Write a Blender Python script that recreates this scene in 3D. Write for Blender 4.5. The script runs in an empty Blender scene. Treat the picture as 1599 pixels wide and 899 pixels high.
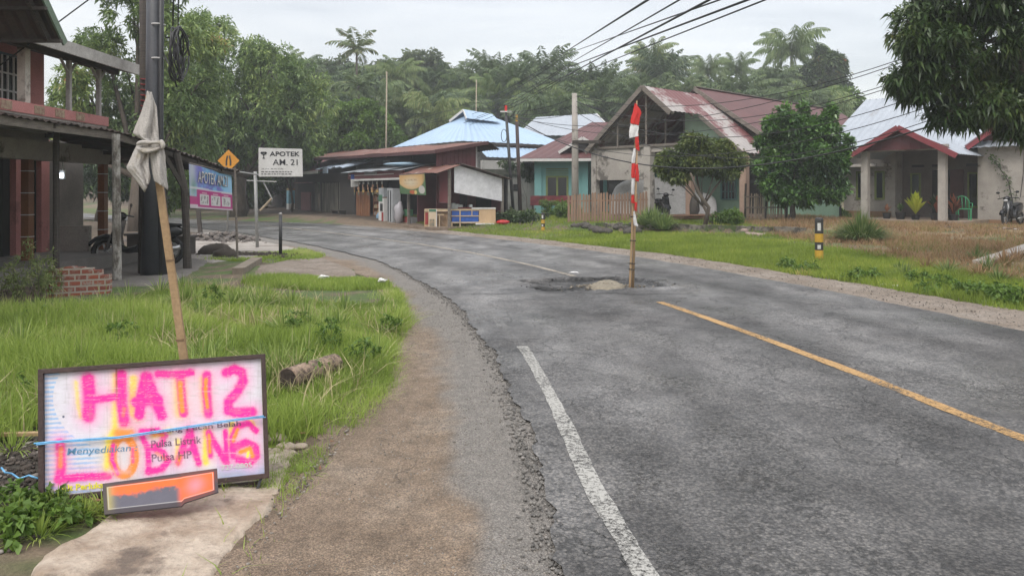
import bpy, math, random
import numpy as np
R = random.Random(7)
NR = np.random.default_rng(11)
SC = bpy.context.scene
COL = SC.collection
PI = math.pi

# ------------------------------------------------------------------ camera geometry
FPX, CAMZ, HOR = 1180.0, 1.6, 297.0

def P(u, v, Y):
    """point at forward distance Y seen at photo pixel (u, v)"""
    dx, dy, dz = (u - 799.5) / FPX, 1.0, (HOR - v) / FPX - 1e-9
    t = Y / dy
    return np.array([dx * t, Y, CAMZ + dz * t])

def G(u, v):
    """ground point under photo pixel (u, v)"""
    dx, dy, dz = (u - 799.5) / FPX, 1.0, (HOR - v) / FPX - 1e-9
    z = 0.0
    for _ in range(25):
        t = (z - CAMZ) / dz
        z = .5 * z + .5 * gz(dx * t, dy * t)
    return np.array([dx * t, dy * t, z])

# ------------------------------------------------------------------ road centre line and terrain
CP = np.array([(6.6, -16), (4.9, -6), (3.9, 0.6), (3.27, 4.83), (2.93, 6.9), (2.1, 10.8), (1.27, 13.6), (0, 17), (-1.9, 20.8),
               (-4.4, 24.8), (-7.6, 29.3), (-11.8, 34.6), (-17.5, 41), (-26, 49), (-40, 60), (-62, 76), (-100, 100)], float)

def catmull(p, n):
    out = []
    q = np.vstack([2 * p[0] - p[1], p, 2 * p[-1] - p[-2]])
    for i in range(1, len(q) - 2):
        L = np.linalg.norm(q[i + 1] - q[i]); k = max(2, int(L / n))
        for t in np.arange(k) / k:
            out.append(.5 * ((2 * q[i]) + (-q[i - 1] + q[i + 1]) * t + (2 * q[i - 1] - 5 * q[i] + 4 * q[i + 1] - q[i + 2]) * t * t
                             + (-q[i - 1] + 3 * q[i] - 3 * q[i + 1] + q[i + 2]) * t ** 3))
    out.append(q[-2])
    return np.array(out)
CL = catmull(CP, .5)
for _ in range(12):
    CL[1:-1] = .25 * CL[:-2] + .5 * CL[1:-1] + .25 * CL[2:]
TG = np.gradient(CL, axis=0); TG /= np.linalg.norm(TG, axis=1)[:, None]
NM = np.stack([TG[:, 1], -TG[:, 0]], 1)            # to the right / far side

def sdist(x, y):
    """signed distance to the centre line (positive on the houses' side) for arrays"""
    x = np.atleast_1d(np.asarray(x, float)); y = np.atleast_1d(np.asarray(y, float))
    sh = x.shape; x = x.ravel(); y = y.ravel(); s = np.empty(len(x))
    for i in range(0, len(x), 20000):
        dx = x[i:i + 20000, None] - CL[None, :, 0]; dy = y[i:i + 20000, None] - CL[None, :, 1]
        k = np.argmin(dx * dx + dy * dy, 1); r = np.arange(len(k))
        sg = np.sign(dx[r, k] * NM[k, 0] + dy[r, k] * NM[k, 1])
        s[i:i + 20000] = sg * np.sqrt(dx[r, k] ** 2 + dy[r, k] ** 2)
    return s.reshape(sh)

def sst(x, a, b):
    t = np.clip((x - a) / (b - a), 0, 1); return t * t * (3 - 2 * t)

def vnoise(x, y, seed=0):
    """smooth value noise, arrays"""
    xi = np.floor(x).astype(int); yi = np.floor(y).astype(int); fx = x - xi; fy = y - yi
    fx = fx * fx * (3 - 2 * fx); fy = fy * fy * (3 - 2 * fy)
    def h(a, b):
        n = (a * 374761393 + b * 668265263 + seed * 974711) & 0x7fffffff
        n = ((n ^ (n >> 13)) * 1274126177) & 0x7fffffff
        return ((n ^ (n >> 16)) & 0xffff) / 65535.0
    return (h(xi, yi) * (1 - fx) + h(xi + 1, yi) * fx) * (1 - fy) + (h(xi, yi + 1) * (1 - fx) + h(xi + 1, yi + 1) * fx) * fy

def fbm(x, y, seed=0, o=4):
    s = 0; a = .5
    for i in range(o):
        s = s + a * vnoise(x * 2 ** i, y * 2 ** i, seed + i); a *= .5
    return s

def gza(x, y, s=None):
    x = np.asarray(x, float); y = np.asarray(y, float)
    if s is None: s = sdist(x, y)
    z = np.full(x.shape, -.014)
    t = np.clip(s - 4.3, 0, 100)
    z = z + np.clip(t * .03, 0, .15)
    q = (x - 3.1) * .52 + (y - 28) * .85
    m = sst(x, 1.2, 2.8) * (1 - sst(x, 9.2, 10.4))
    z = z + .26 * (m * sst(q, -.1, .12) + (1 - m) * sst(q, -1.5, 2.5)) * (1 - .5 * sst(x, 11, 14)) * (s > 0)
    z = z + .2 * sst(s, 11, 17) * (1 - .75 * sst(x, 11, 14))
    bank = .12 * sst(x, 12, 14) * sst(q, -.5, 0) * (1 - sst(q, 1.2, 2))
    z = z + bank * 0
    z = z + np.where(s > 4.6, (fbm(x * .9, y * .9, 5) - .45) * .12, 0) * sst(s, 4.6, 6)
    l = np.clip(-s - 4.2, 0, 50)
    z = z + np.clip(l * .04, 0, .05) + np.where(s < -4.2, (fbm(x * 1.3, y * 1.3, 9) - .45) * .08, 0) * sst(-s, 4.2, 5)
    # dark hollow to the left of the warning board
    z = z - .035 * sst(x, -3.4, -2.9) * (1 - sst(x, -1.35, -1.1)) * (1 - sst(y, 4.5, 5.1)) + .05 * np.exp(-(((x + 2.85) / .35) ** 2 + ((y - 4.5) / .4) ** 2))
    og = np.interp(y, [-20, 3, 4.8, 6.2, 8.5, 11, 14, 18, 60], [-4.65, -4.6, -4.25, -3.95, -3.75, -3.45, -3.2, -3.4, -3.6])
    z = z - .10 * sst(s, og - .12, og + .12) * (s < 0) - .10 * (1 - sst(s, 3.7, 3.95)) * (s >= 0)
    far = sst(y, 55, 105)
    z = z + far * 7.0 + sst(y, 105, 400) * 6
    return z

def gz(x, y):
    return float(gza(np.array([x]), np.array([y]))[0])

# ------------------------------------------------------------------ objects
def tag(o, label=None, cat=None, group=None, kind=None):
    if label: o['label'] = label
    if cat: o['category'] = cat
    if group: o['group'] = group
    if kind: o['kind'] = kind
    return o

def empty(name, loc, label, cat, group=None):
    o = bpy.data.objects.new(name, None); COL.objects.link(o)
    o.empty_display_size = .2
    o.location = [float(c) for c in loc]
    return tag(o, label, cat, group)

def origin(o):
    while o.parent: o = o.parent
    return np.array(o.location)

def linkmesh(name, me, mat, parent=None, base=None):
    """me holds world coordinates; they are made relative to the parent's thing (or to base)"""
    o = bpy.data.objects.new(name, me); COL.objects.link(o)
    off = origin(parent) if parent is not None else (np.array(base, float) if base is not None else None)
    if off is None:
        n = len(me.vertices); co = np.empty(n * 3, 'f'); me.vertices.foreach_get('co', co); co = co.reshape(-1, 3)
        off = np.array([(co[:, 0].min() + co[:, 0].max()) / 2, (co[:, 1].min() + co[:, 1].max()) / 2, co[:, 2].min()])
    n = len(me.vertices); co = np.empty(n * 3, 'f'); me.vertices.foreach_get('co', co)
    co = (co.reshape(-1, 3) - off).astype('f'); me.vertices.foreach_set('co', co.ravel())
    if parent is not None: o.parent = parent
    else: o.location = [float(c) for c in off]
    for m in (mat if isinstance(mat, (list, tuple)) else [mat]): me.materials.append(m)
    me.update()
    return o

def copy_tree(o, parent=None):
    c = o.copy(); COL.objects.link(c); c.parent = parent
    for ch in list(o.children): copy_tree(ch, c)
    return c

def np_mesh(name, v, q, col=None, smooth=False, mi=None):
    v = np.asarray(v, 'f'); q = np.asarray(q, 'i')
    me = bpy.data.meshes.new(name); k = q.shape[1]
    me.vertices.add(len(v)); me.vertices.foreach_set('co', v.ravel())
    me.loops.add(q.size); me.loops.foreach_set('vertex_index', q.ravel())
    me.polygons.add(len(q)); me.polygons.foreach_set('loop_start', np.arange(0, q.size, k, dtype='i'))
    try: me.polygons.foreach_set('loop_total', np.full(len(q), k, 'i'))
    except Exception: pass
    if smooth: me.polygons.foreach_set('use_smooth', np.ones(len(q), bool))
    if mi is not None: me.polygons.foreach_set('material_index', np.asarray(mi, 'i'))
    me.update(calc_edges=True); me.validate()
    if col is not None:
        a = me.color_attributes.new('Col', 'FLOAT_COLOR', 'POINT')
        c = np.ones((len(v), 4), 'f'); c[:, :3] = col; a.data.foreach_set('color', c.ravel())
    return me

class MB:
    """collects shapes in world coordinates and links them as one mesh"""
    def __init__(s): s.v = []; s.f = []
    def add(s, vs, fs):
        n = len(s.v); s.v += [tuple(float(c) for c in p) for p in vs]; s.f += [tuple(i + n for i in f) for f in fs]; return s
    def hexa(s, p):                                   # 8 corners: bottom ring 0-3, top ring 4-7
        return s.add(p, [(3, 2, 1, 0), (4, 5, 6, 7), (0, 1, 5, 4), (1, 2, 6, 5), (2, 3, 7, 6), (3, 0, 4, 7)])
    def box(s, c, d, rz=0, f=None):
        x, y, z = c; a, b, h = d[0] / 2, d[1] / 2, d[2] / 2; pts = []
        for dz in (-h, h):
            for dx, dy in ((-a, -b), (a, -b), (a, b), (-a, b)):
                pts.append((x + dx * math.cos(rz) - dy * math.sin(rz), y + dx * math.sin(rz) + dy * math.cos(rz), z + dz))
        if f: pts = [f.p(*q) for q in pts]
        return s.hexa(pts)
    def bb(s, x0, x1, y0, y1, z0, z1, f=None):
        return s.box(((x0 + x1) / 2, (y0 + y1) / 2, (z0 + z1) / 2), (x1 - x0, y1 - y0, z1 - z0), 0, f)
    def slab(s, poly, th):                            # planar polygon given a thickness along its normal
        p = [np.array(q, float) for q in poly]
        n = np.cross(p[1] - p[0], p[-1] - p[0]); n = n / (np.linalg.norm(n) + 1e-9) * th; k = len(p)
        vs = p + [q + n for q in p]
        fs = [tuple(range(k))[::-1], tuple(range(k, 2 * k))] + [(i, (i + 1) % k, (i + 1) % k + k, i + k) for i in range(k)]
        return s.add(vs, fs)
    def bar(s, a, b, w, h=None, up=(0, 0, 1)):        # rectangular bar from a to b
        h = h or w; a = np.array(a, float); b = np.array(b, float); d = b - a; d /= np.linalg.norm(d) + 1e-9
        u = np.array(up, float)
        if abs(d @ u) > .97: u = np.array((0, 1, 0.))
        r = np.cross(d, u); r /= np.linalg.norm(r); u = np.cross(r, d)
        pts = [e + r * sx * w / 2 + u * sz * h / 2 for e in (a, b) for sx, sz in ((-1, -1), (1, -1), (1, 1), (-1, 1))]
        return s.hexa(pts)
    def tube(s, pts, rad, n=8, cap=True):
        pts = [np.array(p, float) for p in pts]; rad = [rad] * len(pts) if not hasattr(rad, '__len__') else rad
        vs = []; fs = []; u = None
        for i, p in enumerate(pts):
            d = pts[min(i + 1, len(pts) - 1)] - pts[max(i - 1, 0)]; d /= np.linalg.norm(d) + 1e-9
            if u is None:
                u = np.cross(d, (0, 0, 1.) if abs(d[2]) < .9 else (1., 0, 0))
            u = u - d * (u @ d); u /= np.linalg.norm(u) + 1e-9; w = np.cross(d, u)
            for k in range(n):
                a = 2 * PI * k / n; vs.append(p + (u * math.cos(a) + w * math.sin(a)) * rad[i])
        for i in range(len(pts) - 1):
            for k in range(n):
                fs.append((i * n + k, i * n + (k + 1) % n, (i + 1) * n + (k + 1) % n, (i + 1) * n + k))
        if cap: fs += [tuple(range(n))[::-1], tuple(range((len(pts) - 1) * n, len(pts) * n))]
        return s.add(vs, fs)
    def ell(s, c, r, n=10, m=7, jit=0, rng=R):
        vs = []; fs = []
        for i in range(m + 1):
            ph = PI * i / m
            for k in range(n):
                a = 2 * PI * k / n; j = 1 + rng.uniform(-jit, jit)
                vs.append((c[0] + r[0] * math.sin(ph) * math.cos(a) * j, c[1] + r[1] * math.sin(ph) * math.sin(a) * j, c[2] + r[2] * math.cos(ph) * j))
        for i in range(m):
            for k in range(n): fs.append((i * n + k, (i + 1) * n + k, (i + 1) * n + (k + 1) % n, i * n + (k + 1) % n))
        return s.add(vs, fs)
    def sheet(s, a, b, c, d, pitch=.25, amp=.018, rows=2, th=.012, wob=0.0):
        """corrugated sheet: a-b the top edge, d-c the eave; ridges run from top to eave"""
        a, b, c, d = [np.array(q, float) for q in (a, b, c, d)]
        n = max(4, int(np.linalg.norm((b + c - a - d) / 2) / pitch)) * 4
        nm = np.cross(b - a, d - a); nm /= np.linalg.norm(nm)
        if nm[2] < 0: nm = -nm
        vs = []
        for lay in (0, -th):
            for r in range(rows + 1):
                t = r / rows
                for i in range(n + 1):
                    q = i / n; p = (a * (1 - q) + b * q) * (1 - t) + (d * (1 - q) + c * q) * t
                    vs.append(p + nm * (amp * math.sin(i * PI / 2) + lay + (wob * (math.sin(q * 13 + t * 5) + math.sin(q * 31)) if wob else 0)))
        W = n + 1; L = W * (rows + 1); fs = []
        for r in range(rows):
            for i in range(n):
                k = r * W + i
                fs.append((k, k + 1, k + W + 1, k + W)); fs.append((L + k, L + k + W, L + k + W + 1, L + k + 1))
        for i in range(n): fs.append((i, i + L, i + 1 + L, i + 1)); k = rows * W + i; fs.append((k, k + 1, k + 1 + L, k + L))
        for r in range(rows):
            k = r * W; fs.append((k, k + W, k + W + L, k + L)); k += n; fs.append((k, k + L, k + W + L, k + W))
        return s.add(vs, fs)
    def mesh(s, name):
        me = bpy.data.meshes.new(name); me.from_pydata(s.v, [], s.f); me.update(); return me
    def build(s, name, mat, parent=None, smooth=False, base=None, bevel=0):
        me = s.mesh(name)
        if smooth: me.polygons.foreach_set('use_smooth', np.ones(len(me.polygons), bool))
        o = linkmesh(name, me, mat, parent, base)
        if bevel:
            m = o.modifiers.new('b', 'BEVEL'); m.width = bevel; m.segments = 2; m.limit_method = 'ANGLE'
        return o

class Fr:
    """local frame: a to the right along the facade, b to the back, z up"""
    def __init__(s, x, y, z, deg):
        s.o = np.array((x, y, z), float); t = math.radians(deg)
        s.g = np.array((math.cos(t), math.sin(t), 0)); s.b = np.array((-math.sin(t), math.cos(t), 0)); s.deg = deg
    def p(s, a, b, z): return s.o + s.g * a + s.b * b + np.array((0, 0, z))

def text_mb(mb, txt, o, right, up, height, width=None, bold=0, depth=.002):
    """lettering as thin geometry standing proud of a board"""
    cu = bpy.data.curves.new('lettering', 'FONT'); cu.body = txt; cu.size = 1; cu.extrude = 0; cu.offset = bold; cu.resolution_u = 3
    ob = bpy.data.objects.new('lettering', cu); COL.objects.link(ob)
    me = bpy.data.meshes.new_from_object(ob.evaluated_get(bpy.context.evaluated_depsgraph_get()))
    v = np.array([x.co[:] for x in me.vertices]); fs = [tuple(p.vertices) for p in me.polygons]
    bpy.data.objects.remove(ob); bpy.data.curves.remove(cu)
    if not len(v): return mb
    v[:, 0] -= v[:, 0].min(); v[:, 1] -= v[:, 1].min(); H = v[:, 1].max(); W = v[:, 0].max()
    sy = height / H; sx = width / W if width else sy
    o = np.array(o, float); right = np.array(right, float); up = np.array(up, float)
    right /= np.linalg.norm(right); up /= np.linalg.norm(up); n = np.cross(right, up)
    w = [o + right * p[0] * sx + up * p[1] * sy + n * depth for p in v]
    return mb.add(w, fs)

# ------------------------------------------------------------------ materials
def lin(r, g, b):
    f = lambda c: (c / 255) / 12.92 if c / 255 <= .04045 else ((c / 255 + .055) / 1.055) ** 2.4
    return (f(r), f(g), f(b))

def newmat(name):
    m = bpy.data.materials.new(name); m.use_nodes = True; nt = m.node_tree
    return m, nt, nt.nodes['Principled BSDF']

def nd(nt, t, **k):
    n = nt.nodes.new('ShaderNode' + t)
    for a, b in k.items():
        if a.startswith('i_'): n.inputs[a[2:].replace('_', ' ')].default_value = b
        else: setattr(n, a, b)
    return n

def ramp(nt, stops, fac=None, interp='LINEAR'):
    r = nt.nodes.new('ShaderNodeValToRGB'); e = r.color_ramp.elements; r.color_ramp.interpolation = interp
    while len(e) > 1: e.remove(e[-1])
    e[0].position = stops[0][0]; e[0].color = (*stops[0][1], 1)
    for p, c in stops[1:]:
        x = e.new(p); x.color = (*c, 1)
    if fac: nt.links.new(fac, r.inputs[0])
    return r

def noise(nt, scale, detail=6, rough=.6, vec=None, dist=0):
    n = nd(nt, 'TexNoise'); n.inputs['Scale'].default_value = scale; n.inputs['Detail'].default_value = detail
    n.inputs['Roughness'].default_value = rough; n.inputs['Distortion'].default_value = dist
    if vec is not None: nt.links.new(vec, n.inputs['Vector'])
    return n

def mixc(nt, f, a, b, mode='MIX'):
    m = nt.nodes.new('ShaderNodeMix'); m.data_type = 'RGBA'; m.blend_type = mode; m.clamp_factor = True
    for s, x in ((0, f), (6, a), (7, b)):
        if isinstance(x, (int, float)): m.inputs[s].default_value = x
        elif isinstance(x, tuple): m.inputs[s].default_value = (*x, 1)
        else: nt.links.new(x, m.inputs[s])
    return m.outputs[2]

def mth(nt, op, a, b=None, c=None):
    m = nt.nodes.new('ShaderNodeMath'); m.operation = op
    for i, x in enumerate((a, b, c)):
        if x is None: continue
        if isinstance(x, (int, float)): m.inputs[i].default_value = x
        else: nt.links.new(x, m.inputs[i])
    return m.outputs[0]

def sepz(nt, vec):
    s = nt.nodes.new('ShaderNodeSeparateXYZ'); nt.links.new(vec, s.inputs[0]); return s

MATS = {}
def pm(name, c1, c2=None, scale=3, rough=.8, bump=.3, bscale=40, metal=0, lo=.35, hi=.65, c3=None, s3=.8, t3=(.55, .62), streak=0, spec=.5):
    """weathered surface: two tones mixed by noise, an optional patch colour, fine grain and bump"""
    if name in MATS: return MATS[name]
    m, nt, b = newmat(name); tc = nd(nt, 'TexCoord'); vec = tc.outputs['Object']
    if streak:
        mp = nd(nt, 'Mapping'); mp.inputs['Scale'].default_value = (1, 1, 1 / streak); nt.links.new(vec, mp.inputs[0]); vec = mp.outputs[0]
    c2 = c2 or tuple(x * .75 for x in c1)
    n1 = noise(nt, scale, 8, .65, vec)
    r = ramp(nt, [(lo, c1), (hi, c2)], n1.outputs['Fac']); col = r.outputs[0]
    if c3:
        n3 = noise(nt, s3, 9, .7, vec); rr = ramp(nt, [(t3[0], (0, 0, 0)), (t3[1], (1, 1, 1))], n3.outputs['Fac'])
        col = mixc(nt, rr.outputs[0], col, c3)
    n2 = noise(nt, bscale, 4, .6, tc.outputs['Object'])
    g = ramp(nt, [(.3, (.78, .78, .78)), (.7, (1.15, 1.15, 1.15))], n2.outputs['Fac'])
    col = mixc(nt, .8, col, g.outputs[0], 'MULTIPLY')
    nt.links.new(col, b.inputs['Base Color'])
    b.inputs['Roughness'].default_value = rough; b.inputs['Metallic'].default_value = metal; b.inputs['Specular IOR Level'].default_value = spec
    if bump:
        bp = nd(nt, 'Bump'); bp.inputs['Strength'].default_value = bump; bp.inputs['Distance'].default_value = .02
        nt.links.new(n2.outputs['Fac'], bp.inputs['Height']); nt.links.new(bp.outputs[0], b.inputs['Normal'])
    MATS[name] = m
    return m

def leafmat(name, stops, rough=.5, trans=.35, spec=.4, big=None, obr=0):
    """foliage: every leaf its own tone, some light passing through"""
    if name in MATS: return MATS[name]
    m, nt, b = newmat(name); geo = nd(nt, 'NewGeometry')
    fac = geo.outputs['Random Per Island']
    if big:
        tc = nd(nt, 'TexCoord'); n = noise(nt, big, 3, .5, tc.outputs['Object'])
        fac = mth(nt, 'ADD', mth(nt, 'MULTIPLY', fac, .5), mth(nt, 'SUBTRACT', mth(nt, 'MULTIPLY', n.outputs['Fac'], 1.6), .55))
    if obr:
        oi = nd(nt, 'ObjectInfo'); fac = mth(nt, 'ADD', mth(nt, 'MULTIPLY', fac, 1 - obr), mth(nt, 'MULTIPLY', oi.outputs['Random'], obr))
    r = ramp(nt, stops, fac)
    nt.links.new(r.outputs[0], b.inputs['Base Color']); b.inputs['Roughness'].default_value = rough
    b.inputs['Specular IOR Level'].default_value = spec
    t = nd(nt, 'BsdfTranslucent'); nt.links.new(r.outputs[0], t.inputs[0])
    mx = nd(nt, 'MixShader'); mx.inputs[0].default_value = trans
    nt.links.new(b.outputs[0], mx.inputs[1]); nt.links.new(t.outputs[0], mx.inputs[2])
    nt.links.new(mx.outputs[0], nt.nodes['Material Output'].inputs[0])
    MATS[name] = m
    return m

def vcmat(name, rough=.5, spec=.5, grain=.1):
    m, nt, b = newmat(name); a = nd(nt, 'Attribute'); a.attribute_name = 'Col'
    tc = nd(nt, 'TexCoord'); n = noise(nt, 25, 6, .7, tc.outputs['Object'])
    g = ramp(nt, [(.3, (1 - grain,) * 3), (.7, (1, 1, 1))], n.outputs['Fac'])
    nt.links.new(mixc(nt, 1.0, a.outputs['Color'], g.outputs[0], 'MULTIPLY'), b.inputs['Base Color'])
    b.inputs['Roughness'].default_value = rough; b.inputs['Specular IOR Level'].default_value = spec
    return m

def glassmat():
    if 'glass' in MATS: return MATS['glass']
    m, nt, b = newmat('dark window glass'); b.inputs['Base Color'].default_value = (.012, .014, .015, 1)
    b.inputs['Roughness'].default_value = .12; MATS['glass'] = m; return m
# ================================================================== world, sun, camera
W = bpy.data.worlds.new('World'); SC.world = W; W.use_nodes = True; nt = W.node_tree
bg = nt.nodes['Background']; out = nt.nodes['World Output']
sky = nd(nt, 'TexSky'); sky.sky_type = 'NISHITA'; sky.sun_disc = False
SUN_EL, SUN_ROT = math.radians(52), math.radians(-150)
sky.sun_elevation = SUN_EL; sky.sun_rotation = SUN_ROT; sky.air_density = 1.2; sky.dust_density = 3
bg.inputs['Strength'].default_value = .05; nt.links.new(sky.outputs[0], bg.inputs['Color'])
# cloud deck: brighter overhead, soft grey billows
geo = nd(nt, 'TexCoord'); sx = sepz(nt, geo.outputs['Generated'])
up = mth(nt, 'MAXIMUM', sx.outputs['Z'], 0.0)
den = mth(nt, 'ADD', up, .12)
cv = nd(nt, 'CombineXYZ'); nt.links.new(mth(nt, 'DIVIDE', sx.outputs['X'], den), cv.inputs[0]); nt.links.new(mth(nt, 'DIVIDE', sx.outputs['Y'], den), cv.inputs[1])
mp = nd(nt, 'Mapping'); mp.inputs['Scale'].default_value = (1.0, 1.6, 1); nt.links.new(cv.outputs[0], mp.inputs[0])
cn = noise(nt, .55, 7, .55, mp.outputs[0], .3)
cr = ramp(nt, [(.30, (.62, .635, .665)), (.45, (.83, .835, .85)), (.58, (.97, .965, .955)), (.72, (1.09, 1.07, 1.03))], cn.outputs['Fac'])
el = mth(nt, 'ADD', .80, mth(nt, 'ADD', mth(nt, 'MULTIPLY', up, .2), mth(nt, 'MULTIPLY', mth(nt, 'POWER', up, 2.0), 1.7)))
c2 = nd(nt, 'VectorMath'); c2.operation = 'SCALE'; nt.links.new(cr.outputs[0], c2.inputs[0]); nt.links.new(el, c2.inputs['Scale'])
bg2 = nd(nt, 'Background'); nt.links.new(c2.outputs[0], bg2.inputs['Color']); bg2.inputs['Strength'].default_value = .92
ad = nd(nt, 'AddShader'); nt.links.new(bg.outputs[0], ad.inputs[0]); nt.links.new(bg2.outputs[0], ad.inputs[1]); nt.links.new(ad.outputs[0], out.inputs['Surface'])

sl = bpy.data.lights.new('sun', 'SUN'); sl.energy = 1.5; sl.angle = math.radians(26); sl.color = (1, .97, .92)
so = bpy.data.objects.new('sun', sl); COL.objects.link(so)
so.rotation_euler = (PI / 2 - SUN_EL, 0, math.radians(-25))
cam = bpy.data.cameras.new('camera'); co = bpy.data.objects.new('camera', cam); COL.objects.link(co); SC.camera = co
co.location = (0, 0, CAMZ); co.rotation_euler = (PI / 2, 0, 0); cam.shift_y = -(449.5 - HOR) / 1599; cam.sensor_width = 36; cam.lens = 36 * FPX / 1599
cam.clip_end = 3000; cam.clip_start = .05
SC.view_settings.view_transform = 'Standard'; SC.view_settings.look = 'None'; SC.view_settings.gamma = 1
SC.view_settings.exposure = .03
SC.view_settings.use_curve_mapping = False
SC.render.engine = 'CYCLES'; SC.cycles.max_bounces = 6; SC.cycles.transparent_max_bounces = 8; SC.cycles.volume_bounces = 1
SC.cycles.use_denoising = True

# ================================================================== ground
def gridmesh(xs, ys):
    X, Y = np.meshgrid(xs, ys); n, m = X.shape
    i = np.arange(n - 1)[:, None] * m + np.arange(m - 1)[None, :]
    q = np.stack([i, i + 1, i + m + 1, i + m], -1).reshape(-1, 4)
    return X, Y, q
xs = np.concatenate([np.arange(-400, -60, 20), np.arange(-60, -14, 1.5), np.arange(-14, 14, .2), np.arange(14, 26, .5), np.arange(26, 60, 2), np.arange(60, 421, 20)])
ys = np.concatenate([np.arange(-60, -4, 4), np.arange(-4, 2, .5), np.arange(2, 14, .15), np.arange(14, 36, .25), np.arange(36, 60, 1), np.arange(60, 110, 2.5), np.arange(110, 700, 30)])
X, Y, q = gridmesh(xs, ys); Sg = sdist(X, Y); Z = gza(X, Y, Sg)
# colours of the soil itself: turf, bare brown earth, dry burnt verge
C = np.zeros(X.shape + (3,)); turf = np.array((.075, .115, .028)); soil = np.array((.13, .095, .065)); dry = np.array((.20, .145, .075)); dark = np.array((.05, .042, .033))
f1 = fbm(X * .8, Y * .8, 21)[..., None]; f2 = fbm(X * 3, Y * 3, 33)[..., None]
C[:] = turf * (.8 + .5 * f1)
m = sst(f2 + .25 * f1, .56, .68); C = C * (1 - m) + soil * (.7 + .6 * f2) * m
# dry bank before the grey house
md = (sst(X, 8, 10.5) * sst(Sg, 6.4, 7.8) * (1 - sst(Y, 28, 31)))[..., None] * sst(f1, .30, .5)
C = C * (1 - md) + dry * (.65 + .75 * f2) * md
# yard around the shops, under houses, left lot
mb_ = ((Sg > 3.4) & (Sg < 5.2 + 1.2 * f1[..., 0]) & (Y > 28))[..., None]; C = np.where(mb_, soil * 1.3, C)
ml = ((X < -6.9) & (Sg < -3))[..., None] & (Y < 40)[..., None]; C = np.where(ml, soil * (.55 + .6 * f2), C)
mfar = ((X < -6) & (Sg > 4.5))[..., None]; C = np.where(mfar, soil * (.35 + .5 * f2), C)
mv = ((X > -1.75) & (X < -.9) & (Y < 5.3) & (Sg < -3.5))[..., None]; C = np.where(mv, soil * (.7 + 1.0 * f2), C)
msn = np.exp(-(((X + 2.75) / .55) ** 2 + ((Y - 4.2) / .8) ** 2))[..., None] > .35; C = np.where(msn, dark * (.7 + .9 * f2), C)
me = np_mesh('ground', np.stack([X, Y, Z], -1).reshape(-1, 3), q, C.reshape(-1, 3), True)
gm, nt, b = newmat('turf and soil'); a = nd(nt, 'Attribute'); a.attribute_name = 'Col'; tc = nd(nt, 'TexCoord')
n1 = noise(nt, 6, 8, .7, tc.outputs['Object']); n2 = noise(nt, 60, 4, .7, tc.outputs['Object'])
g1 = ramp(nt, [(.3, (.55, .55, .55)), (.7, (1.35, 1.35, 1.35))], n1.outputs['Fac']); g2 = ramp(nt, [(.3, (.6, .6, .6)), (.7, (1.3, 1.3, 1.3))], n2.outputs['Fac'])
nt.links.new(mixc(nt, .8, mixc(nt, .8, a.outputs['Color'], g1.outputs[0], 'MULTIPLY'), g2.outputs[0], 'MULTIPLY'), b.inputs['Base Color']); b.inputs['Roughness'].default_value = .95
bp = nd(nt, 'Bump'); bp.inputs['Strength'].default_value = .6; bp.inputs['Distance'].default_value = .03; nt.links.new(n2.outputs['Fac'], bp.inputs['Height']); nt.links.new(bp.outputs[0], b.inputs['Normal'])
tag(linkmesh('ground', me, gm, base=(0, 0, 0)), kind='structure')

# ================================================================== ribbons along the centre line
def ctr(step0, step1, ymax=200):
    """indices as float stations along CL with finer steps near the camera"""
    L = np.concatenate([[0], np.cumsum(np.linalg.norm(np.diff(CL, axis=0), axis=1))])
    s = 0; out = []
    while s < L[-1]:
        y = np.interp(s, L, CL[:, 1]); out.append(s)
        s += step0 if 1.5 < y < 15 else (step1 if y < 36 else step1 * 4)
    out = np.array(out); g = lambda A: np.stack([np.interp(out, L, A[:, 0]), np.interp(out, L, A[:, 1])], 1)
    return out, g(CL), g(NM)

def off_left(y):   # asphalt's broken left edge
    return np.interp(y, [-20, 3, 5.5, 8, 11, 14, 17, 60], [-3.3, -3.3, -3.12, -2.93, -2.85, -2.82, -2.75, -2.9])
def off_grass(y):  # where the left turf begins
    return np.interp(y, [-20, 3, 4.8, 6.2, 8.5, 11, 14, 18, 60], [-4.65, -4.6, -4.25, -3.95, -3.75, -3.45, -3.2, -3.4, -3.6])

def ribbon(name, mat, f0, f1, zf, nc, st0=.1, st1=.4, y0=-20, y1=300, jag=None, kind='structure', tone=None):
    s, c, n = ctr(st0, st1); keep = (c[:, 1] >= y0) & (c[:, 1] <= y1); s, c, n = s[keep], c[keep], n[keep]
    o0 = f0(c[:, 1]); o1 = f1(c[:, 1])
    wob = lambda ph: sum(a * np.sin(s * f + ph * (i + 1)) for i, (f, a) in enumerate(((.9, .35), (2.3, .3), (5.1, .2), (9.7, .2), (17.3, .16), (31, .12), (47, .1)))) / 1.0
    if jag: o0 = o0 + jag[0] * wob(len(name) + f0(np.array([9.]))[0]); o1 = o1 + jag[1] * wob(len(name) * 2.1 + 1)
    t = np.linspace(0, 1, nc)[None, :]; o = o0[:, None] * (1 - t) + o1[:, None] * t
    X = c[:, 0, None] + n[:, 0, None] * o; Y = c[:, 1, None] + n[:, 1, None] * o
    Z = zf(X, Y, o); N, M = X.shape
    i = np.arange(N - 1)[:, None] * M + np.arange(M - 1)[None, :]
    q = np.stack([i, i + 1, i + M + 1, i + M], -1).reshape(-1, 4)
    me = np_mesh(name, np.stack([X, Y, Z], -1).reshape(-1, 3), q, None if tone is None else tone(X, Y, o).reshape(-1, 1).repeat(3, 1), True)
    return tag(linkmesh(name, me, mat, base=(0, 0, 0)), kind=kind)

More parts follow.
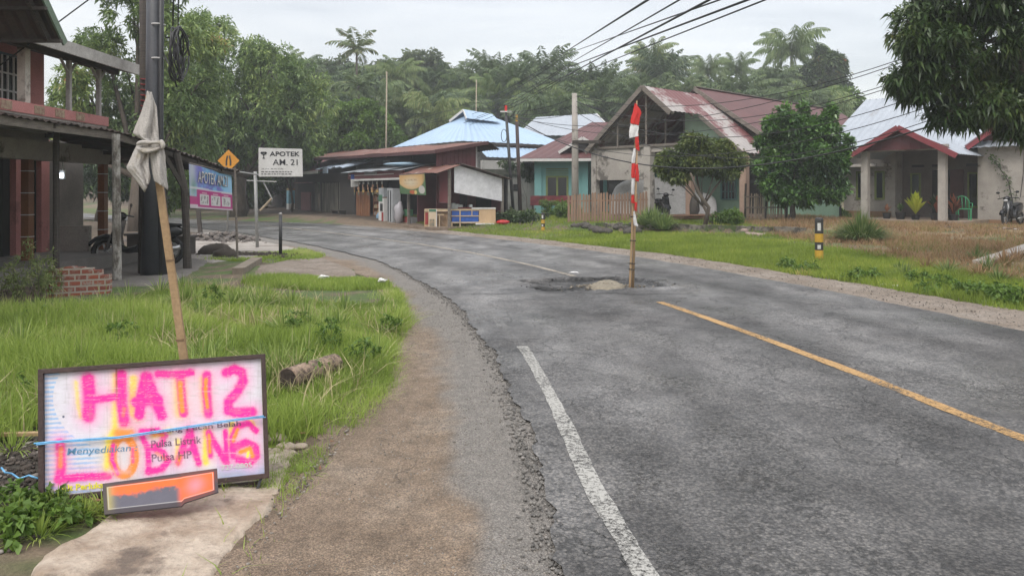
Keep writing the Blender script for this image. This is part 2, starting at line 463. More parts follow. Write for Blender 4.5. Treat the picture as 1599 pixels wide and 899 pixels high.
HOLE = G(868, 462)
MOUND = G(945, 455)
def road_z(X, Y):
    z = .016 + (fbm(X * .9, Y * .9, 51, 2) - .4) * .02 + (fbm(X * 2.1, Y * 2.1, 41, 3) - .45) * .008
    z = z - .075 * np.exp(-(((X - HOLE[0]) / .42) ** 2 + ((Y - HOLE[1]) / .30) ** 2))
    # ragged step where the surfacing has broken away around the mound
    d = np.sqrt(((X - MOUND[0] + .12) / 1.25) ** 2 + ((Y - MOUND[1] - .1) / .85) ** 2) + (fbm(X * 2.2, Y * 2.2, 77) - .5) * .7
    z = z - .05 * (1 - sst(d, .88, .96)) + .02 * np.exp(-((d - 1.0) / .06) ** 2)
    return z

def hole_d(X, Y): return np.sqrt(((X - MOUND[0] + .12) / 1.25) ** 2 + ((Y - MOUND[1] - .1) / .85) ** 2) + (fbm(X * 2.2, Y * 2.2, 77) - .5) * .7
def road_tone(X, Y, o):
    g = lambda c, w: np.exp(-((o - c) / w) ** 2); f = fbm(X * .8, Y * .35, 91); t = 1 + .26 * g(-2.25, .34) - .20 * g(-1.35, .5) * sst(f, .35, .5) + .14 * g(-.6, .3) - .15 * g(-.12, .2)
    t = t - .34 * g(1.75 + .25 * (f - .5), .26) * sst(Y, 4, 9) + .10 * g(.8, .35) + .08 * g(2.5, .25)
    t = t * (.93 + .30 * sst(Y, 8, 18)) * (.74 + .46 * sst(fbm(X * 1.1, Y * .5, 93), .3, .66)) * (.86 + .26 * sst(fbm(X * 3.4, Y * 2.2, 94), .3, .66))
    t = t * (1 + .22 * np.exp(-(((X + .2) / .7) ** 2 + ((Y - 9.5) / 1.6) ** 2)))  # sky sheen on the asphalt, painted in as a lighter patch
    d = hole_d(X, Y); w = sst(fbm(X * 6, Y * 6, 95), .3, .68)
    t = np.where(d < .93, t * (.30 + .50 * w), t); t = t * (1 - .75 * np.exp(-((d - .93) / .05) ** 2) * (w > .36)); t = t * (1 + .35 * np.exp(-((d - 1.08) / .06) ** 2) * (w > .5))
    t = t * (1 - .62 * np.exp(-(((X - HOLE[0]) / .45) ** 2 + ((Y - HOLE[1]) / .25) ** 2)) * (.6 + w))
    # long ragged joint left of the hole and a dark scabbed field around it
    e = Y - (HOLE[1] - .62 + .12 * np.sin(X * 2.3) + .05 * np.sin(X * 9)); t = t * (1 - .65 * np.exp(-(e / .045) ** 2) * (X > HOLE[0] - 1.3) * (X < MOUND[0] + 1.2))
    t = t * (1 - .35 * np.exp(-(((X - HOLE[0] + .1) / 1.6) ** 2 + ((Y - HOLE[1]) / .8) ** 2)) * sst(w, .35, .6))
    return t
# asphalt
am, nt, b = newmat('worn asphalt'); tc = nd(nt, 'TexCoord'); vec = tc.outputs['Object']
big = noise(nt, .35, 5, .6, vec); mid = noise(nt, 2.2, 7, .65, vec); fine = noise(nt, 120, 3, .6, vec)
vo = nd(nt, 'TexVoronoi'); vo.inputs['Scale'].default_value = 62; nt.links.new(vec, vo.inputs['Vector'])
base = ramp(nt, [(.35, (.092, .088, .087)), (.5, (.122, .117, .115)), (.68, (.158, .152, .149))], big.outputs['Fac']).outputs[0]
md = ramp(nt, [(.32, (.62, .62, .63)), (.5, (1, 1, 1)), (.7, (1.22, 1.21, 1.2))], mid.outputs['Fac']).outputs[0]
col = mixc(nt, .85, base, md, 'MULTIPLY')
st = ramp(nt, [(.0, (1.55, 1.5, 1.42)), (.24, (1.15, 1.13, 1.1)), (.5, (.80, .80, .81)), (.8, (.45, .45, .46))], vo.outputs['Distance']).outputs[0]
col = mixc(nt, .75, col, st, 'MULTIPLY')
sc_ = ramp(nt, [(.25, (.45, .45, .45)), (.5, (.95, .94, .92)), (.8, (1.5, 1.46, 1.38))], vo.outputs['Color'])
col = mixc(nt, .7, col, sc_.outputs[0], 'MULTIPLY')
# scabbed dark patches stretched along the lane and hairline cracks
mp = nd(nt, 'Mapping'); mp.inputs['Scale'].default_value = (1.6, .55, 1); mp.inputs['Rotation'].default_value = (0, 0, .35); nt.links.new(vec, mp.inputs[0])
pt = noise(nt, 1.1, 9, .72, mp.outputs[0]); pf = noise(nt, 26, 5, .8, vec)
pmask = ramp(nt, [(.44, (0, 0, 0)), (.58, (1, 1, 1))], pt.outputs['Fac']).outputs[0]
pfm = ramp(nt, [(.52, (0, 0, 0)), (.62, (1, 1, 1))], pf.outputs['Fac']).outputs[0]
scab = mth(nt, 'MULTIPLY', pmask, pfm)
col = mixc(nt, mth(nt, 'MULTIPLY', scab, .85), col, (.035, .035, .036))
wv = noise(nt, 3.5, 4, .6, vec); wvv = nd(nt, 'VectorMath'); wvv.operation = 'MULTIPLY_ADD'
nt.links.new(wv.outputs['Color'], wvv.inputs[0]); wvv.inputs[1].default_value = (.5, .5, .5); nt.links.new(vec, wvv.inputs[2])
ck = nd(nt, 'TexVoronoi'); ck.feature = 'DISTANCE_TO_EDGE'; ck.inputs['Scale'].default_value = 1.15; nt.links.new(wvv.outputs[0], ck.inputs['Vector'])
ckm = ramp(nt, [(.0, (1, 1, 1)), (.012, (0, 0, 0))], ck.outputs['Distance']).outputs[0]
cgate = ramp(nt, [(.42, (0, 0, 0)), (.52, (1, 1, 1))], noise(nt, .5, 3, .5, vec).outputs['Fac']).outputs[0]
crack = mth(nt, 'MULTIPLY', ckm, cgate)
col = mixc(nt, mth(nt, 'MULTIPLY', crack, .8), col, (.03, .03, .03))
at = nd(nt, 'Attribute'); at.attribute_name = 'Col'; col = mixc(nt, 1.0, col, at.outputs['Color'], 'MULTIPLY')
nt.links.new(col, b.inputs['Base Color'])
rr = ramp(nt, [(.38, (.27, .27, .27)), (.60, (.58, .58, .58))], noise(nt, .6, 5, .6, vec).outputs['Fac']); nt.links.new(rr.outputs[0], b.inputs['Roughness'])
spv = mth(nt, 'MULTIPLY', sepz(nt, at.outputs['Vector']).outputs['X'], .52); nt.links.new(spv, b.inputs['Specular IOR Level'])
hh = mth(nt, 'ADD', mth(nt, 'MULTIPLY', vo.outputs['Distance'], -.9), mth(nt, 'ADD', mth(nt, 'MULTIPLY', scab, -1.1), mth(nt, 'ADD', mth(nt, 'MULTIPLY', crack, -1.5), mth(nt, 'MULTIPLY', fine.outputs['Fac'], .5))))
bp = nd(nt, 'Bump'); bp.inputs['Strength'].default_value = .75; bp.inputs['Distance'].default_value = .008; nt.links.new(hh, bp.inputs['Height']); nt.links.new(bp.outputs[0], b.inputs['Normal'])
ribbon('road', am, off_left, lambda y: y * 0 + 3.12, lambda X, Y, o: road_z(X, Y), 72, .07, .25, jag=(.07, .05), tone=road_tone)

# compacted shoulders
def shouldermat(name, c1, c2, c3, grey=None):
    m, nt, b = newmat(name); tc = nd(nt, 'TexCoord'); vec = tc.outputs['Object']
    n1 = noise(nt, 1.3, 7, .65, vec); n2 = noise(nt, 9, 6, .7, vec)
    vo = nd(nt, 'TexVoronoi'); vo.inputs['Scale'].default_value = 55; nt.links.new(vec, vo.inputs['Vector'])
    col = ramp(nt, [(.36, c1), (.5, c2), (.64, c3)], n1.outputs['Fac']).outputs[0]
    col = mixc(nt, .8, col, ramp(nt, [(.3, (.58, .57, .56)), (.7, (1.38, 1.36, 1.33))], n2.outputs['Fac']).outputs[0], 'MULTIPLY')
    at = nd(nt, 'Attribute'); at.attribute_name = 'Col'; gm_ = sepz(nt, at.outputs['Vector']).outputs['X']
    if grey: col = mixc(nt, mth(nt, 'MINIMUM', gm_, 1.0), col, mixc(nt, .8, grey, ramp(nt, [(.3, (.68, .68, .68)), (.7, (1.25, 1.25, 1.25))], n2.outputs['Fac']).outputs[0], 'MULTIPLY'))
    # pebbles bedded in the surface
    peb = mth(nt, 'MULTIPLY', ramp(nt, [(.16, (1, 1, 1)), (.26, (0, 0, 0))], vo.outputs['Distance']).outputs[0], ramp(nt, [(.50, (0, 0, 0)), (.56, (1, 1, 1))], n2.outputs['Fac']).outputs[0])
    col = mixc(nt, mth(nt, 'MULTIPLY', peb, .75), col, mixc(nt, .5, (.23, .2, .18), vo.outputs['Color'], 'MULTIPLY'))
    nt.links.new(col, b.inputs['Base Color']); b.inputs['Roughness'].default_value = .88
    v2 = nd(nt, 'TexVoronoi'); v2.inputs['Scale'].default_value = 105; nt.links.new(vec, v2.inputs['Vector'])
    col = mixc(nt, .75, col, ramp(nt, [(.0, (1.35, 1.33, 1.28)), (.35, (1, 1, 1)), (.75, (.58, .56, .55))], v2.outputs['Distance']).outputs[0], 'MULTIPLY')
    col = mixc(nt, .45, col, ramp(nt, [(.2, (.5, .48, .46)), (.5, (1, 1, 1)), (.85, (1.6, 1.55, 1.5))], v2.outputs['Color']).outputs[0], 'MULTIPLY')
    wv = noise(nt, 3.0, 4, .6, vec); wvv = nd(nt, 'VectorMath'); wvv.operation = 'MULTIPLY_ADD'; nt.links.new(wv.outputs['Color'], wvv.inputs[0]); wvv.inputs[1].default_value = (.45, .45, .45); nt.links.new(vec, wvv.inputs[2])
    ck = nd(nt, 'TexVoronoi'); ck.feature = 'DISTANCE_TO_EDGE'; ck.inputs['Scale'].default_value = .85; nt.links.new(wvv.outputs[0], ck.inputs['Vector'])
    ckm = ramp(nt, [(.0, (1, 1, 1)), (.006, (0, 0, 0))], ck.outputs['Distance']).outputs[0]; cg = ramp(nt, [(.5, (0, 0, 0)), (.6, (1, 1, 1))], noise(nt, .9, 3, .5, vec).outputs['Fac']).outputs[0]; ckm = mth(nt, 'MULTIPLY', ckm, cg); col = mixc(nt, mth(nt, 'MULTIPLY', ckm, .45), col, (.06, .048, .04))
    nt.links.new(col, b.inputs['Base Color'])
    hh = mth(nt, 'ADD', mth(nt, 'MULTIPLY', ckm, -1.5), mth(nt, 'ADD', mth(nt, 'ADD', mth(nt, 'MULTIPLY', peb, .8), mth(nt, 'MULTIPLY', v2.outputs['Distance'], -.9)), noise(nt, 30, 5, .75, vec).outputs['Fac']))
    bp = nd(nt, 'Bump'); bp.inputs['Strength'].default_value = .9; bp.inputs['Distance'].default_value = .014; nt.links.new(hh, bp.inputs['Height']); nt.links.new(bp.outputs[0], b.inputs['Normal'])
    return m
SHL = shouldermat('brown compacted shoulder', (.19, .14, .098), (.25, .19, .138), (.30, .24, .185), grey=(.235, .218, .198))
SHR = shouldermat('gravelly shoulder', (.23, .185, .145), (.28, .235, .195), (.34, .295, .255))
def sh_tone(X, Y, o):
    e = off_left(Y) - o; w = np.interp(Y, [0, 4, 6, 10, 16, 22, 30], [.42, .44, .55, .5, .5, .6, 2]); e = e + (fbm(X * 2.2, Y * 1.1, 57) - .47) * .55 + (fbm(X * 9, Y * 9, 58) - .47) * .16
    return (1 - sst(e, w - .16, w + .12)) + 1.2 * (1 - sst(e, .02, .14))
def sh_z(X, Y, o):
    e = off_left(Y) - o; return -.004 + (fbm(X * .9, Y * .9, 51, 2) - .4) * .02 + (fbm(X * 5, Y * 5, 59, 2) - .4) * .008 * sst(e, 0, .2) - .016 * np.exp(-((o + 0.0 - off_left(Y) + .62) / .2) ** 2) * (Y < 12)
ribbon('road_shoulder', SHL, lambda y: off_grass(y) - .35, lambda y: off_left(y) + .3, sh_z, 56, .07, .3, jag=(.12, 0), tone=sh_tone)
ribbon('road_shoulder', SHR, lambda y: y * 0 + 2.85, lambda y: y * 0 + np.interp(y, [0, 14, 26, 34, 60], [4.35, 4.2, 4.3, 5.6, 5.4]), lambda X, Y, o: -.001 + .012 * sst(o, 3.2, 4.3) + (fbm(X * 2, Y * 2, 52) - .5) * .014, 14, .15, .3, jag=(0, .16))

# painted lines, worn through to the asphalt
def linemat(name, c, wear):
    m, nt, b = newmat(name); tc = nd(nt, 'TexCoord'); vec = tc.outputs['Object']
    n = noise(nt, 38, 6, .8, vec); n2 = noise(nt, 1.4, 5, .6, vec)
    b.inputs['Base Color'].default_value = (*c, 1); b.inputs['Roughness'].default_value = .7
    f = mth(nt, 'ADD', mth(nt, 'MULTIPLY', n.outputs['Fac'], .7), mth(nt, 'MULTIPLY', n2.outputs['Fac'], .3))
    r = ramp(nt, [(wear - .05, (0, 0, 0)), (wear + .05, (1, 1, 1))], f)
    t = nd(nt, 'BsdfTransparent'); mx = nd(nt, 'MixShader'); nt.links.new(r.outputs[0], mx.inputs[0]); nt.links.new(t.outputs[0], mx.inputs[1]); nt.links.new(b.outputs[0], mx.inputs[2])
    nt.links.new(mx.outputs[0], nt.nodes['Material Output'].inputs[0]); return m
zl = lambda X, Y, o: road_z(X, Y) + .004
def line(name, mat, o, w, y0, y1, jag=.012): return ribbon(name, mat, lambda y: o(y) - w / 2, lambda y: o(y) + w / 2, zl, 5, .06, .2, y0, y1, (jag, jag))
WL = lambda y: np.interp(y, [0, 3, 4.5, 6, 8, 12], [-3.0, -2.96, -2.92, -2.8, -2.62, -2.5])
line('edge_line', linemat('white road paint', (.35, .34, .315), .49), WL, .105, -12, 8.2)
line('edge_line', linemat('scuffed white road paint', (.26, .255, .245), .55), WL, .12, 8.2, 10.6, .03)
line('centre_line', linemat('yellow road paint', (.40, .24, .095), .455), lambda y: y * 0, .12, -12, 10.75)
line('centre_line', linemat('faded cream road paint', (.30, .26, .21), .46), lambda y: y * 0, .12, 13.9, 90)

# ================================================================== small patches (polygon outline in world xy, height profile)
def inside(X, Y, poly):
    c = np.zeros(X.shape, bool); n = len(poly)
    for i in range(n):
        x0, y0 = poly[i]; x1, y1 = poly[(i + 1) % n]
        k = ((y0 > Y) != (y1 > Y)) & (X < (x1 - x0) * (Y - y0) / (y1 - y0 + 1e-12) + x0); c ^= k
    return c
def edist(X, Y, poly):
    d = np.full(X.shape, 1e9); n = len(poly)
    for i in range(n):
        a = np.array(poly[i]); b_ = np.array(poly[(i + 1) % n]); e = b_ - a
        t = np.clip(((X - a[0]) * e[0] + (Y - a[1]) * e[1]) / (e @ e), 0, 1)
        d = np.minimum(d, np.hypot(X - a[0] - t * e[0], Y - a[1] - t * e[1]))
    return np.where(inside(X, Y, poly), d, -d)
def patch(name, poly, mat, h, soft, step, base=None, rough=.0, seed=0, wob=.06, kind='structure', rs=8.):
    poly = [tuple(p[:2]) for p in poly]; px = [p[0] for p in poly]; py = [p[1] for p in poly]
    X, Y, q = gridmesh(np.arange(min(px) - .1, max(px) + .1, step), np.arange(min(py) - .1, max(py) + .1, step))
    d = edist(X, Y, poly) + (fbm(X * 5, Y * 5, seed) - .47) * wob * 2
    zb = gza(X, Y) if base is None else base(X, Y)
    Z = zb - .03 + (h + .03) * sst(d, -.01, soft) + rough * (fbm(X * rs, Y * rs, seed + 3) - .5) * sst(d, 0, soft)
    k = (d > -step * 1.5).ravel(); q = q[k[q].any(1)]
    u, inv = np.unique(q, return_inverse=True); v = np.stack([X, Y, Z], -1).reshape(-1, 3)[u]
    me = np_mesh(name, v, inv.reshape(-1, 4), None, True)
    return tag(linkmesh(name, me, mat, base=(0, 0, 0)), kind=kind)
# ================================================================== common materials
WOOD = pm('weathered grey timber', (.22, .19, .16), (.12, .10, .085), 4, .85, .4, 60, streak=.12)
DWOOD = pm('dark timber', (.075, .062, .052), (.045, .038, .033), 5, .85, .4, 60, streak=.12)
BAMB = pm('split bamboo', (.42, .29, .16), (.30, .19, .10), 7, .6, .25, 50, streak=8)
CONC = pm('grey cement render', (.42, .385, .345), (.32, .29, .26), 1.6, .9, .25, 45, c3=(.13, .115, .10), s3=1.1)
PLASTW = pm('dirty white render', (.50, .48, .455), (.40, .385, .36), 1.4, .9, .2, 40, c3=(.17, .165, .15), s3=1.0, t3=(.52, .68))
ZINC = pm('grey zinc sheet', (.36, .39, .43), (.30, .33, .37), 1.2, .45, .1, 25, metal=.25, c3=(.22, .2, .19), s3=.9, t3=(.62, .72))
RUST = pm('rusty roofing sheet', (.19, .085, .06), (.12, .055, .045), 2.0, .7, .2, 30, c3=(.36, .31, .27), s3=1.3, t3=(.60, .66))
RUSTD = pm('dark old roofing sheet', (.06, .052, .047), (.10, .065, .05), 1.6, .85, .25, 30)
MAROON = pm('faded maroon roofing', (.115, .045, .043), (.09, .036, .036), 1.1, .6, .15, 30, c3=(.20, .12, .115), s3=1.5, t3=(.62, .72))
BLUER = pm('pale blue roofing', (.34, .46, .60), (.30, .41, .54), 1.1, .5, .1, 30, c3=(.36, .36, .36), s3=.8, t3=(.60, .72))
BLACKM = pm('black painted metal', (.022, .022, .024), (.03, .03, .032), 4, .45, .1, 40)
IRON = pm('rusty brown iron', (.055, .028, .022), (.035, .02, .018), 9, .6, .3, 60)
TEAL = pm('turquoise wall paint', (.20, .42, .41), (.17, .37, .36), 1.2, .8, .1, 40)
GREENP = pm('mint green wall paint', (.26, .40, .29), (.22, .34, .25), 1.2, .85, .12, 40)
PINK = pm('salmon pink wall paint', (.56, .24, .22), (.46, .19, .175), 1.5, .8, .15, 40, c3=(.34, .15, .14), s3=1.0)
GLASS = glassmat()
DARKIN = pm('dark interior', (.02, .018, .017), (.03, .027, .025), 2, .9, 0, 30)  # near-black colour standing in for the shade inside rooms and openings
WHITEP = pm('white paint', (.62, .61, .59), (.52, .51, .49), 2, .6, .1, 40)
REDC = pm('red cloth', (.62, .035, .03), (.5, .025, .022), 4, .8, .15, 80)
WHITEC = pm('white cloth', (.72, .71, .70), (.62, .61, .60), 4, .8, .15, 80)

# ================================================================== concrete apron under the warning board, soil and rubble
slabmat = pm('pale worn concrete', (.42, .35, .28), (.27, .205, .15), 3.2, .85, 1.0, 26, c3=(.13, .10, .078), s3=2.6, t3=(.53, .64), lo=.4, hi=.6)
AP = [G(*p) for p in ((468, 716), (456, 690), (415, 700), (240, 735), (168, 800), (140, 822), (118, 836), (60, 866), (36, 905), (150, 950), (338, 930), (352, 895), (384, 846), (428, 798), (452, 756))]
patch('concrete_apron', AP, slabmat, .028, .06, .012, rough=.05, seed=5, wob=.03, rs=4.)
# brown bare drive and pale paving further up on the left
DR = [G(*p) for p in ((385, 431), (398, 414), (455, 404), (508, 402), (530, 410), (566, 424), (560, 432), (470, 433))]
patch('dirt_drive', DR, SHR, .025, .2, .06, rough=.02, seed=8)
PV = [G(*p) for p in ((270, 398), (300, 366), (372, 362), (420, 372), (470, 386), (488, 391), (470, 396), (400, 402), (330, 412))]
patch('pavement', PV, pm('pale worn paving', (.33, .30, .27), (.24, .21, .185), 1.6, .9, .3, 30, c3=(.15, .125, .10), s3=.8), .03, .1, .06, rough=.02, seed=9)
PV2 = [G(*p) for p in ((60, 432), (120, 398), (268, 398), (330, 408), (285, 436), (250, 446), (150, 448))]
patch('pavement', PV2, pm('dark grey paving', (.15, .135, .12), (.11, .10, .09), 1.6, .9, .3, 30), .03, .1, .06, rough=.015, seed=12)  # darker grey paving before the pink house
# patched, broken surfacing around the hole in the road
mm = pm('gravel and cement fill', (.27, .235, .175), (.20, .17, .125), 9, .95, 1.0, 55, lo=.4, hi=.6)
MP = [G(*p) for p in ((911, 455), (925, 449), (950, 446), (972, 449), (981, 455), (980, 461), (955, 463), (925, 461))]
tag(patch('hole_filling', MP, mm, .055, .16, .012, base=lambda X, Y: road_z(X, Y), rough=.02, seed=3, wob=.02), kind='structure')

def stones(name, pts, sizes, mat, flat=.6, kind='stuff', seg=(5, 4)):
    n, m = seg; base = []
    for i in range(m + 1):
        ph = PI * i / m
        for k in range(n):
            a = 2 * PI * k / n; base.append((math.sin(ph) * math.cos(a), math.sin(ph) * math.sin(a), math.cos(ph)))
    base = np.array(base); fs = [(i * n + k, (i + 1) * n + k, (i + 1) * n + (k + 1) % n, i * n + (k + 1) % n) for i in range(m) for k in range(n)]
    fs = np.array(fs); N = len(pts)
    an = NR.uniform(0, 2 * PI, N); sc = NR.uniform(.6, 1.3, (N, 3)) * np.asarray(sizes)[:, None]; sc[:, 2] *= flat
    v = base[None] * (1 + NR.uniform(-.22, .22, (N, len(base), 1))) * sc[:, None, :]
    x = v[..., 0] * np.cos(an)[:, None] - v[..., 1] * np.sin(an)[:, None]; y = v[..., 0] * np.sin(an)[:, None] + v[..., 1] * np.cos(an)[:, None]
    v = np.stack([x, y, v[..., 2]], -1) + np.asarray(pts)[:, None, :]
    q = (fs[None] + (np.arange(N) * len(base))[:, None, None]).reshape(-1, 4)
    me = np_mesh(name, v.reshape(-1, 3), q); o = linkmesh(name, me, mat, base=(0, 0, 0))
    return tag(o, kind=kind)

def stonemat(name, stops):
    m, nt, b = newmat(name); g = nd(nt, 'NewGeometry'); r = ramp(nt, stops, g.outputs['Random Per Island'])
    tc = nd(nt, 'TexCoord'); n = noise(nt, 60, 4, .6, tc.outputs['Object'])
    nt.links.new(mixc(nt, .6, r.outputs[0], ramp(nt, [(.3, (.6, .6, .6)), (.7, (1.2, 1.2, 1.2))], n.outputs['Fac']).outputs[0], 'MULTIPLY'), b.inputs['Base Color'])
    b.inputs['Roughness'].default_value = .9; return m
GRAV = stonemat('mixed gravel', [(0, (.10, .085, .07)), (.5, (.19, .165, .14)), (1, (.32, .29, .255))])

def along(y, off):
    """points at forward distance y and lateral offset off from the centre line"""
    cx = np.interp(y, CL[:, 1], CL[:, 0]); nx = np.interp(y, CL[:, 1], NM[:, 0]); ny = np.interp(y, CL[:, 1], NM[:, 1])
    return cx + nx * off, y + ny * off
# crumbs along the broken asphalt edge
n = 3000; y = 2.4 + NR.random(n) ** 1.7 * 15; o = off_left(y) + NR.normal(-.03, .05, n)
x, yy = along(y, o); stones('edge_crumbs', np.stack([x, yy, .006 + 0 * x], 1), NR.uniform(.003, .013, n), stonemat('asphalt crumbs', [(0, (.10, .094, .088)), (.6, (.17, .16, .145)), (1, (.26, .24, .22))]), .7)
n = 2600; y = 2.4 + NR.random(n) ** 1.6 * 13; o = off_grass(y) + np.abs(NR.normal(0, .16, n)) - .1
x, yy = along(y, o); stones('verge_gravel', np.stack([x, yy, gza(x, yy) + .012], 1), NR.uniform(.002, .008, n), GRAV, .7)
n = 1800; y = 6 + NR.random(n) * 26; o = 3.25 + NR.random(n) * 1.0
x, yy = along(y, o); stones('verge_gravel', np.stack([x, yy, 0 * x + .012], 1), NR.uniform(.004, .013, n), GRAV, .7)
n = 700; x = -1.06 + NR.normal(0, .07, n); y = 4.0 + NR.normal(0, .6, n)
stones('verge_gravel', np.stack([x, y, gza(x, y) + .02], 1), NR.uniform(.002, .010, n), GRAV, .7)
n = 80; a_ = NR.uniform(0, 2 * PI, n); r_ = NR.normal(.85, .15, n); x = MOUND[0] - .12 + np.cos(a_) * r_ * 1.25; y = MOUND[1] + .1 + np.sin(a_) * r_ * .85
stones('broken_asphalt', np.stack([x, y, road_z(x, y) + .006], 1), NR.uniform(.006, .022, n), stonemat('broken asphalt bits', [(0, (.05, .05, .05)), (.7, (.12, .115, .11)), (1, (.24, .22, .2))]), .6)
n = 260; x = MOUND[0] + NR.normal(0, .30, n); y = MOUND[1] - .05 + NR.normal(0, .16, n)
stones('hole_gravel', np.stack([x, y, road_z(x, y) + .05 * np.exp(-((x - MOUND[0]) / .3) ** 2 - ((y - MOUND[1]) / .15) ** 2) + .01], 1), NR.uniform(.006, .022, n), stonemat('fill gravel', [(0, (.14, .12, .09)), (.7, (.26, .22, .165)), (1, (.36, .32, .26))]), .7)
# lumps of mortar by the board
for k, (u, v, r) in enumerate(((447, 702, .05), (430, 690, .06), (452, 712, .04), (425, 712, .05), (470, 700, .035), (440, 722, .045))):
    p = G(u, v); m = MB().ell((p[0], p[1], p[2] + r * .35), (r * 1.3, r, r * .6), 12, 8, .12)
    tag(m.build('concrete_lump', slabmat, smooth=True), 'chunk of broken pale concrete beside the warning board', 'stone', 'concrete chunks beside the warning board')

# ================================================================== warning board
C4 = [P(65, 580, 3.93), P(411, 556, 4.27), P(417, 742, 4.12), P(66, 780, 3.79)]   # TL TR BR BL of the outer frame
bl = (C4[3] + C4[2]) / 2
sg = empty('warning_sign', (bl[0], bl[1], gz(bl[0], bl[1])), 'framed white sign sprayed HATI2 LOBANG in pink, leaning by the roadside', 'sign')
def bil(s, t): return (C4[3] * (1 - s) + C4[2] * s) * (1 - t) + (C4[0] * (1 - s) + C4[1] * s) * t
rt = (C4[2] - C4[3]); rt /= np.linalg.norm(rt); upv = (C4[0] - C4[3]); upv /= np.linalg.norm(upv); nrm = np.cross(rt, upv)
m = MB()
for a, b_ in ((0, 1), (1, 2), (2, 3), (3, 0)):
    d = (C4[b_] - C4[a]); d /= np.linalg.norm(d); m.bar(C4[a] - d * .012, C4[b_] + d * .012, .024, .05, up=nrm)
m.build('frame', IRON, sg, bevel=.002)
dn = -upv
m = MB(); m.bar(C4[3] + dn * .04 - nrm * .03 + rt * .0, C4[2] + dn * .05 - nrm * .03 - rt * .04, .05, .03, up=nrm)
m.build('lower_rail', IRON, sg)
m = MB(); m.bar(C4[2] + dn * .005 - rt * .03, C4[2] + dn * .085 - rt * .065 + nrm * .01, .014, .02, up=nrm); m.build('foot', BLACKM, sg)
m = MB(); m.bar(C4[3] + dn * .005 + rt * .03, C4[3] + dn * .06 + rt * .04, .014, .02, up=nrm); m.build('foot', BLACKM, sg)

def seg(x, y, pts, n2=None):
    d = np.full(x.shape, 1e9)
    for a, b_ in zip(pts[:-1], pts[1:]):
        ex, ey = b_[0] - a[0], b_[1] - a[1]; L = ex * ex + ey * ey + 1e-9
        t = np.clip(((x - a[0]) * ex + (y - a[1]) * ey) / L, 0, 1); d = np.minimum(d, np.hypot(x - a[0] - t * ex, y - a[1] - t * ey))
    return d
ns, ntt = 460, 250
S, T = np.meshgrid(np.linspace(.012, .988, ns), np.linspace(.02, .98, ntt))
# picture coordinates of the lettering layout
q0 = [(38, 138), (1130, 52), (1148, 635), (28, 748)]; s_ = (S - .028) / .944; t_ = (T - .045) / .91
px = (q0[3][0] * (1 - s_) + q0[2][0] * s_) * (1 - t_) + (q0[0][0] * (1 - s_) + q0[1][0] * s_) * t_
py = (q0[3][1] * (1 - s_) + q0[2][1] * s_) * (1 - t_) + (q0[0][1] * (1 - s_) + q0[1][1] * s_) * t_
wx = px + (fbm(px / 14, py / 14, 1) - .47) * 7; wy = py + (fbm(px / 14, py / 14, 2) - .47) * 7
col = np.zeros(px.shape + (3,)); col[:] = (.72, .70, .75)
def lay(c, a): 
    global col
    a = np.clip(a, 0, 1)[..., None]; col = col * (1 - a) + np.array(c) * a
el_ = np.hypot((px - 330) / 272, (py - 255) / 262)
row = (py + .05 * px) % 24
st = ((row < 11) & (el_ > 1) & (px < 330 - np.clip(py - 600, -400, 0) * -.05)).astype(float) * (1 - sst(px, 200, 345)) * (py > 120)
lay((.25, .50, .80), st * .8)
lay((.33, .52, .80), sst(py - .0 * px, 590, 640) * sst(px, 880, 960) * .75)
hills = (py > 560 - 30 * np.sin((px - 850) / 110)) & (px > 900); lay((.42, .5, .68), hills * .4)
lay((.62, .40, .68), sst(fbm(px / 160, py / 160, 5), .45, .75) * .14)
GN = fbm(px / 5, py / 5, 31, 2); GN2 = NR.random(px.shape)
def spray(c, pts, r, a=1.0, soft=.72, core=1.0):
    r = r * .93
    d = seg(wx, wy, pts) * (1 + .10 * (GN - .5)) + 5 * (GN2 - .5)
    lay(c, a * np.clip(1 - sst(d, r * (1 - soft), r * (1 + soft)), 0, 1) + .34 * a * np.exp(-(d / (r * 2.3)) ** 2))
YE, OR, PK = (.95, .85, .06), (.96, .30, .05), (.93, .035, .36)
H_ = (.86, .55, .74)
for pts in ([(235, 130), (232, 360)], [(250, 262), (400, 240)], [(395, 125), (405, 370)], [(520, 130), (600, 350)], [(590, 120), (760, 110)], [(700, 130), (722, 340)], [(848, 130), (852, 335)], [(955, 120), (1050, 120), (985, 320), (1100, 325)], [(80, 480), (90, 680), (320, 660)], [(540, 430), (560, 640)], [(700, 600), (750, 440), (960, 590)], [(1110, 420), (990, 480), (1100, 590)]):
    d = seg(px, py, pts); lay(H_, .55 * np.exp(-(d / 62) ** 2))
spray(YE, [(172, 170), (180, 290), (190, 350)], 10, .55, .8); spray(YE, [(462, 150), (452, 330), (480, 350)], 20, .85, .8)
spray(YE, [(700, 150), (705, 330)], 30, .6, .8); spray(YE, [(832, 150), (842, 320)], 22, .6, .8)
spray(YE, [(372, 130), (362, 420), (330, 480), (318, 620)], 17, .7, .9); spray(YE, [(560, 450), (640, 430)], 18, .5, .9)
spray(YE, [(845, 430), (838, 590)], 18, .8, .8); spray(YE, [(985, 390), (980, 500)], 16, .9, .8); spray(YE, [(1085, 370), (1105, 400)], 14, .8); spray(YE, [(690, 480), (685, 580)], 14, .6)
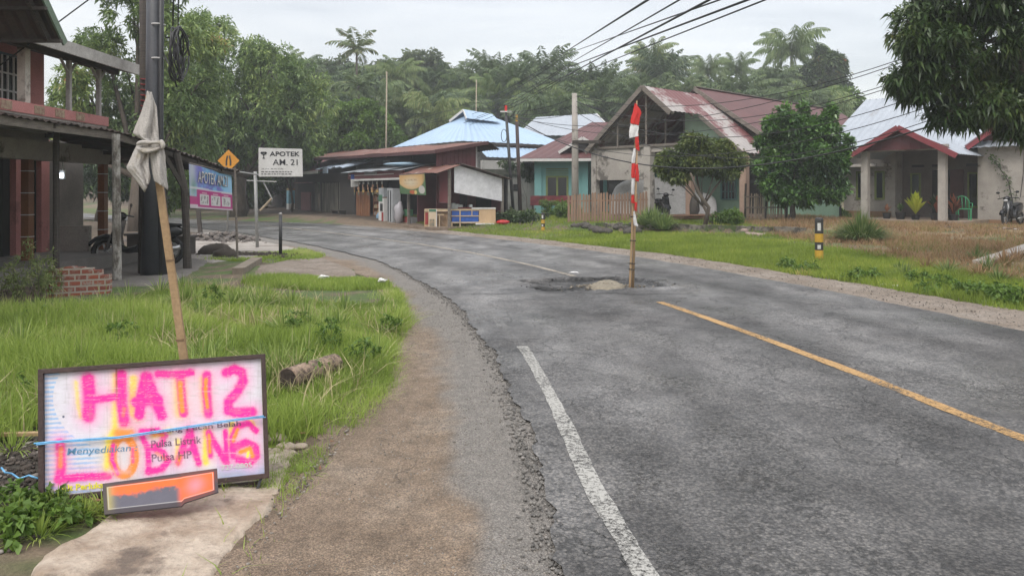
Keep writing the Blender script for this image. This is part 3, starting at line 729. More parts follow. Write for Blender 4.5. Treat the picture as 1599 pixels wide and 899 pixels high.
for pts, r in (([(232, 150), (238, 250), (230, 350)], 31), ([(240, 262), (320, 255), (400, 238)], 19), ([(398, 125), (396, 250), (410, 380)], 27),
               ([(525, 140), (500, 240), (488, 345)], 26), ([(530, 140), (560, 230), (605, 345)], 28), ([(470, 275), (590, 262)], 24),
               ([(590, 122), (680, 125), (765, 112)], 19), ([(705, 130), (712, 240), (722, 335)], 22), ([(848, 130), (846, 230), (855, 335)], 24),
               ([(955, 112), (1000, 92), (1042, 112), (1048, 160), (1010, 225), (968, 270), (965, 318), (1000, 330), (1100, 325)], 25)):
    spray(PK, pts, r)
spray(OR, [(704, 170), (708, 260), (716, 320)], 14, .75, .6); spray(OR, [(843, 150), (842, 240), (850, 300)], 10, .8, .6); spray(OR, [(412, 310), (405, 345)], 9, .4)
spray(PK, [(86, 492), (92, 600), (82, 680)], 23, .95); spray(OR, [(90, 520), (86, 610)], 12, .6); spray(PK, [(75, 682), (170, 668), (325, 662)], 18)
ang = np.linspace(0, 2 * PI, 30); spray(OR, [(405 + 58 * math.sin(a), 560 - 98 * math.cos(a)) for a in ang], 21, .95, .5)
spray(PK, [(352, 500), (345, 580), (372, 650)], 9, .85); spray(OR, [(380, 440), (440, 440)], 26, .7, .7); spray(PK, [(450, 520), (452, 590)], 8, .5)
spray(PK, [(498, 452), (530, 520), (535, 635)], 15, .9); spray(PK, [(500, 432), (585, 425), (622, 452), (600, 500), (545, 515), (610, 540), (638, 585), (600, 628), (530, 642)], 17, .85); spray(OR, [(560, 450), (610, 450)], 10, .6); spray(OR, [(575, 545), (620, 575)], 9, .4)
spray(PK, [(755, 425), (722, 500), (690, 590)], 17, .85); spray(PK, [(755, 425), (775, 520), (800, 595)], 18, .9); spray(PK, [(705, 535), (785, 520)], 13, .7); spray(OR, [(700, 560), (690, 600)], 9, .8)
spray(PK, [(856, 440), (866, 560)], 15, .8); spray(PK, [(858, 440), (905, 520), (950, 590)], 18, .9); spray(PK, [(948, 430), (955, 590)], 14, .85); spray(OR, [(858, 450), (862, 540)], 8, .8)
spray(PK, [(1120, 425), (1075, 385), (1015, 405), (985, 460), (992, 560)], 17, .9); spray(OR, [(1015, 420), (992, 480)], 9, .9)
spray(PK, [(992, 520), (1060, 488), (1118, 512), (1122, 560), (1080, 595), (1020, 575)], 20, .95); spray(OR, [(1030, 540), (1085, 520), (1100, 560)], 10, .95); spray(YE, [(1075, 540), (1070, 560)], 6, .9)
spray((.95, .55, .55), [(430, 640), (330, 640)], 12, .3)
# runs of paint
for x0, y0, L in ((240, 365, 25), (486, 350, 14), (722, 345, 14), (610, 350, 10), (555, 640, 12), (690, 600, 25), (1100, 420, 20), (402, 380, 22), (120, 670, 12), (350, 655, 12)):
    lay(PK, (np.exp(-((px - x0) / 5) ** 2) * (py > y0 - 12) * (1 - sst(py, y0, y0 + L))) * .7)
lay((.38, .12, .06), np.exp(-((px - 374 - (py - 110) * .0) / 5) ** 2) * (py < 300) * (1 - sst(py, 180, 300)) * .9)
lay((.02, .05, .12), (np.hypot(px - 107, py - 352) < 6) * .9)
lay((.40, .36, .33), sst(fbm(px / 60, py / 12, 15), .5, .72) * .22)
lay((.30, .26, .22), sst(fbm(px / 9, py / 160, 16), .56, .72) * .16)
lay((.9, .9, .9), (fbm(px / 90, py / 3, 17) > .66) * .25)
lay((.25, .2, .17), np.exp(-((1 - T) / .02)) * .5 + np.exp(-(T / .03)) * .45 + np.exp(-(S / .012)) * .4)
B = bil(S, T) if False else None
Pw = ((C4[3][None, None] * (1 - S[..., None]) + C4[2][None, None] * S[..., None]) * (1 - T[..., None]) + (C4[0][None, None] * (1 - S[..., None]) + C4[1][None, None] * S[..., None]) * T[..., None])
i = np.arange(ntt - 1)[:, None] * ns + np.arange(ns - 1)[None, :]
q = np.stack([i, i + 1, i + ns + 1, i + ns], -1).reshape(-1, 4)
VC = vcmat('printed and sprayed board', .6, .3, .12)
linkmesh('painted_face', np_mesh('painted_face', Pw.reshape(-1, 3), q, col.reshape(-1, 3), True), VC, sg)
m = MB(); m.slab([bil(.02, .03) - nrm * .012, bil(.98, .03) - nrm * .012, bil(.98, .97) - nrm * .012, bil(.02, .97) - nrm * .012], .008); m.build('backing', IRON, sg)
def sgpt(cx, cy):      # layout coordinates -> board
    t = 1 - (cy - (138 + (52 - 138) * (cx - 38) / 1092)) / 596.; s = (cx - 33) / 1107.
    return bil(.028 + .944 * s, .045 + .91 * t) + nrm * .003
def fadedmat(name, c, a):
    m, nt, b = newmat(name); b.inputs['Base Color'].default_value = (*c, 1); t = nd(nt, 'BsdfTransparent'); mx = nd(nt, 'MixShader')
    tc = nd(nt, 'TexCoord'); n = noise(nt, 14, 4, .6, tc.outputs['Object']); r = ramp(nt, [(.38, (a * .55,) * 3), (.6, (min(1, a * 1.25),) * 3)], n.outputs['Fac'])
    nt.links.new(r.outputs[0], mx.inputs[0]); nt.links.new(t.outputs[0], mx.inputs[1]); nt.links.new(b.outputs[0], mx.inputs[2]); nt.links.new(mx.outputs[0], nt.nodes['Material Output'].inputs[0]); return m
GT = fadedmat('grey lettering showing through spray', (.16, .08, .14), .8)
k = 1.0 / 1242 * 380 / FPX * 4.0 / 1.0   # layout pixel in metres (about)
m = MB()
for txt, x0, y0, h, w in (('Barang Pecah Belah', 546, 452, 34, 490), ('Pulsa Listrik', 548, 516, 36, 268), ('Pulsa HP', 550, 590, 38, 212)):
    a = sgpt(x0, y0); b_ = sgpt(x0 + w, y0 - w * .079 * 1.0)
    text_mb(MB(), txt, a, b_ - a, upv, h * k, np.linalg.norm(b_ - a), .012, 0).build('lettering', GT, sg)
m = MB(); a = sgpt(120, 556); b_ = sgpt(470, 540); text_mb(m, 'Menyediakan :', a, b_ - a, upv + rt * .18, 42 * k, np.linalg.norm(b_ - a), .004, 0); m.build('lettering', fadedmat('blue script lettering', (.10, .26, .42), .8), sg)
m = MB(); a = sgpt(90, 728); b_ = sgpt(325, 714); text_mb(m, 'Alt Perlukan', a, b_ - a, upv, 30 * k, np.linalg.norm(b_ - a), .03, 0); m.build('lettering', pm('yellow lettering', (.85, .75, .05), None, 3, .6, 0), sg)
m = MB(); a = sgpt(920, 642); b_ = sgpt(1090, 628); text_mb(m, '727-0805', a, b_ - a, upv, 26 * k, np.linalg.norm(b_ - a), .025, 0); m.build('lettering', WHITEP, sg)
# blue raffia tied round the board
m = MB(); L = [sgpt(-30, 482), sgpt(60, 474), sgpt(380, 456), sgpt(700, 412), sgpt(1000, 370), sgpt(1165, 352)]
L = [p + nrm * (.004 if 0 < i < 5 else .0) for i, p in enumerate(L)]; L[0] = L[0] + nrm * .02; L[5] = L[5] + nrm * .02; L[1] = L[1] + nrm * .012; L[4] = L[4] + nrm * .008
RAF = pm('blue raffia', (.12, .38, .66), (.2, .48, .75), 30, .5, .1)
m.tube([p + nrm * .012 for p in L], .0042, 6); m.tube([p + nrm * .014 - upv * .007 + rt * .01 for p in L], .0028, 6)
tag(m.build('raffia_string', RAF, smooth=True), 'blue plastic string tied across the pink sprayed board', 'string')
# torn number plate board in front
D4 = [P(160, 755, 3.72), P(339, 731, 3.86), P(341, 768, 3.80), P(288, 785, 3.74), P(284, 790, 3.73), P(163, 803, 3.60)]
def onplane(u, v, q0, nn):
    e = P(u, v, 1.0) - np.array((0, 0, CAMZ)); c0 = np.array((0, 0, CAMZ)); return c0 + e * (((q0 - c0) @ nn) / (e @ nn))
pn = np.cross(D4[1] - D4[0], D4[5] - D4[0]); D4 = [onplane(u, v, D4[0], pn) for u, v in ((160, 755), (339, 731), (341, 768), (288, 785), (284, 790), (163, 803))]
pl = empty('painted_plate', (D4[5][0], D4[5][1], gz(D4[5][0], D4[5][1])), 'torn dark plate sprayed orange, propped before the warning board', 'plate')
r2 = D4[1] - D4[0]; r2 /= np.linalg.norm(r2); u2 = D4[0] - D4[5]; u2 /= np.linalg.norm(u2); n2 = np.cross(r2, u2)
m = MB(); m.slab([p - n2 * .006 for p in (D4[5], D4[4], D4[3], D4[2], D4[1], D4[0])], .005); m.build('backing', pm('dark grey board', (.07, .065, .075), None, 4, .6, .1), pl)
U, V = np.meshgrid(np.linspace(0, 1, 170), np.linspace(0, 1, 60)); L_ = np.linalg.norm(D4[1] - D4[0]); 
Lb = D4[5] + (D4[2] - D4[5]) * 1.0
Be = (D4[5][None, None] + np.interp(U, [0, .676, .70, 1], [0, 1, 2, 3])[..., None] * 0); ks = [D4[5], D4[4], D4[3], D4[2]]; Be = np.stack([np.interp(U, [0, .676, .70, 1], [q_[c_] for q_ in ks]) for c_ in range(3)], -1)
Pq = (Be * (1 - V[..., None]) + (D4[0] * (1 - U[..., None]) + D4[1] * U[..., None]) * V[..., None])
bot = np.interp(U, [0, .68, .70, 1], [0, .12, .30, .02]); bot = np.interp(U, [0, .66, .72, .85, 1], [.02, -.12, -.05, -.0, .0])
c = np.zeros(U.shape + (3,)); c[:] = (.10, .095, .12)
def lay2(cc, a):
    global c
    a = np.clip(a, 0, 1)[..., None]; c = c * (1 - a) + np.array(cc) * a
fn = fbm(U * 14, V * 5, 8)
lay2((.80, .13, .02), sst(V + (fn - .5) * .5, .42, .62) * sst(U, .02, .12) * (1 - sst(V, .86, .98)) * .95); lay2((.84, .12, .02), sst(U, .62, .70) * .95 * (1 - sst(U, .93, 1.0)))
lay2((.75, .25, .35), np.exp(-(((U - .8) / .08) ** 2 + ((V - .5) / .3) ** 2)) * .6); lay2((.6, .5, .1), np.exp(-((U - .04) / .05) ** 2) * .4)
ed = np.minimum(np.minimum(U, 1 - U) * 3.8, np.minimum(V, 1 - V)); lay2((.50, .48, .44), ((ed > .14) & (ed < .165)) * .7); lay2((.045, .035, .04), (ed < .13) * .9)
i = np.arange(59)[:, None] * 170 + np.arange(169)[None, :]; q = np.stack([i, i + 1, i + 171, i + 170], -1).reshape(-1, 4)
linkmesh('painted_face', np_mesh('painted_face', (Pq + n2 * .002).reshape(-1, 3), q, c.reshape(-1, 3), True), VC, pl)

# ================================================================== stake with rag
base = P(309, 722, 4.36); base[2] = gz(base[0], base[1]) - .02; top = P(233, 150, 4.30)
sk = empty('marker_stake', (base[0], base[1], gz(base[0], base[1])), 'leaning split bamboo stake behind the sprayed board', 'stake')
dd = top - base; m = MB(); Lp = []
nk = 14
for i in range(nk):
    t = i / (nk - 1); Lp.append(base + dd * t + np.array((.006 * math.sin(t * 6), 0, 0)))
for i in range(nk - 1): m.bar(Lp[i], Lp[i + 1] + (Lp[i + 1] - Lp[i]) * .01, .05 - .018 * i / nk, .018 + .0004 * (i % 2), up=(0, 1, 0))
m.build('stick', BAMB, sk)
m = MB()
for t in (.16, .36, .57, .8): p = base + dd * t; e = dd / np.linalg.norm(dd); m.bar(p - e * .006, p + e * .006, .053 - .018 * t, .024, up=(0, 1, 0))
m.build('node_ring', pm('bamboo node', (.24, .15, .08), None, 5, .7, .1), sk)
RAG = pm('off white rag', (.46, .43, .40), (.38, .355, .33), 9, .9, .5, 120, c3=(.40, .36, .30), s3=5)
def loft(mb, rings, closed=True):
    n = len(rings[0]); vs = [p for r in rings for p in r]; fs = []
    for i in range(len(rings) - 1):
        for k in range(n if closed else n - 1): fs.append((i * n + k, i * n + (k + 1) % n, (i + 1) * n + (k + 1) % n, (i + 1) * n + k))
    return mb.add(vs, fs)
def fold_cloth(rows, Y, nu=44, waves=3.2, amp=.035, seed=0, back=.03):
    """rows: (u_left, v_left, u_right, v_right) pixel spans of a hanging cloth from top to bottom at distance Y"""
    K = 26; rs = np.array(rows, float); tt = np.linspace(0, 1, len(rs)); out = []
    for j in range(K):
        t = j / (K - 1); r = [np.interp(t, tt, rs[:, c]) for c in range(4)]; ring = []
        for i in range(nu):
            s = i / (nu - 1); u = r[0] * (1 - s) + r[2] * s; a_ = 0; v = r[1] * (1 - s) + r[3] * s
            a = amp * min(1, .25 + t * 1.5); y = Y - a * math.sin(s * PI) * 1.3 + a * math.sin(s * waves * 2 * PI + seed + t * 2.2) * .55 + a * .22 * math.sin(s * 15 + t * 6) + a * .12 * math.sin(s * 31 - t * 13)
            ring.append(P(u + min(.9, .04 * (r[2] - r[0])) * math.sin(t * 7 + seed) + .25 * math.sin(s * 40 + t * 21), v + .3 * math.sin(s * 23), y))
        out.append(ring)
    return out
rg = empty('tied_rag', tuple(P(232, 240, 4.28)), 'white rag knotted around the top of the bamboo stake', 'rag')
m = MB(); loft(m, fold_cloth([(230, 142, 237, 145), (224, 165, 244, 168), (215, 192, 247, 200), (209, 208, 250, 222), (222, 218, 252, 232)], 4.27, waves=1.5, amp=.022), False)
o = m.build('upper_fold', RAG, rg, smooth=True); s_m = o.modifiers.new('s', 'SOLIDIFY'); s_m.thickness = .004
m = MB(); loft(m, fold_cloth([(214, 222, 236, 224), (207, 243, 234, 240), (199, 262, 233, 256), (212, 280, 234, 272), (226, 300, 232, 285)], 4.25, waves=1.2, amp=.022, seed=1.4), False)
o = m.build('hanging_end', RAG, rg, smooth=True); s_m = o.modifiers.new('s', 'SOLIDIFY'); s_m.thickness = .004
m = MB(); loft(m, fold_cloth([(232, 220, 252, 222), (233, 240, 256, 236), (238, 262, 259, 260), (242, 282, 261, 284), (245, 284, 261, 297)], 4.25, waves=.9, amp=.02, seed=.4), False)
o = m.build('hanging_end', RAG, rg, smooth=True); s_m = o.modifiers.new('s', 'SOLIDIFY'); s_m.thickness = .004
m = MB()
for pts in (((213, 226), (222, 221), (235, 224), (250, 221), (255, 228), (252, 236), (240, 232), (228, 236), (214, 232)), ((212, 230), (225, 238), (238, 236), (252, 230)), ((250, 218), (256, 226), (253, 234))):
    m.tube([P(u, v, 4.22 - .02 * math.sin(i)) for i, (u, v) in enumerate(pts)], [.0125 + .004 * math.sin(i * 2.1) for i in range(len(pts))], 8)
o = m.build('knot', RAG, rg, smooth=True); sb = o.modifiers.new('s', 'SUBSURF'); sb.levels = 1; sb.render_levels = 1

# ================================================================== coconut log in the grass
p0 = G(449, 612); p1 = G(522, 586); p0[2] += .10; p1[2] += .10
m = MB(); K = 34; pts = [p0 + (p1 - p0) * i / (K - 1) for i in range(K)]
m.tube(pts, [.088 * (1 + .03 * math.sin(i * 2.3) + R.uniform(-.03, .03)) for i in range(K)], 18)
lg = empty('palm_log', ((p0[0] + p1[0]) / 2, (p0[1] + p1[1]) / 2, gz(p0[0], p0[1])), 'short cut section of palm trunk lying in the grass', 'log')
m.build('bark', pm('ringed palm bark', (.33, .235, .17), (.10, .07, .055), 14, .9, .8, 60, lo=.42, hi=.58), lg, smooth=True)
m = MB(); ax = (p1 - p0) / np.linalg.norm(p1 - p0); m.tube([p0 - ax * .004, p0 + ax * .01], [.082, .082], 18); m.tube([p0 - ax * .005, p0 - ax * .002], [.07, .07], 18)
m.build('cut_end', pm('rotten wood', (.05, .035, .028), None, 12, .9, .8), lg)

# ================================================================== bits on the ground by the board
p = G(20, 652); m = MB(); m.bar((-3.2, 4.63, gz(-3.2, 4.6) + .05), (-2.42, 4.72, gz(-2.45, 4.7) + .06), .035, .02); tag(m.build('wood_stick', BAMB), 'thin pale stick lying on dark soil left of the sprayed board', 'stick')
m = MB(); pts = [G(u, v) + np.array((0, 0, .05 + .015 * math.sin(u))) for u, v in ((2, 748), (8, 756), (18, 750), (30, 757), (45, 760), (60, 760))]
m.tube(pts, .005, 5); tag(m.build('raffia_scrap', RAF, smooth=True), 'curled scrap of blue string on soil left of the board', 'string')
m = MB(); p = G(438, 680)
LV = pm('dead leaf brown', (.22, .11, .06), (.15, .075, .045), 9, .8, .2)
for k, (u, v) in enumerate(((473, 684), (519, 697), (448, 640), (437, 648), (500, 740), (150, 790), (130, 800), (170, 785))):
    p = G(u, v) + np.array((0, 0, .03)); a = R.uniform(0, 6); r = R.uniform(.025, .045); m = MB()
    m.add([p + np.array((math.cos(a) * r, math.sin(a) * r, .015)), p + np.array((-math.sin(a) * r * .4, math.cos(a) * r * .4, 0)), p - np.array((math.cos(a) * r, math.sin(a) * r, -.006)), p + np.array((math.sin(a) * r * .4, -math.cos(a) * r * .4, 0.004))], [(0, 1, 2, 3)])
    o = m.build('dead_leaf', LV); s_m = o.modifiers.new('s', 'SOLIDIFY'); s_m.thickness = .002
    tag(o, 'dry brown leaf lying beside the warning board', 'leaf', 'fallen leaves around the board')

# ================================================================== flag pole standing in the hole
fb = G(983, 459); ft = P(994.5, 150, fb[1]); fl = empty('bamboo_flagpole', (fb[0], fb[1], -.03), 'bamboo pole standing in the road hole, hung with flags', 'pole')
ax = (ft - fb); m = MB(); K = 12
m.tube([fb - np.array((0, 0, .08)) + ax * i / K * 1.0 for i in range(K + 1)], [.020 - .009 * i / K for i in range(K + 1)], 8); m.build('pole', BAMB, fl, smooth=True)
m = MB(); f2 = G(988, 458); g2 = fb + ax * .735 + np.array((.035, 0, 0)); m.tube([fb + np.array((.052, .02, -.06)), fb + ax * .4 + np.array((.045, .012, 0)), g2], [.024, .019, .012], 8); m.build('splint', BAMB, fl, smooth=True)
m = MB()
for t in (.125, .155, .27, .39):
    p = fb + ax * t + np.array((.024, .006, 0)); m.tube([p + np.array((math.cos(a) * .05, math.sin(a) * .035, .006 * math.sin(a * 2))) for a in np.linspace(0, 2 * PI, 13)], .008, 5)
m.build('tie', DWOOD, fl, smooth=True)
Y0 = fb[1] - .03
def fpiece(name, rows, mat, lab=None, seed=0, amp=.012):
    m = MB(); loft(m, fold_cloth(rows, Y0, nu=16, waves=1.3, amp=amp, seed=seed), False); o = m.build(name, mat, fg, smooth=True)
    s_m = o.modifiers.new('s', 'SOLIDIFY'); s_m.thickness = .004
fg = empty('flag', tuple(P(993, 200, Y0)), 'red and white flag strips tied down the bamboo pole', 'flag')
fpiece('red_band', [(991, 161, 994, 163), (987, 180, 1002, 176), (984, 193, 997, 196)], REDC)
fpiece('white_band', [(984, 193, 997, 196), (983, 206, 997, 208), (982, 216, 996, 213)], WHITEC, seed=1)
fpiece('red_band', [(992, 208, 997, 209), (992, 222, 998, 230), (993, 233, 998, 236)], REDC, seed=2)
fpiece('white_band', [(989, 232, 993, 232), (987, 245, 992, 245), (986, 255, 991, 255)], WHITEC, amp=.012)
fpiece('red_band', [(986, 255, 992, 255), (986, 278, 992, 278)], REDC, amp=.012)
fpiece('red_band', [(992, 257, 996, 256), (993, 270, 998, 274), (992, 282, 997, 284)], REDC, seed=1)
fpiece('white_band', [(986, 278, 991, 278), (986, 304, 990, 304)], WHITEC, amp=.012)
fpiece('red_band', [(986, 304, 990, 304), (986, 317, 991, 318)], REDC, amp=.012)
fpiece('red_band', [(991, 316, 995, 316), (991, 328, 994, 330)], REDC, amp=.012)
fpiece('white_band', [(989, 330, 991, 330), (989, 342, 994, 344), (990, 352, 996, 354)], WHITEC, seed=.5)
m = MB()
for t in np.linspace(.3, .98, 9): m.ell(fb + ax * t + np.array((0, -.01, 0)), (.014, .014, .01), 6, 4)
# white scrap on the carriageway
p = G(897, 437); m = MB(); m.ell((p[0], p[1], .03), (.09, .03, .018), 10, 5, .3); tag(m.build('litter_scrap', WHITEC), 'scrap of white litter on the carriageway before the road hole', 'litter')
for u, v in ((1399, 449), (1436, 456), (1382, 447)):
    p = G(u, v); m = MB(); m.ell((p[0], p[1], p[2] + .03), (.07, .035, .02), 8, 5, .3); tag(m.build('litter_scrap', WHITEC), 'white plastic litter on the right grass verge edge', 'litter', 'litter on the right verge')
for u, v in ((505, 443), (596, 449)):
    p = G(u, v); m = MB(); m.ell((p[0], p[1], p[2] + .12), (.09, .05, .035), 8, 5, .35); tag(m.build('litter_scrap', WHITEC), 'white plastic litter caught in the left grass strip', 'litter', 'litter in the left grass')

# ================================================================== guide posts
YEL = pm('yellow post paint', (.55, .33, .03), (.45, .26, .025), 5, .6, .15)
BLK = pm('black post paint', (.025, .025, .025), (.04, .038, .036), 5, .6, .15)
def guide_post(u, vb, h, r, lab):
    p = G(u, vb); o = empty('guide_post', tuple(p), lab, 'guide post'); z = p[2] - .03
    bands = [(0, .08, BLK), (.08, .27, YEL), (.27, .45, BLK), (.45, .64, YEL), (.64, .95, BLK)]
    for a, b_, mt in bands:
        m = MB(); m.tube([(p[0], p[1], z + a * h), (p[0], p[1], z + b_ * h)], [r * (1 if mt is BLK else 1.015)] * 2, 14); m.build('band', mt, o, smooth=False)
    m = MB(); m.tube([(p[0], p[1], z + .95 * h), (p[0], p[1], z + .985 * h), (p[0], p[1], z + h)], [r, r * .9, r * .55], 14); m.build('cap', BLK, o, smooth=False)
    for a, b_ in ((.30, .39), (.71, .88)):
        m = MB(); m.box((p[0] - r * .35, p[1] - r * .93, z + (a + b_) / 2 * h), (r * .8, .012, (b_ - a) * h)); m.build('reflector', WHITEP, o)
guide_post(1279, 407, .97, .088, 'yellow and black guide post on the verge before the grey house')
guide_post(848, 361, .72, .07, 'small yellow and black guide post before the turquoise house')
# thin dark bollard on the left
p = G(438, 401); bo = empty('bollard', tuple(p), 'thin black bollard with pale cap beside the pharmacy sign pole', 'bollard')
m = MB(); m.tube([(p[0], p[1], p[2] - .05), (p[0] + .0, p[1], p[2] + 1.0)], .04, 10); m.build('shaft', BLACKM, bo, smooth=True)
m = MB(); m.ell((p[0], p[1], p[2] + 1.03), (.043, .043, .04), 10, 6); m.build('cap', pm('pale cap', (.35, .34, .32), None), bo, smooth=True)
# ================================================================== two-storey pink house (left)
XW = -9.0
hs = empty('pink_house', (-9.5, 11, 0), 'two-storey pink house with upper balcony and open tiled ground floor', 'house')
TILE = pm('orange brown column tile', (.22, .09, .035), (.17, .065, .028), 3, .45, .1, 30)
m = MB(); m.bb(-14, -8.0, 5.0, 17.0, -.1, .32); m.build('floor', pm('porch floor tile', (.20, .185, .17), None, 2, .6, .1), hs)
# ground floor back wall with dark shutters
m = MB()
for y0, y1 in ((5, 9.0), (10.9, 11.2), (14.78, 14.98), (15.58, 15.85)): m.bb(-9.95, -9.7, y0, y1, .32, 2.3)
m.bb(-9.95, -9.7, 5, 15.85, 2.3, 2.66); m.build('wall', PINK, hs)
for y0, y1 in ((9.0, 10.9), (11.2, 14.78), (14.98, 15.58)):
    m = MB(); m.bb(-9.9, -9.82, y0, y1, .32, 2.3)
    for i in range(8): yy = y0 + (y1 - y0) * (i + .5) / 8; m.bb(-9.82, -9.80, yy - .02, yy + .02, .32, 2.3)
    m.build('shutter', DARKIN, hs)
m = MB(); m.bb(-9.95, -9.7, 15.85, 17.1, .32, 2.66); m.build('side_wall', pm('stained partition', (.24, .215, .19), (.15, .135, .12), 1.3, .9, .2, 30), hs)
m = MB(); m.bb(-9.6, -8.9, 15.9, 16.0, .32, .85); m.build('low_wall', CONC, hs)
LPINK = PINK
for y in (8.8, 11.3, 13.85, 16.4):
    m = MB(); m.bb(-8.95, -8.81, y - .08, y + .08, .32, 2.16); c = m.build('column', TILE, hs)
    m = MB()
    for z in (.75, 1.15, 1.55, 1.95): m.bb(-8.955, -8.805, y - .085, y + .085, z - .008, z + .008)
    m.build('grout_line', WHITEP, c)
m = MB(); m.bb(-9.05, -8.75, 5, 16.6, 2.16, 2.52); m.build('beam', CONC, hs)
m = MB(); m.bb(-9.1, -8.95, 5, 14.6, 2.54, 2.75); m.bb(-14, -7.62, 4.0, 14.2, 2.68, 2.80); m.build('upper_floor', CONC, hs)
m = MB(); m.bb(-7.72, -7.60, 4.0, 14.24, 2.80, 2.97); m.bb(-9, -7.72, 14.12, 14.24, 2.80, 2.97); pr = m.build('parapet', PINK, hs)
m = MB()
for y in (11.35, 12.15, 12.7, 13.3): m.bb(-7.6, -7.592, y - .13, y + .13, 2.82, 2.95)
m.build('patterned_panel', pm('cream relief block', (.45, .38, .25), (.25, .12, .10), 16, .8, .3, 30), pr)
m = MB(); m.bb(-8.9, -8.7, 4.0, 14.05, 2.80, 5.2); m.bb(-14, -9.2, 13.8, 14.0, 2.8, 4.9); m.build('upper_wall', PINK, hs)
w = MB(); w.bb(-8.70, -8.66, 12.6, 13.3, 2.95, 3.95); wo = w.build('window', pm('grey window frame', (.16, .18, .2), None, 3, .6, .1), hs)
w = MB(); w.bb(-8.66, -8.652, 12.65, 13.25, 3.0, 3.9); w.build('pane', GLASS, wo)
w = MB()
for y in (12.8, 12.95, 13.1): w.bb(-8.652, -8.63, y - .015, y + .015, 3.0, 3.9)
for z in (3.3, 3.6): w.bb(-8.649, -8.632, 12.65, 13.25, z - .015, z + .015)
w.build('grille', WHITEP, wo)
OLDW = pm('peeling white post', (.58, .53, .47), (.44, .38, .32), 3, .85, .4, 40, c3=(.15, .12, .1), s3=2.5, t3=(.56, .66))
m = MB(); m.bb(-7.86, -7.73, 12.0, 12.13, 2.97, 4.1); m.build('column', OLDW, hs)
LT = pm('pale balcony timber', (.52, .50, .47), (.38, .35, .33), 4, .85, .3, 40)
for y in (13.2, 14.15):
    m = MB(); m.bb(-7.775, -7.705, y - .035, y + .035, 2.97, 3.98); m.bar((-7.74, y, 3.62), (-7.74, y - .32, 3.93), .035); m.bar((-7.74, y, 3.62), (-7.74, y + .28, 3.93), .035); m.build('post', LT, hs)
# raking pink gable beam and boards above it
m = MB(); m.bar((-7.8, 12.35, 4.12), (-7.8, 9.0, 6.6), .2, .26, up=(0, 0, 1)); m.build('gable_beam', PINK, hs)
m = MB(); m.slab([(-7.85, 12.3, 4.3), (-7.85, 9.0, 6.75), (-7.85, 5.7, 4.3)], .03); m.build('gable_boarding', pm('maroon gable board', (.10, .03, .03), None, 3, .8, .2), hs)
m = MB(); m.sheet((-13, 8.3, 7.35), (-6.85, 8.3, 7.35), (-6.85, 11.5, 3.88), (-13, 11.5, 3.88), .2, .02); m.sheet((-6.85, 8.3, 7.35), (-13, 8.3, 7.35), (-13, 5.1, 3.88), (-6.85, 5.1, 3.88), .2, .02)
rf = m.build('gable_roof', RUSTD, hs)
m = MB(); m.bar((-6.83, 11.55, 3.84), (-6.83, 8.3, 7.38), .03, .12); m.bar((-6.83, 5.05, 3.84), (-6.83, 8.3, 7.38), .03, .12); m.build('barge_board', pm('green barge board', (.16, .22, .16), None, 4, .7, .2), rf)
m = MB()
for i in range(9):
    t = i / 8; y = 11.4 - 3.0 * t; z = 3.98 + 3.2 * t - .13; m.bar((-12, y, z), (-6.8, y, z), .07, .05)
for x in (-7.0, -7.9, -9.5): m.bar((x, 11.4, 3.86), (x, 8.4, 7.1), .05, .09)
m.build('rafter', DWOOD, rf)
m = MB(); m.sheet((-11, 14.9, 4.95), (-11, 11.4, 4.95), (-7.3, 11.4, 4.02), (-7.3, 14.9, 4.02), .2, .02); r2_ = m.build('balcony_roof', RUSTD, hs)
m = MB(); m.bb(-7.30, -7.26, 11.5, 14.85, 3.84, 4.04); m.bar((-11, 14.86, 4.86), (-7.28, 14.86, 3.93), .03, .18); m.build('fascia', LT, r2_)
m = MB()
for y in (11.6, 12.4, 13.2, 14.0, 14.7): m.bar((-11, y, 4.85), (-7.32, y, 3.93), .05, .08)
m.bb(-7.82, -7.70, 11.6, 14.8, 3.86, 3.96); m.build('rafter', DWOOD, r2_)
m = MB(); m.tube([(-9.25, 15.32, 1.55 + .02), (-9.25, 15.32, 1.75)], .03, 8)
lm = empty('lit_lamp', (-8.95, 15.0, 1.9), 'small white lamp glowing on the stained wall under the awning', 'lamp')
mt, nt_, b_ = newmat('lamp glow'); b_.inputs['Emission Color'].default_value = (.8, .9, 1, 1); b_.inputs['Emission Strength'].default_value = 6
pL = P(95.5, 274, 15.0); m = MB(); m.box((pL[0], 15.0, pL[2]), (.055, .04, .09)); m.build('tube', mt, lm)
m = MB(); m.box((pL[0], 15.05, pL[2] + .02), (.10, .05, .18)); m.bar((pL[0], 15.05, pL[2] + .1), (pL[0], 15.05, 2.5), .02); m.build('holder', WHITEP, lm)
lm.location = (pL[0], 15.0, pL[2]); 
for c_ in lm.children:
    d_ = np.array((-8.95, 15.0, 1.9)) - pL
    for v_ in c_.data.vertices: v_.co.x += d_[0]; v_.co.z += d_[2]

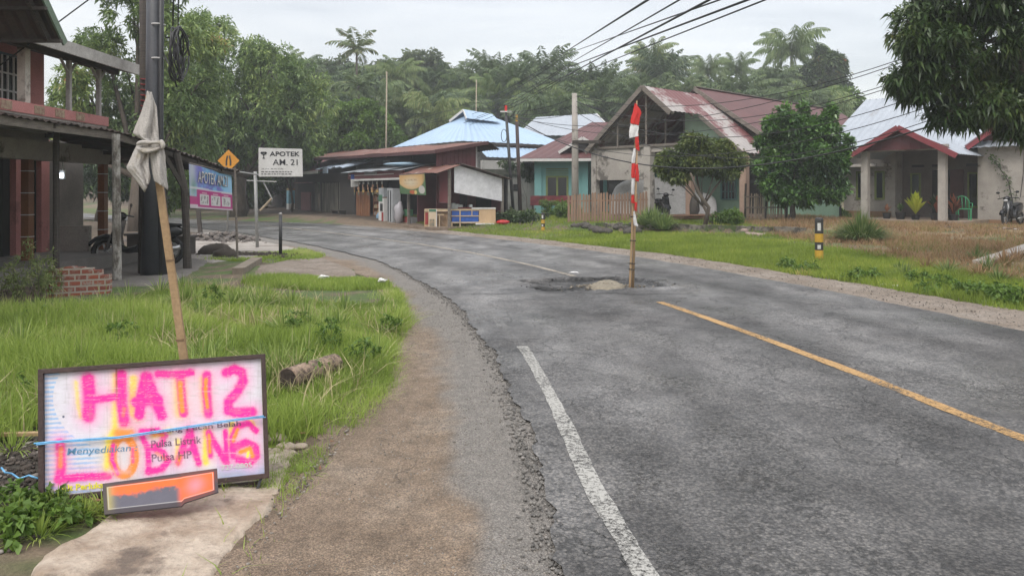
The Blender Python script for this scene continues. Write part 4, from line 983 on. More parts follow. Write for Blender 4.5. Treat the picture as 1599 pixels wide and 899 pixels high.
# ================================================================== long sagging awning on rough posts
aw = empty('awning', (-7.2, 12, 0), 'long dark sagging tin awning on rough posts before the pink house', 'awning')
ey = np.array([6.0, 8.0, 10, 11.5, 13.2, 14.5, 15.4, 16.2, 17.4, 18.3]); ex = np.array([-6.95, -6.93, -6.92, -6.9, -6.85, -6.8, -6.72, -6.66, -6.62, -6.6]); ez = np.array([2.68, 2.66, 2.64, 2.63, 2.62, 2.50, 2.37, 2.28, 2.12, 2.08])
m = MB()
for i in range(len(ey) - 1):
    wb = [-9.1, -9.1]; 
    m.sheet((-9.2, ey[i] - .06, ez[i] + .26), (-9.2, ey[i + 1] + .06, ez[i + 1] + .26), (ex[i + 1], ey[i + 1] + .06, ez[i + 1] + .004 * (i % 2)), (ex[i], ey[i] - .06, ez[i] + .004 * (i % 2)), .16, .014, rows=4, wob=.008)
m.build('tin_sheet', RUSTD, aw)
m = MB()
for i in range(5): m.bar((ex[i] - .08, ey[i], ez[i] - .08), (ex[i + 1] - .08, ey[i + 1], ez[i + 1] - .08), .04, .12)
m.build('fascia', WOOD, aw)
m = MB()
for i in range(5, len(ey) - 1): m.bar((ex[i] - .1, ey[i], ez[i] - .09), (ex[i + 1] - .1, ey[i + 1], ez[i + 1] - .09), .05, .08)
for i in range(len(ey)): m.bar((-9.1, ey[i], ez[i] + .16), (ex[i] - .05, ey[i], ez[i] - .05), .05, .08)
for xx in (-7.6, -8.4): m.tube([(xx, ey[i], ez[i] + .03 + (xx + 6.9) * -.11) for i in range(len(ey))], .03, 6)
m.build('rafter', DWOOD, aw)
PB = pm('peeling whitewashed post', (.36, .34, .31), (.10, .085, .07), 7, .9, .5, 40, lo=.44, hi=.6, streak=2)
p = G(183, 440); m = MB(); m.tube([(p[0], p[1], p[2] - .1), (p[0] - .01, p[1], 1.3), (p[0] - .02, p[1], 2.56)], [.075, .068, .066], 10); m.build('post', PB, aw)
p = G(293, 421); m = MB(); m.tube([(p[0], p[1], p[2] - .1), (p[0] - .03, p[1], .9), (p[0] - .06, p[1], 1.6), (p[0] - .22, p[1], 2.33)], [.085, .07, .07, .075], 9); m.bar((p[0], p[1], 1.5), (p[0] - .35, p[1] - .25, 2.3), .07); m.build('post', DWOOD, aw)
p = G(371, 407); m = MB(); m.tube([(p[0], p[1], p[2] - .1), (p[0] - .06, p[1], 2.1)], .026, 8); m.build('post', WOOD, aw)
p = G(78, 432); m = MB(); m.tube([(-7.6, 12.6, .0), (-7.6, 12.6, 2.62)], .05, 8); m.build('post', DWOOD, aw)
# odd leaning posts that carry the banner
p = G(313, 364); m = MB(); m.bar((p[0], p[1], -.05), P(303, 255, p[1]), .14, .10); tag(m.build('leaning_post', DWOOD), 'dark leaning timber post behind the blue and pink banner', 'post')

# ================================================================== poles
poles = []
p = G(241, 430); pb = empty('power_pole', tuple(p), 'thick black steel power pole with coiled cable at its side', 'utility pole')
PBL = pm('blue black steel', (.035, .038, .046), (.05, .052, .06), 3, .5, .1, 30)
m = MB(); m.tube([(p[0], p[1], -.1), (p[0], p[1], 2.4), (p[0] + .04, p[1], 9.0)], [.24, .155, .14], 18); m.build('shaft', PBL, pb, smooth=True)
m = MB(); m.tube([(p[0] + .17, p[1] - .12, .0), (p[0] + .17, p[1] - .12, 2.4), (p[0] + .2, p[1] - .12, 8.6)], [.045, .045, .045], 8); m.build('conduit', BLACKM, pb, smooth=True)
m = MB()
for z in (4.0, 4.62): m.tube([(p[0] + .10 + math.cos(a) * .12, p[1] - .06 + math.sin(a) * .12, z) for a in np.linspace(-PI * .7, PI * .05, 9)], .014, 6)
m.build('clamp', WHITEP, pb, smooth=True)
cx, cz = p[0] + .36, 4.1; m = MB()
for k in range(7):
    r = .28 + .05 * R.random(); dx = k * .025
    m.tube([(cx + dx + .03 * math.cos(a * 2 + k), p[1] + .06 * R.uniform(-1, 1) + math.cos(a) * r * .7, cz + math.sin(a) * (r * 1.6)) for a in np.linspace(0, 2 * PI, 22)], .016, 5)
m.tube([(cx, p[1] - .05, cz + .5), (cx + .02, p[1], 6), (cx, p[1], 8.8)], .014, 5); m.tube([(cx + .1, p[1] - .05, cz + .5), (cx + .08, p[1], 6), (cx, p[1], 8.8)], .012, 5)
m.tube([(cx - .15, p[1] - .1, cz), (cx, p[1] - .1, cz - .3), (cx + .1, p[1] - .1, cz - .62)], .015, 5)
m.build('cable_coil', BLACKM, pb, smooth=True)
m = MB(); m.bar((cx - .15, p[1], cz + .3), (cx + .05, p[1], cz + .3), .03); m.ell((cx + .09, p[1] - .12, cz + .02), (.06, .07, .16), 10, 6); m.build('bracket', BLACKM, pb)
p = G(226, 428); o = empty('timber_pole', tuple(p), 'brown round timber pole standing left of the black power pole', 'pole')
m = MB(); m.tube([(p[0], p[1], -.1), (p[0] + .02, p[1], 3), (p[0], p[1], 9)], [.12, .105, .10], 12); m.build('shaft', DWOOD, o, smooth=True)
m = MB(); 
for k in range(8): z = 3.0 + k * .1; m.tube([(p[0] + .04 + math.cos(a) * .085, p[1] - .03 + math.sin(a) * .1, z + .04 * math.sin(a)) for a in np.linspace(0, 2 * PI, 11)], .012, 5)
m.build('red_rope', pm('red cord', (.28, .03, .03), None, 4, .8, .1), o, smooth=True)
p = G(264, 424); o = empty('timber_pole', tuple(p), 'dark slanted timber prop right of the black power pole', 'pole')
m = MB(); m.bar((p[0], p[1], -.05), (p[0] - .28, p[1] + .1, 2.9), .10, .10); m.build('shaft', DWOOD, o)
# ================================================================== blue and pink pharmacy banner
b0, b1 = P(297, 325, 15.5), P(363, 329, 18.2); t0, t1 = P(295, 256, 15.5), P(361, 272, 18.2)
bn = empty('pharmacy_banner', tuple(P(330, 329, 16.8)), 'blue and pink pharmacy banner hung under the awning edge', 'banner')
rr_ = b1 - b0; Lr = np.linalg.norm(rr_); rr_ /= Lr; uu_ = (t0 - b0); Hh = np.linalg.norm(uu_); uu_ /= Hh; nn_ = np.cross(rr_, uu_)
ns, ntt = 150, 60; S, T = np.meshgrid(np.linspace(0, 1, ns), np.linspace(0, 1, ntt))
c = np.zeros(S.shape + (3,)); top_ = np.array((.18, .42, .66)); c[:] = top_
def lay2(cc, a):
    global c
    a = np.clip(a, 0, 1)[..., None]; c = c * (1 - a) + np.array(cc) * a
lay2((.16, .15, .48), sst(fbm(S * 6, T * 3, 2), .42, .6) * (T > .45)); lay2((.30, .55, .75), sst(S, .6, 1)); lay2((.50, .55, .56), np.exp(-((S - .05) / .08) ** 2) * .8)
lay2((.42, .03, .20), (T < .46 - .02 * S).astype(float) * (S > .13)); lay2((.45, .04, .2), ((T < .28) & (S <= .13)) * 1.)
lay2((.10, .25, .20), np.exp(-(((S - .08) / .06) ** 2 + ((T - .5) / .2) ** 2)) * .8)
lay2((.6, .6, .62), ((T < .50 - .02 * S) & (T > .455 - .02 * S)) * .8)
for s0 in (.2, .47, .72):
    lay2((.58, .58, .57), ((S > s0) & (S < s0 + .22) & (T > .10) & (T < .34)) * 1.)
    lay2((.12, .1, .1), ((S > s0 + .02) & (S < s0 + .2) & (T > .12) & (T < .32)) * (fbm(S * 40, T * 12, 7) > .5) * .7)
    lay2((.6, .4, .45), ((S > s0 + .05) & (S < s0 + .17) & (T > .365) & (T < .39)) * .8)
lay2((.6, .6, .62), (T < .05 + .05 * (S < .15)) * .8)
Pw = (b0 * (1 - S[..., None]) + b1 * S[..., None]) * (1 - T[..., None]) + (t0 * (1 - S[..., None]) + t1 * S[..., None]) * T[..., None]
Pw = Pw + nn_ * (np.sin(S * 9) * .012)[..., None]
i = np.arange(ntt - 1)[:, None] * ns + np.arange(ns - 1)[None, :]; q = np.stack([i, i + 1, i + ns + 1, i + ns], -1).reshape(-1, 4)
o = linkmesh('printed_face', np_mesh('printed_face', Pw.reshape(-1, 3), q, c.reshape(-1, 3), True), vcmat('printed banner', .5, .4, .1), bn)
s_m = o.modifiers.new('s', 'SOLIDIFY'); s_m.thickness = .004
m = MB(); text_mb(m, 'APOTEK AM.21', b0 + rr_ * Lr * .15 + uu_ * Hh * .60 + nn_ * .018, rr_, uu_ + rr_ * .12, .26, Lr * .72, .03, 0); m.build('lettering', pm('navy lettering', (.03, .06, .16), None, 3, .5, 0), bn)
m = MB(); text_mb(m, 'APOTEK AM.21', b0 + rr_ * Lr * .155 + uu_ * Hh * .61 + nn_ * .024, rr_, uu_ + rr_ * .12, .25, Lr * .71, .0, 0); m.build('lettering', WHITEP, bn)
m = MB(); m.tube([t0 + uu_ * .02, t1 + uu_ * .02], .015, 6); m.build('top_rail', WOOD, bn)
# ================================================================== pharmacy sign on a post
p = G(402, 388); yS = p[1]; sp = empty('pharmacy_sign', tuple(p), 'white pharmacy signboard with APOTEK AM. 21 on a grey post', 'sign')
STEEL = pm('galvanised steel', (.33, .33, .32), (.26, .26, .25), 4, .55, .1, 30, metal=.3)
m = MB(); m.tube([(p[0], p[1], -.05), tuple(P(398.5, 268, yS))], .045, 10); m.build('post', STEEL, sp, smooth=True)
a0, a1 = P(404, 276, yS), P(473, 276, yS + .25); a3, a2 = P(404, 231, yS), P(472, 233, yS + .25)
m = MB(); m.slab([a0, a1, a2, a3], .04); m.build('board', WHITEP, sp, bevel=.004)
ra = (a1 - a0); wa = np.linalg.norm(ra); ra /= wa; ua = a3 - a0; ha = np.linalg.norm(ua); ua /= ha; na = np.cross(ra, ua)
m = MB(); DK = pm('dark lettering', (.02, .02, .025), None, 3, .6, 0); og = a0 + na * .046
m2 = DK
text_mb(MB(), 'APOTEK', og + ra * wa * .25 + ua * ha * .71, ra, ua, ha * .165, wa * .68, .02, 0).build('lettering', DK, sp)
text_mb(MB(), 'AM. 21', og + ra * wa * .32 + ua * ha * .40, ra, ua, ha * .21, wa * .56, .006, 0).build('lettering', DK, sp)
for k, t in enumerate(('JLN. PENDIDIKAN NO.12', 'HP : 0812 . 6 . 8807 2144 . 05', 'BUKA 08.00 WIB S/D 21.00 WIB')):
    if k == 0: text_mb(m, 'JLN RAYA', og + ra * wa * .06 + ua * ha * .245, ra, ua, ha * .045, wa * .5, .0, 0)
m.build('lettering', DK, sp)
m = MB()   # unreadable small print kept as short strokes
for k, (yy, w0) in enumerate(((.17, .75), (.09, .72))):
    x = .06
    while x < w0:
        L = R.uniform(.02, .07); q_ = og + ra * wa * x + ua * ha * yy; m.bar(q_, q_ + ra * wa * L, .02, .004, up=na); x += L + .025
m.build('small_print', DK, sp)
m = MB(); q_ = og + ra * wa * .115 + ua * ha * .84; m.tube([q_ + ra * .07 * math.cos(a) + ua * .05 * math.sin(a) for a in np.linspace(PI, 2 * PI, 9)], .018, 5); m.tube([q_ - ra * .07, q_ + ra * .07], .02, 5); m.tube([q_ - ua * .05, q_ - ua * .16], .012, 5); m.tube([q_ + ra * .03 - ua * .16, q_ - ra * .03 - ua * .16], .012, 5); m.build('cup_emblem', DK, sp)
m = MB(); e0 = P(363, 267, yS - 1.0); m.tube([e0, P(404, 273, yS)], .025, 6); m.tube([P(385, 282, yS), P(432, 284, yS)], .018, 6); m.tube([P(410, 282, yS + .05), P(425, 311, yS + .05), P(424, 315, yS + .05)], .02, 6); m.build('bracket', STEEL, sp)
m = MB(); m.tube([P(424, 310, yS), P(406, 329, yS)], .03, 6); m.build('broken_arm', pm('pale pipe', (.42, .34, .24), None, 4, .6, .1), sp)
# ================================================================== yellow diamond road sign
p = G(355, 366); p = np.array((p[0], 26.0, 0)); p[0] = P(355, 350, 26)[0]; p[2] = gz(p[0], p[1]); yD = p[1]
dm = empty('road_narrows_sign', tuple(p), 'yellow diamond road sign with two black bars, behind the banner', 'road sign')
m = MB(); m.tube([tuple(p), tuple(P(357, 255, yD))], .03, 8); m.build('post', STEEL, dm, smooth=True)
c0 = P(357, 251, yD - .05); hw = .375
m = MB(); m.slab([c0 + np.array((0, 0, -hw)), c0 + np.array((hw, 0, 0)), c0 + np.array((0, 0, hw)), c0 + np.array((-hw, 0, 0))], .012); m.build('plate', pm('sign yellow', (.60, .26, .02), (.52, .22, .02), 3, .5, .05), dm)
m = MB(); y_ = c0[1] - .016
for sgn in (-1, 1):
    m.bar((c0[0] + sgn * .07, y_, c0[2] - .17), (c0[0] + sgn * .07, y_, c0[2] + .0), .055, .006, up=(0, 1, 0)); m.bar((c0[0] + sgn * .07, y_, c0[2] - .01), (c0[0] + sgn * .035, y_, c0[2] + .17), .05, .006, up=(0, 1, 0))
m.build('black_bars', BLK, dm)
# ================================================================== low brick wall, kerb plank, mounds
def brickmat():
    mt, nt, b = newmat('rough brickwork'); tc = nd(nt, 'TexCoord'); s = sepz(nt, tc.outputs['Object']); cv = nd(nt, 'CombineXYZ')
    nt.links.new(mth(nt, 'ADD', s.outputs['X'], s.outputs['Y']), cv.inputs[0]); nt.links.new(s.outputs['Z'], cv.inputs[1])
    br = nd(nt, 'TexBrick'); nt.links.new(cv.outputs[0], br.inputs['Vector']); br.inputs['Scale'].default_value = 1; br.inputs['Brick Width'].default_value = .21; br.inputs['Row Height'].default_value = .085; br.inputs['Mortar Size'].default_value = .014
    br.inputs['Color1'].default_value = (.30, .085, .05, 1); br.inputs['Color2'].default_value = (.20, .06, .04, 1); br.inputs['Mortar'].default_value = (.36, .31, .26, 1)
    n = noise(nt, 9, 6, .7, tc.outputs['Object']); r = ramp(nt, [(.50, (0, 0, 0)), (.6, (1, 1, 1))], n.outputs['Fac'])
    nt.links.new(mixc(nt, mth(nt, 'MULTIPLY', r.outputs[0], .7), br.outputs['Color'], (.33, .29, .25)), b.inputs['Base Color']); b.inputs['Roughness'].default_value = .95
    bp = nd(nt, 'Bump'); bp.inputs['Strength'].default_value = .8; bp.inputs['Distance'].default_value = .02; nt.links.new(br.outputs['Fac'], bp.inputs['Height']); bp.invert = True; nt.links.new(bp.outputs[0], b.inputs['Normal']); return mt
q0, q1 = G(72, 466), G(168, 458); m = MB(); d_ = q1 - q0
q0, q1 = q0 - np.array((0, .0, .1)), q1 - np.array((0, 0, .1))
hts = [.42, .42, .44, .42, .40, .36, .28]
for i in range(7):
    a = q0 + d_ * i / 7; b_ = q0 + d_ * (i + 1) / 7; th = np.array((0, .13, 0)); h = np.array((0, 0, hts[i] + .1))
    m.hexa([a, b_, b_ + th, a + th, a + h, b_ + h, b_ + th + h, a + th + h])
tag(m.build('low_brick_wall', brickmat()), 'low broken red brick wall at the edge of the tall grass', 'wall')
q0, q1 = G(372, 428), G(401, 410); m = MB(); m.bar(q0 + np.array((0, 0, .05)), q1 + np.array((0, 0, .05)), .22, .14); tag(m.build('kerb_stone', pm('mossy kerb', (.24, .20, .15), (.17, .14, .11), 5, .9, .4), bevel=.01), 'long tan kerb beam beside the bare earth drive', 'kerb')
for u, v, r in ((338, 398, (.42, .3, .22)), (352, 402, (.3, .25, .16))):
    p = G(u, v); m = MB(); m.ell((p[0], p[1], p[2] + .05), r, 16, 9, .12); 
    o = m.build('dirt_mound', pm('dark earth', (.075, .058, .045), (.05, .04, .03), 8, .95, .8, 40), smooth=True); tag(o, ('large dark earth clod below the pharmacy banner' if u == 338 else 'smaller dark earth clod between the large clod and a post'), 'mound')
n = 500; pc = G(340, 376); x = pc[0] + NR.normal(0, .9, n); y = pc[1] + NR.normal(0, .5, n); h = .28 * np.exp(-((x - pc[0]) / 1.2) ** 2 - ((y - pc[1]) / .7) ** 2)
stones('rubble', np.stack([x, y, gza(x, y) + h * NR.random(n)], 1), NR.uniform(.03, .09, n), stonemat('grey rubble', [(0, (.09, .08, .075)), (1, (.2, .17, .15))]), .8)
n = 240; pc = G(405, 400); x = pc[0] + NR.normal(0, .5, n); y = pc[1] + NR.normal(0, .2, n); stones('rubble', np.stack([x, y, gza(x, y) + .03], 1), NR.uniform(.02, .07, n), MATS['dark earth'] if 'dark earth' in MATS else GRAV, .8)
m = MB(); p = P(215, 400, 17.2)
for k, (u, v, w_, h_) in enumerate(((215, 402, .5, .5), (275, 398, .6, .4))):
    p = G(u, v); m = MB(); m.bb(p[0] - w_ / 2, p[0] + w_ / 2, p[1], p[1] + .4, p[2], p[2] + h_); m.bb(p[0] - w_ / 2 - .05, p[0] + w_ / 2 + .05, p[1] - .05, p[1] + .45, p[2] + h_, p[2] + h_ + .05)
    tag(m.build('crate', DWOOD), ('dark wooden crate behind the parked motorbike' if k == 0 else 'dark wooden crate right of the black pole'), 'crate')
p = G(282, 402); m = MB(); m.tube([(p[0], p[1], p[2]), (p[0], p[1], p[2] + .32)], [.12, .16], 12); tag(m.build('bucket', WHITEP), 'white bucket standing behind the forked dark post', 'bucket')

# ================================================================== scooters
TYRE = pm('tyre rubber', (.018, .018, .018), None, 8, .8, .2); CHROME = pm('dull chrome', (.4, .4, .4), None, 4, .3, .05, metal=.8)
BODY = pm('black scooter plastic', (.015, .015, .017), (.02, .02, .022), 3, .25, .02)
def scooter(loc, rz, lab, grp=None):
    o = empty('scooter', (0, 0, 0), lab, 'motorbike', grp)
    for x in (-.62, .62):
        m = MB(); m.tube([(x + math.cos(a) * .235, 0, .285 + math.sin(a) * .235) for a in np.linspace(0, 2 * PI, 25)], .05, 8, False); w = m.build('wheel', TYRE, o, smooth=True)
        m = MB(); m.tube([(x + math.cos(a) * .17, 0, .285 + math.sin(a) * .17) for a in np.linspace(0, 2 * PI, 21)], .016, 6, False)
        for k in range(5): a = k * 2 * PI / 5; m.bar((x, 0, .285), (x + math.cos(a) * .17, 0, .285 + math.sin(a) * .17), .02, .03)
        m.tube([(x, -.05, .285), (x, .05, .285)], .04, 8); m.build('rim', CHROME, w)
    def ring(x, z0, z1, w): return [(x, -w, (z0 + z1) / 2), (x, -w * .8, z1 - .02), (x, 0, z1), (x, w * .8, z1 - .02), (x, w, (z0 + z1) / 2), (x, w * .7, z0), (x, 0, z0 - .01), (x, -w * .7, z0)]
    m = MB(); loft(m, [ring(-.92, .66, .72, .04), ring(-.75, .58, .80, .10), ring(-.45, .42, .80, .15), ring(-.15, .32, .72, .16), ring(0, .27, .42, .15), ring(.2, .25, .36, .14), ring(.32, .28, .44, .12)]); m.build('body', BODY, o, smooth=True)
    m = MB(); m.add([(.30, -.17, .30), (.30, .17, .30), (.36, .19, .60), (.36, -.19, .60), (.28, .15, .92), (.28, -.15, .92), (.40, -.12, .34), (.40, .12, .34), (.50, .12, .62), (.50, -.12, .62), (.38, .08, .95), (.38, -.08, .95)],
          [(0, 1, 2, 3), (3, 2, 4, 5), (6, 9, 8, 7), (9, 11, 10, 8), (0, 6, 7, 1), (5, 4, 10, 11), (0, 3, 9, 6), (3, 5, 11, 9), (1, 7, 8, 2), (2, 8, 10, 4)]); m.build('front_shield', BODY, o, bevel=.02)
    m = MB(); loft(m, [ring(-.82, .79, .84, .08), ring(-.5, .78, .87, .13), ring(-.2, .72, .82, .13), ring(-.05, .66, .74, .09)]); m.build('seat', pm('seat vinyl', (.03, .03, .03), None, 6, .5, .1), o, smooth=True)
    m = MB(); m.tube([(.62, .07, .285), (.46, .07, .72), (.36, 0, .98)], .022, 6); m.tube([(.62, -.07, .285), (.46, -.07, .72)], .022, 6); m.build('fork', CHROME, o, smooth=True)
    m = MB(); loft(m, [[(x_, math.cos(a) * .075, z_ + math.sin(a) * .05) for a in np.linspace(0, 2 * PI, 8)[:-1]] for x_, z_ in ((.93, .44), (.82, .54), (.62, .60), (.42, .54))]); m.build('mudguard', BODY, o, smooth=True)
    m = MB(); m.tube([(.22, -.36, 1.0), (.34, -.12, 1.03), (.34, .12, 1.03), (.22, .36, 1.0)], .017, 6); m.ell((.36, 0, 1.0), (.13, .12, .09), 10, 6); m.build('handlebar', BODY, o, smooth=True)
    m = MB(); m.ell((.47, 0, .93), (.03, .08, .05), 10, 6); m.build('headlight', pm('lamp glass', (.6, .6, .6), None, 3, .15, 0), o, smooth=True)
    for s_ in (-1, 1):
        m = MB(); m.tube([(.28, s_ * .26, 1.02), (.26, s_ * .30, 1.2)], .007, 5); m.ell((.26, s_ * .32, 1.23), (.012, .07, .045), 8, 5); m.build('mirror', BODY, o, smooth=True)
    m = MB(); m.tube([(-.1, .13, .25), (-.5, .15, .28), (-.85, .15, .36)], [.03, .05, .05], 8); m.build('exhaust', CHROME, o, smooth=True)
    m = MB(); m.bar((-.05, -.05, .3), (-.12, -.22, .02), .02); m.build('kickstand', BODY, o)
    o.location = [float(q) for q in loc]; o.rotation_euler = (math.radians(4), 0, rz); return o
sc0 = G(200, 417); scooter((sc0[0] + .15, sc0[1] + .1, sc0[2] + .03), PI + .15, 'black motorbike parked under the awning behind the pale post')
# ================================================================== helpers for houses built in a rotated frame
def part(root, name, mat, boxes, f, bevel=0):
    m = MB()
    for b_ in boxes: m.bb(*b_, f=f)
    return m.build(name, mat, root, bevel=bevel)
def window(root, f, a0, a1, b, z0, z1, frame, fw=.07, mull=0, bars=0, vent=False, nm='window', grmat=None):
    """window on the wall whose outer face is at local b, looking towards -b"""
    fr = part(root, nm, frame, [(a0, a0 + fw, b - .05, b - .002, z0, z1), (a1 - fw, a1, b - .05, b - .002, z0, z1), (a0 + fw, a1 - fw, b - .05, b - .002, z1 - fw, z1), (a0 + fw, a1 - fw, b - .05, b - .002, z0, z0 + fw)]
              + [(a0 + (a1 - a0) * (i + 1) / (mull + 1) - fw / 2, a0 + (a1 - a0) * (i + 1) / (mull + 1) + fw / 2, b - .05, b - .002, z0 + fw, z1 - fw) for i in range(mull)], f)
    part(fr, 'pane', GLASS, [(a0 + fw * .6, a1 - fw * .6, b - .022, b - .006, z0 + fw * .6, z1 - fw * .6)], f)
    if bars:
        bx = [(a0 + (a1 - a0) * (i + .5) / bars - .012, a0 + (a1 - a0) * (i + .5) / bars + .012, b - .075, b - .055, z0, z1) for i in range(bars)]
        bx += [(a0, a1, b - .08, b - .056, z0 + (z1 - z0) * t - .012, z0 + (z1 - z0) * t + .012) for t in (.3, .65)]
        part(fr, 'grille', grmat or frame, bx, f)
    if vent:
        part(fr, 'ventilator', frame, [(a0, a1, b - .04, b - .002, z1 + .05 + .09 * i, z1 + .09 + .09 * i) for i in range(4)], f)
    return fr
def roofpiece(root, f, pts, mat, name='roof', pitch=.3, amp=.02, rows=3, th=.03):
    m = MB(); m.sheet(*[f.p(*q_) for q_ in pts], pitch=pitch, amp=amp, rows=rows, th=th); return m.build(name, mat, root)
GF = pm('olive green frame', (.20, .24, .07), (.15, .19, .05), 3, .6, .05)
BF = pm('blue green frame', (.12, .27, .25), None, 3, .6, .05)

# ================================================================== grey cement house (right)
fx, fy = 14.94, 34.0; z0 = gz(17.5, 31.5)
I = Fr(fx, fy, z0, -47.8)
hi = empty('cement_house', tuple(I.p(4, 0, 0)), 'unpainted grey cement house with zinc roof and maroon gabled porch', 'house')
part(hi, 'wall', CONC, [(0, 2.05, 0, .2, -.3, 3.0), (2.05, 2.2, 0, 1.0, -.3, 3.1), (2.2, 5.4, .8, 1.0, -.3, 3.1), (5.4, 5.6, -.25, 1.0, -.3, 3.15), (5.6, 11.5, -.25, 0, -.3, 3.15), (0, .2, .2, 7, -.3, 3.0)], I)
part(hi, 'plinth', pm('mud stained plinth', (.30, .17, .09), (.24, .15, .09), 2, .9, .2, 30), [(-.02, 2.04, -.03, -.003, -.3, .35), (5.61, 11.5, -.28, -.253, -.3, .12)], I)
m = MB(); m.add([I.p(5.5, -.25, 3.15), I.p(11.5, -.25, 3.15), I.p(8.5, -.25, 5.4), I.p(5.5, -.22, 3.15), I.p(11.5, -.22, 3.15), I.p(8.5, -.22, 5.4)], [(0, 1, 2), (5, 4, 3), (0, 3, 4, 1), (1, 4, 5, 2), (2, 5, 3, 0)])
m.build('gable_cladding', pm('maroon boarding', (.115, .032, .035), (.09, .025, .028), 3, .7, .2), hi)
rm = roofpiece(hi, I, [(-.9, 4.4, 5.75), (9, 4.4, 5.75), (9, -.7, 2.95), (-.9, -.7, 2.95)], ZINC)
roofpiece(hi, I, [(9, 4.4, 5.75), (-.9, 4.4, 5.75), (-.9, 9, 3.2), (9, 9, 3.2)], ZINC)
m = MB()
for p_, q_ in ((I.p(5.15, -.75, 2.93), I.p(8.5, -.75, 5.45)), (I.p(8.5, -.75, 5.45), I.p(11.85, -.75, 2.93))):
    m.bar(p_, q_, .05, .22)
m.build('barge_board', pm('maroon barge board', (.22, .035, .045), (.17, .03, .035), 3, .6, .1), rm)
m = MB(); m.sheet(I.p(8.5, -.8, 5.55), I.p(8.5, 7, 5.55), I.p(5.1, 7, 3.0), I.p(5.1, -.8, 3.0), .3, .02); m.sheet(I.p(8.5, 7, 5.55), I.p(8.5, -.8, 5.55), I.p(11.9, -.8, 3.0), I.p(11.9, 7, 3.0), .3, .02)
m.build('roof', ZINC, hi)
# side wing windows under a flat canopy
for a in (.55, 1.35): window(hi, I, a, a + .42, 0, .85, 2.1, GF, .08)
part(hi, 'window_canopy', CONC, [(.25, 2.04, -.75, -.003, 2.28, 2.40)], I)
# porch back wall: windows, open door, door leaf
SH = pm('brown render in porch shade', (.17, .14, .12), (.13, .105, .09), 1.5, .9, .2, 30)  # porch shade put into the colour: darker than the outer walls
part(hi, 'porch_wall', SH, [(2.22, 3.45, .74, .797, 0, 3.05), (4.05, 5.38, .74, .797, 0, 3.05), (3.45, 4.05, .74, .797, 2.15, 3.05)], I)
for a in (2.55, 4.75): window(hi, I, a, a + .42, .74, .55, 2.0, GF, .07)
part(hi, 'door', DARKIN, [(3.42, 4.08, .70, .735, .12, 2.12)], I); part(hi, 'door_leaf', pm('dark red brown door', (.10, .035, .03), None, 3, .6, .1), [(4.12, 4.62, .68, .735, .12, 2.12)], I)
part(hi, 'porch_floor', pm('porch cement', (.33, .26, .20), (.26, .2, .15), 2, .9, .2), [(1.7, 5.8, -3.2, .74, -.4, .12)], I)
part(hi, 'step', pm('porch cement', (.33, .26, .20)), [(1.2, 2.2, -3.7, -3.21, -.4, -.02)], I)
# porch gable
pc_ = P(1402, 197, 29.0); J = Fr(pc_[0], pc_[1], z0, -47.8); za = pc_[2] - z0; ze = za - 1.12; hw = 2.0; D = 4.6
for a in (-1.42, 1.42):
    part(hi, 'porch_column', CONC, [(a - .13, a + .13, .35, .61, .12, ze + .18)], J)
part(hi, 'beam', CONC, [(-1.6, 1.6, .36, .60, ze + .18, ze + .38)], J)
m = MB(); g_ = [J.p(-1.75, .30, ze + .22), J.p(1.75, .30, ze + .22), J.p(0, .30, za - .06)]; m.slab([g_[0], g_[1], g_[2]], .03)
for i in range(9):
    a = -1.4 + .35 * i; m.bar(J.p(a, .285, ze + .24), J.p(a, .285, za - .1 - abs(a) * .56), .03, .03)
m.build('gable_cladding', MATS['maroon boarding'], hi)
m = MB(); m.sheet(J.p(0, 0, za), J.p(0, D, za), J.p(hw, D, ze), J.p(hw, 0, ze), .28, .018, rows=3); m.sheet(J.p(0, D, za), J.p(0, 0, za), J.p(-hw, 0, ze), J.p(-hw, D, ze), .28, .018, rows=3)
pr_ = m.build('porch_roof', ZINC, hi)
m = MB(); m.bar(J.p(0, -.04, za - .06), J.p(hw + .05, -.04, ze - .09), .045, .2); m.bar(J.p(0, -.04, za - .06), J.p(-hw - .05, -.04, ze - .09), .045, .2); m.build('barge_board', MATS['maroon barge board'], pr_)
window(hi, I, 8.2, 9.3, -.25, .85, 2.2, BF, .06, 0, 5)
part(hi, 'vent_slot', DARKIN, [(2.6, 3.1, .73, .738, 2.25, 2.35), (3.4, 4.0, .73, .738, 2.25, 2.35), (4.7, 5.2, .73, .738, 2.25, 2.35)], I)
# pots on the porch edge
POT = pm('black plastic pot', (.02, .02, .022), None, 5, .5, .1)
def potplant(p, h, r, lab, stops, nl, ll, spread, pm_=POT):
    o = empty('potted_plant', tuple(p), lab, 'potted plant'); m = MB(); m.tube([p, p + np.array((0, 0, h * .9)), p + np.array((0, 0, h))], [r * .75, r, r * 1.08], 12); m.build('pot', pm_, o)
    m = MB()
    for k in range(nl):
        a = R.uniform(0, 2 * PI); t = R.uniform(.15, 1); L = ll * R.uniform(.6, 1.1); b0_ = p + np.array((0, 0, h + .02)); tip = b0_ + np.array((math.cos(a) * spread * t, math.sin(a) * spread * t, L * (1.15 - .5 * t)))
        mid = b0_ * .45 + tip * .55 + np.array((0, 0, L * .12)); s_ = np.array((-math.sin(a), math.cos(a), 0)) * ll * .09 * R.uniform(.7, 1.4)
        m.add([b0_, mid - s_, tip, mid + s_], [(0, 1, 2, 3)])
    m.build('leaves', leafmat(lab[:12] + ' leaves', stops), o)
GRN = [(0, (.03, .07, .015)), (1, (.09, .16, .03))]
potplant(I.p(2.75, -2.3, .12) , .24, .16, 'nearly bare small plant in a black pot left on the porch', [(0, (.35, .16, .10)), (1, (.5, .25, .15))], 7, .45, .2)
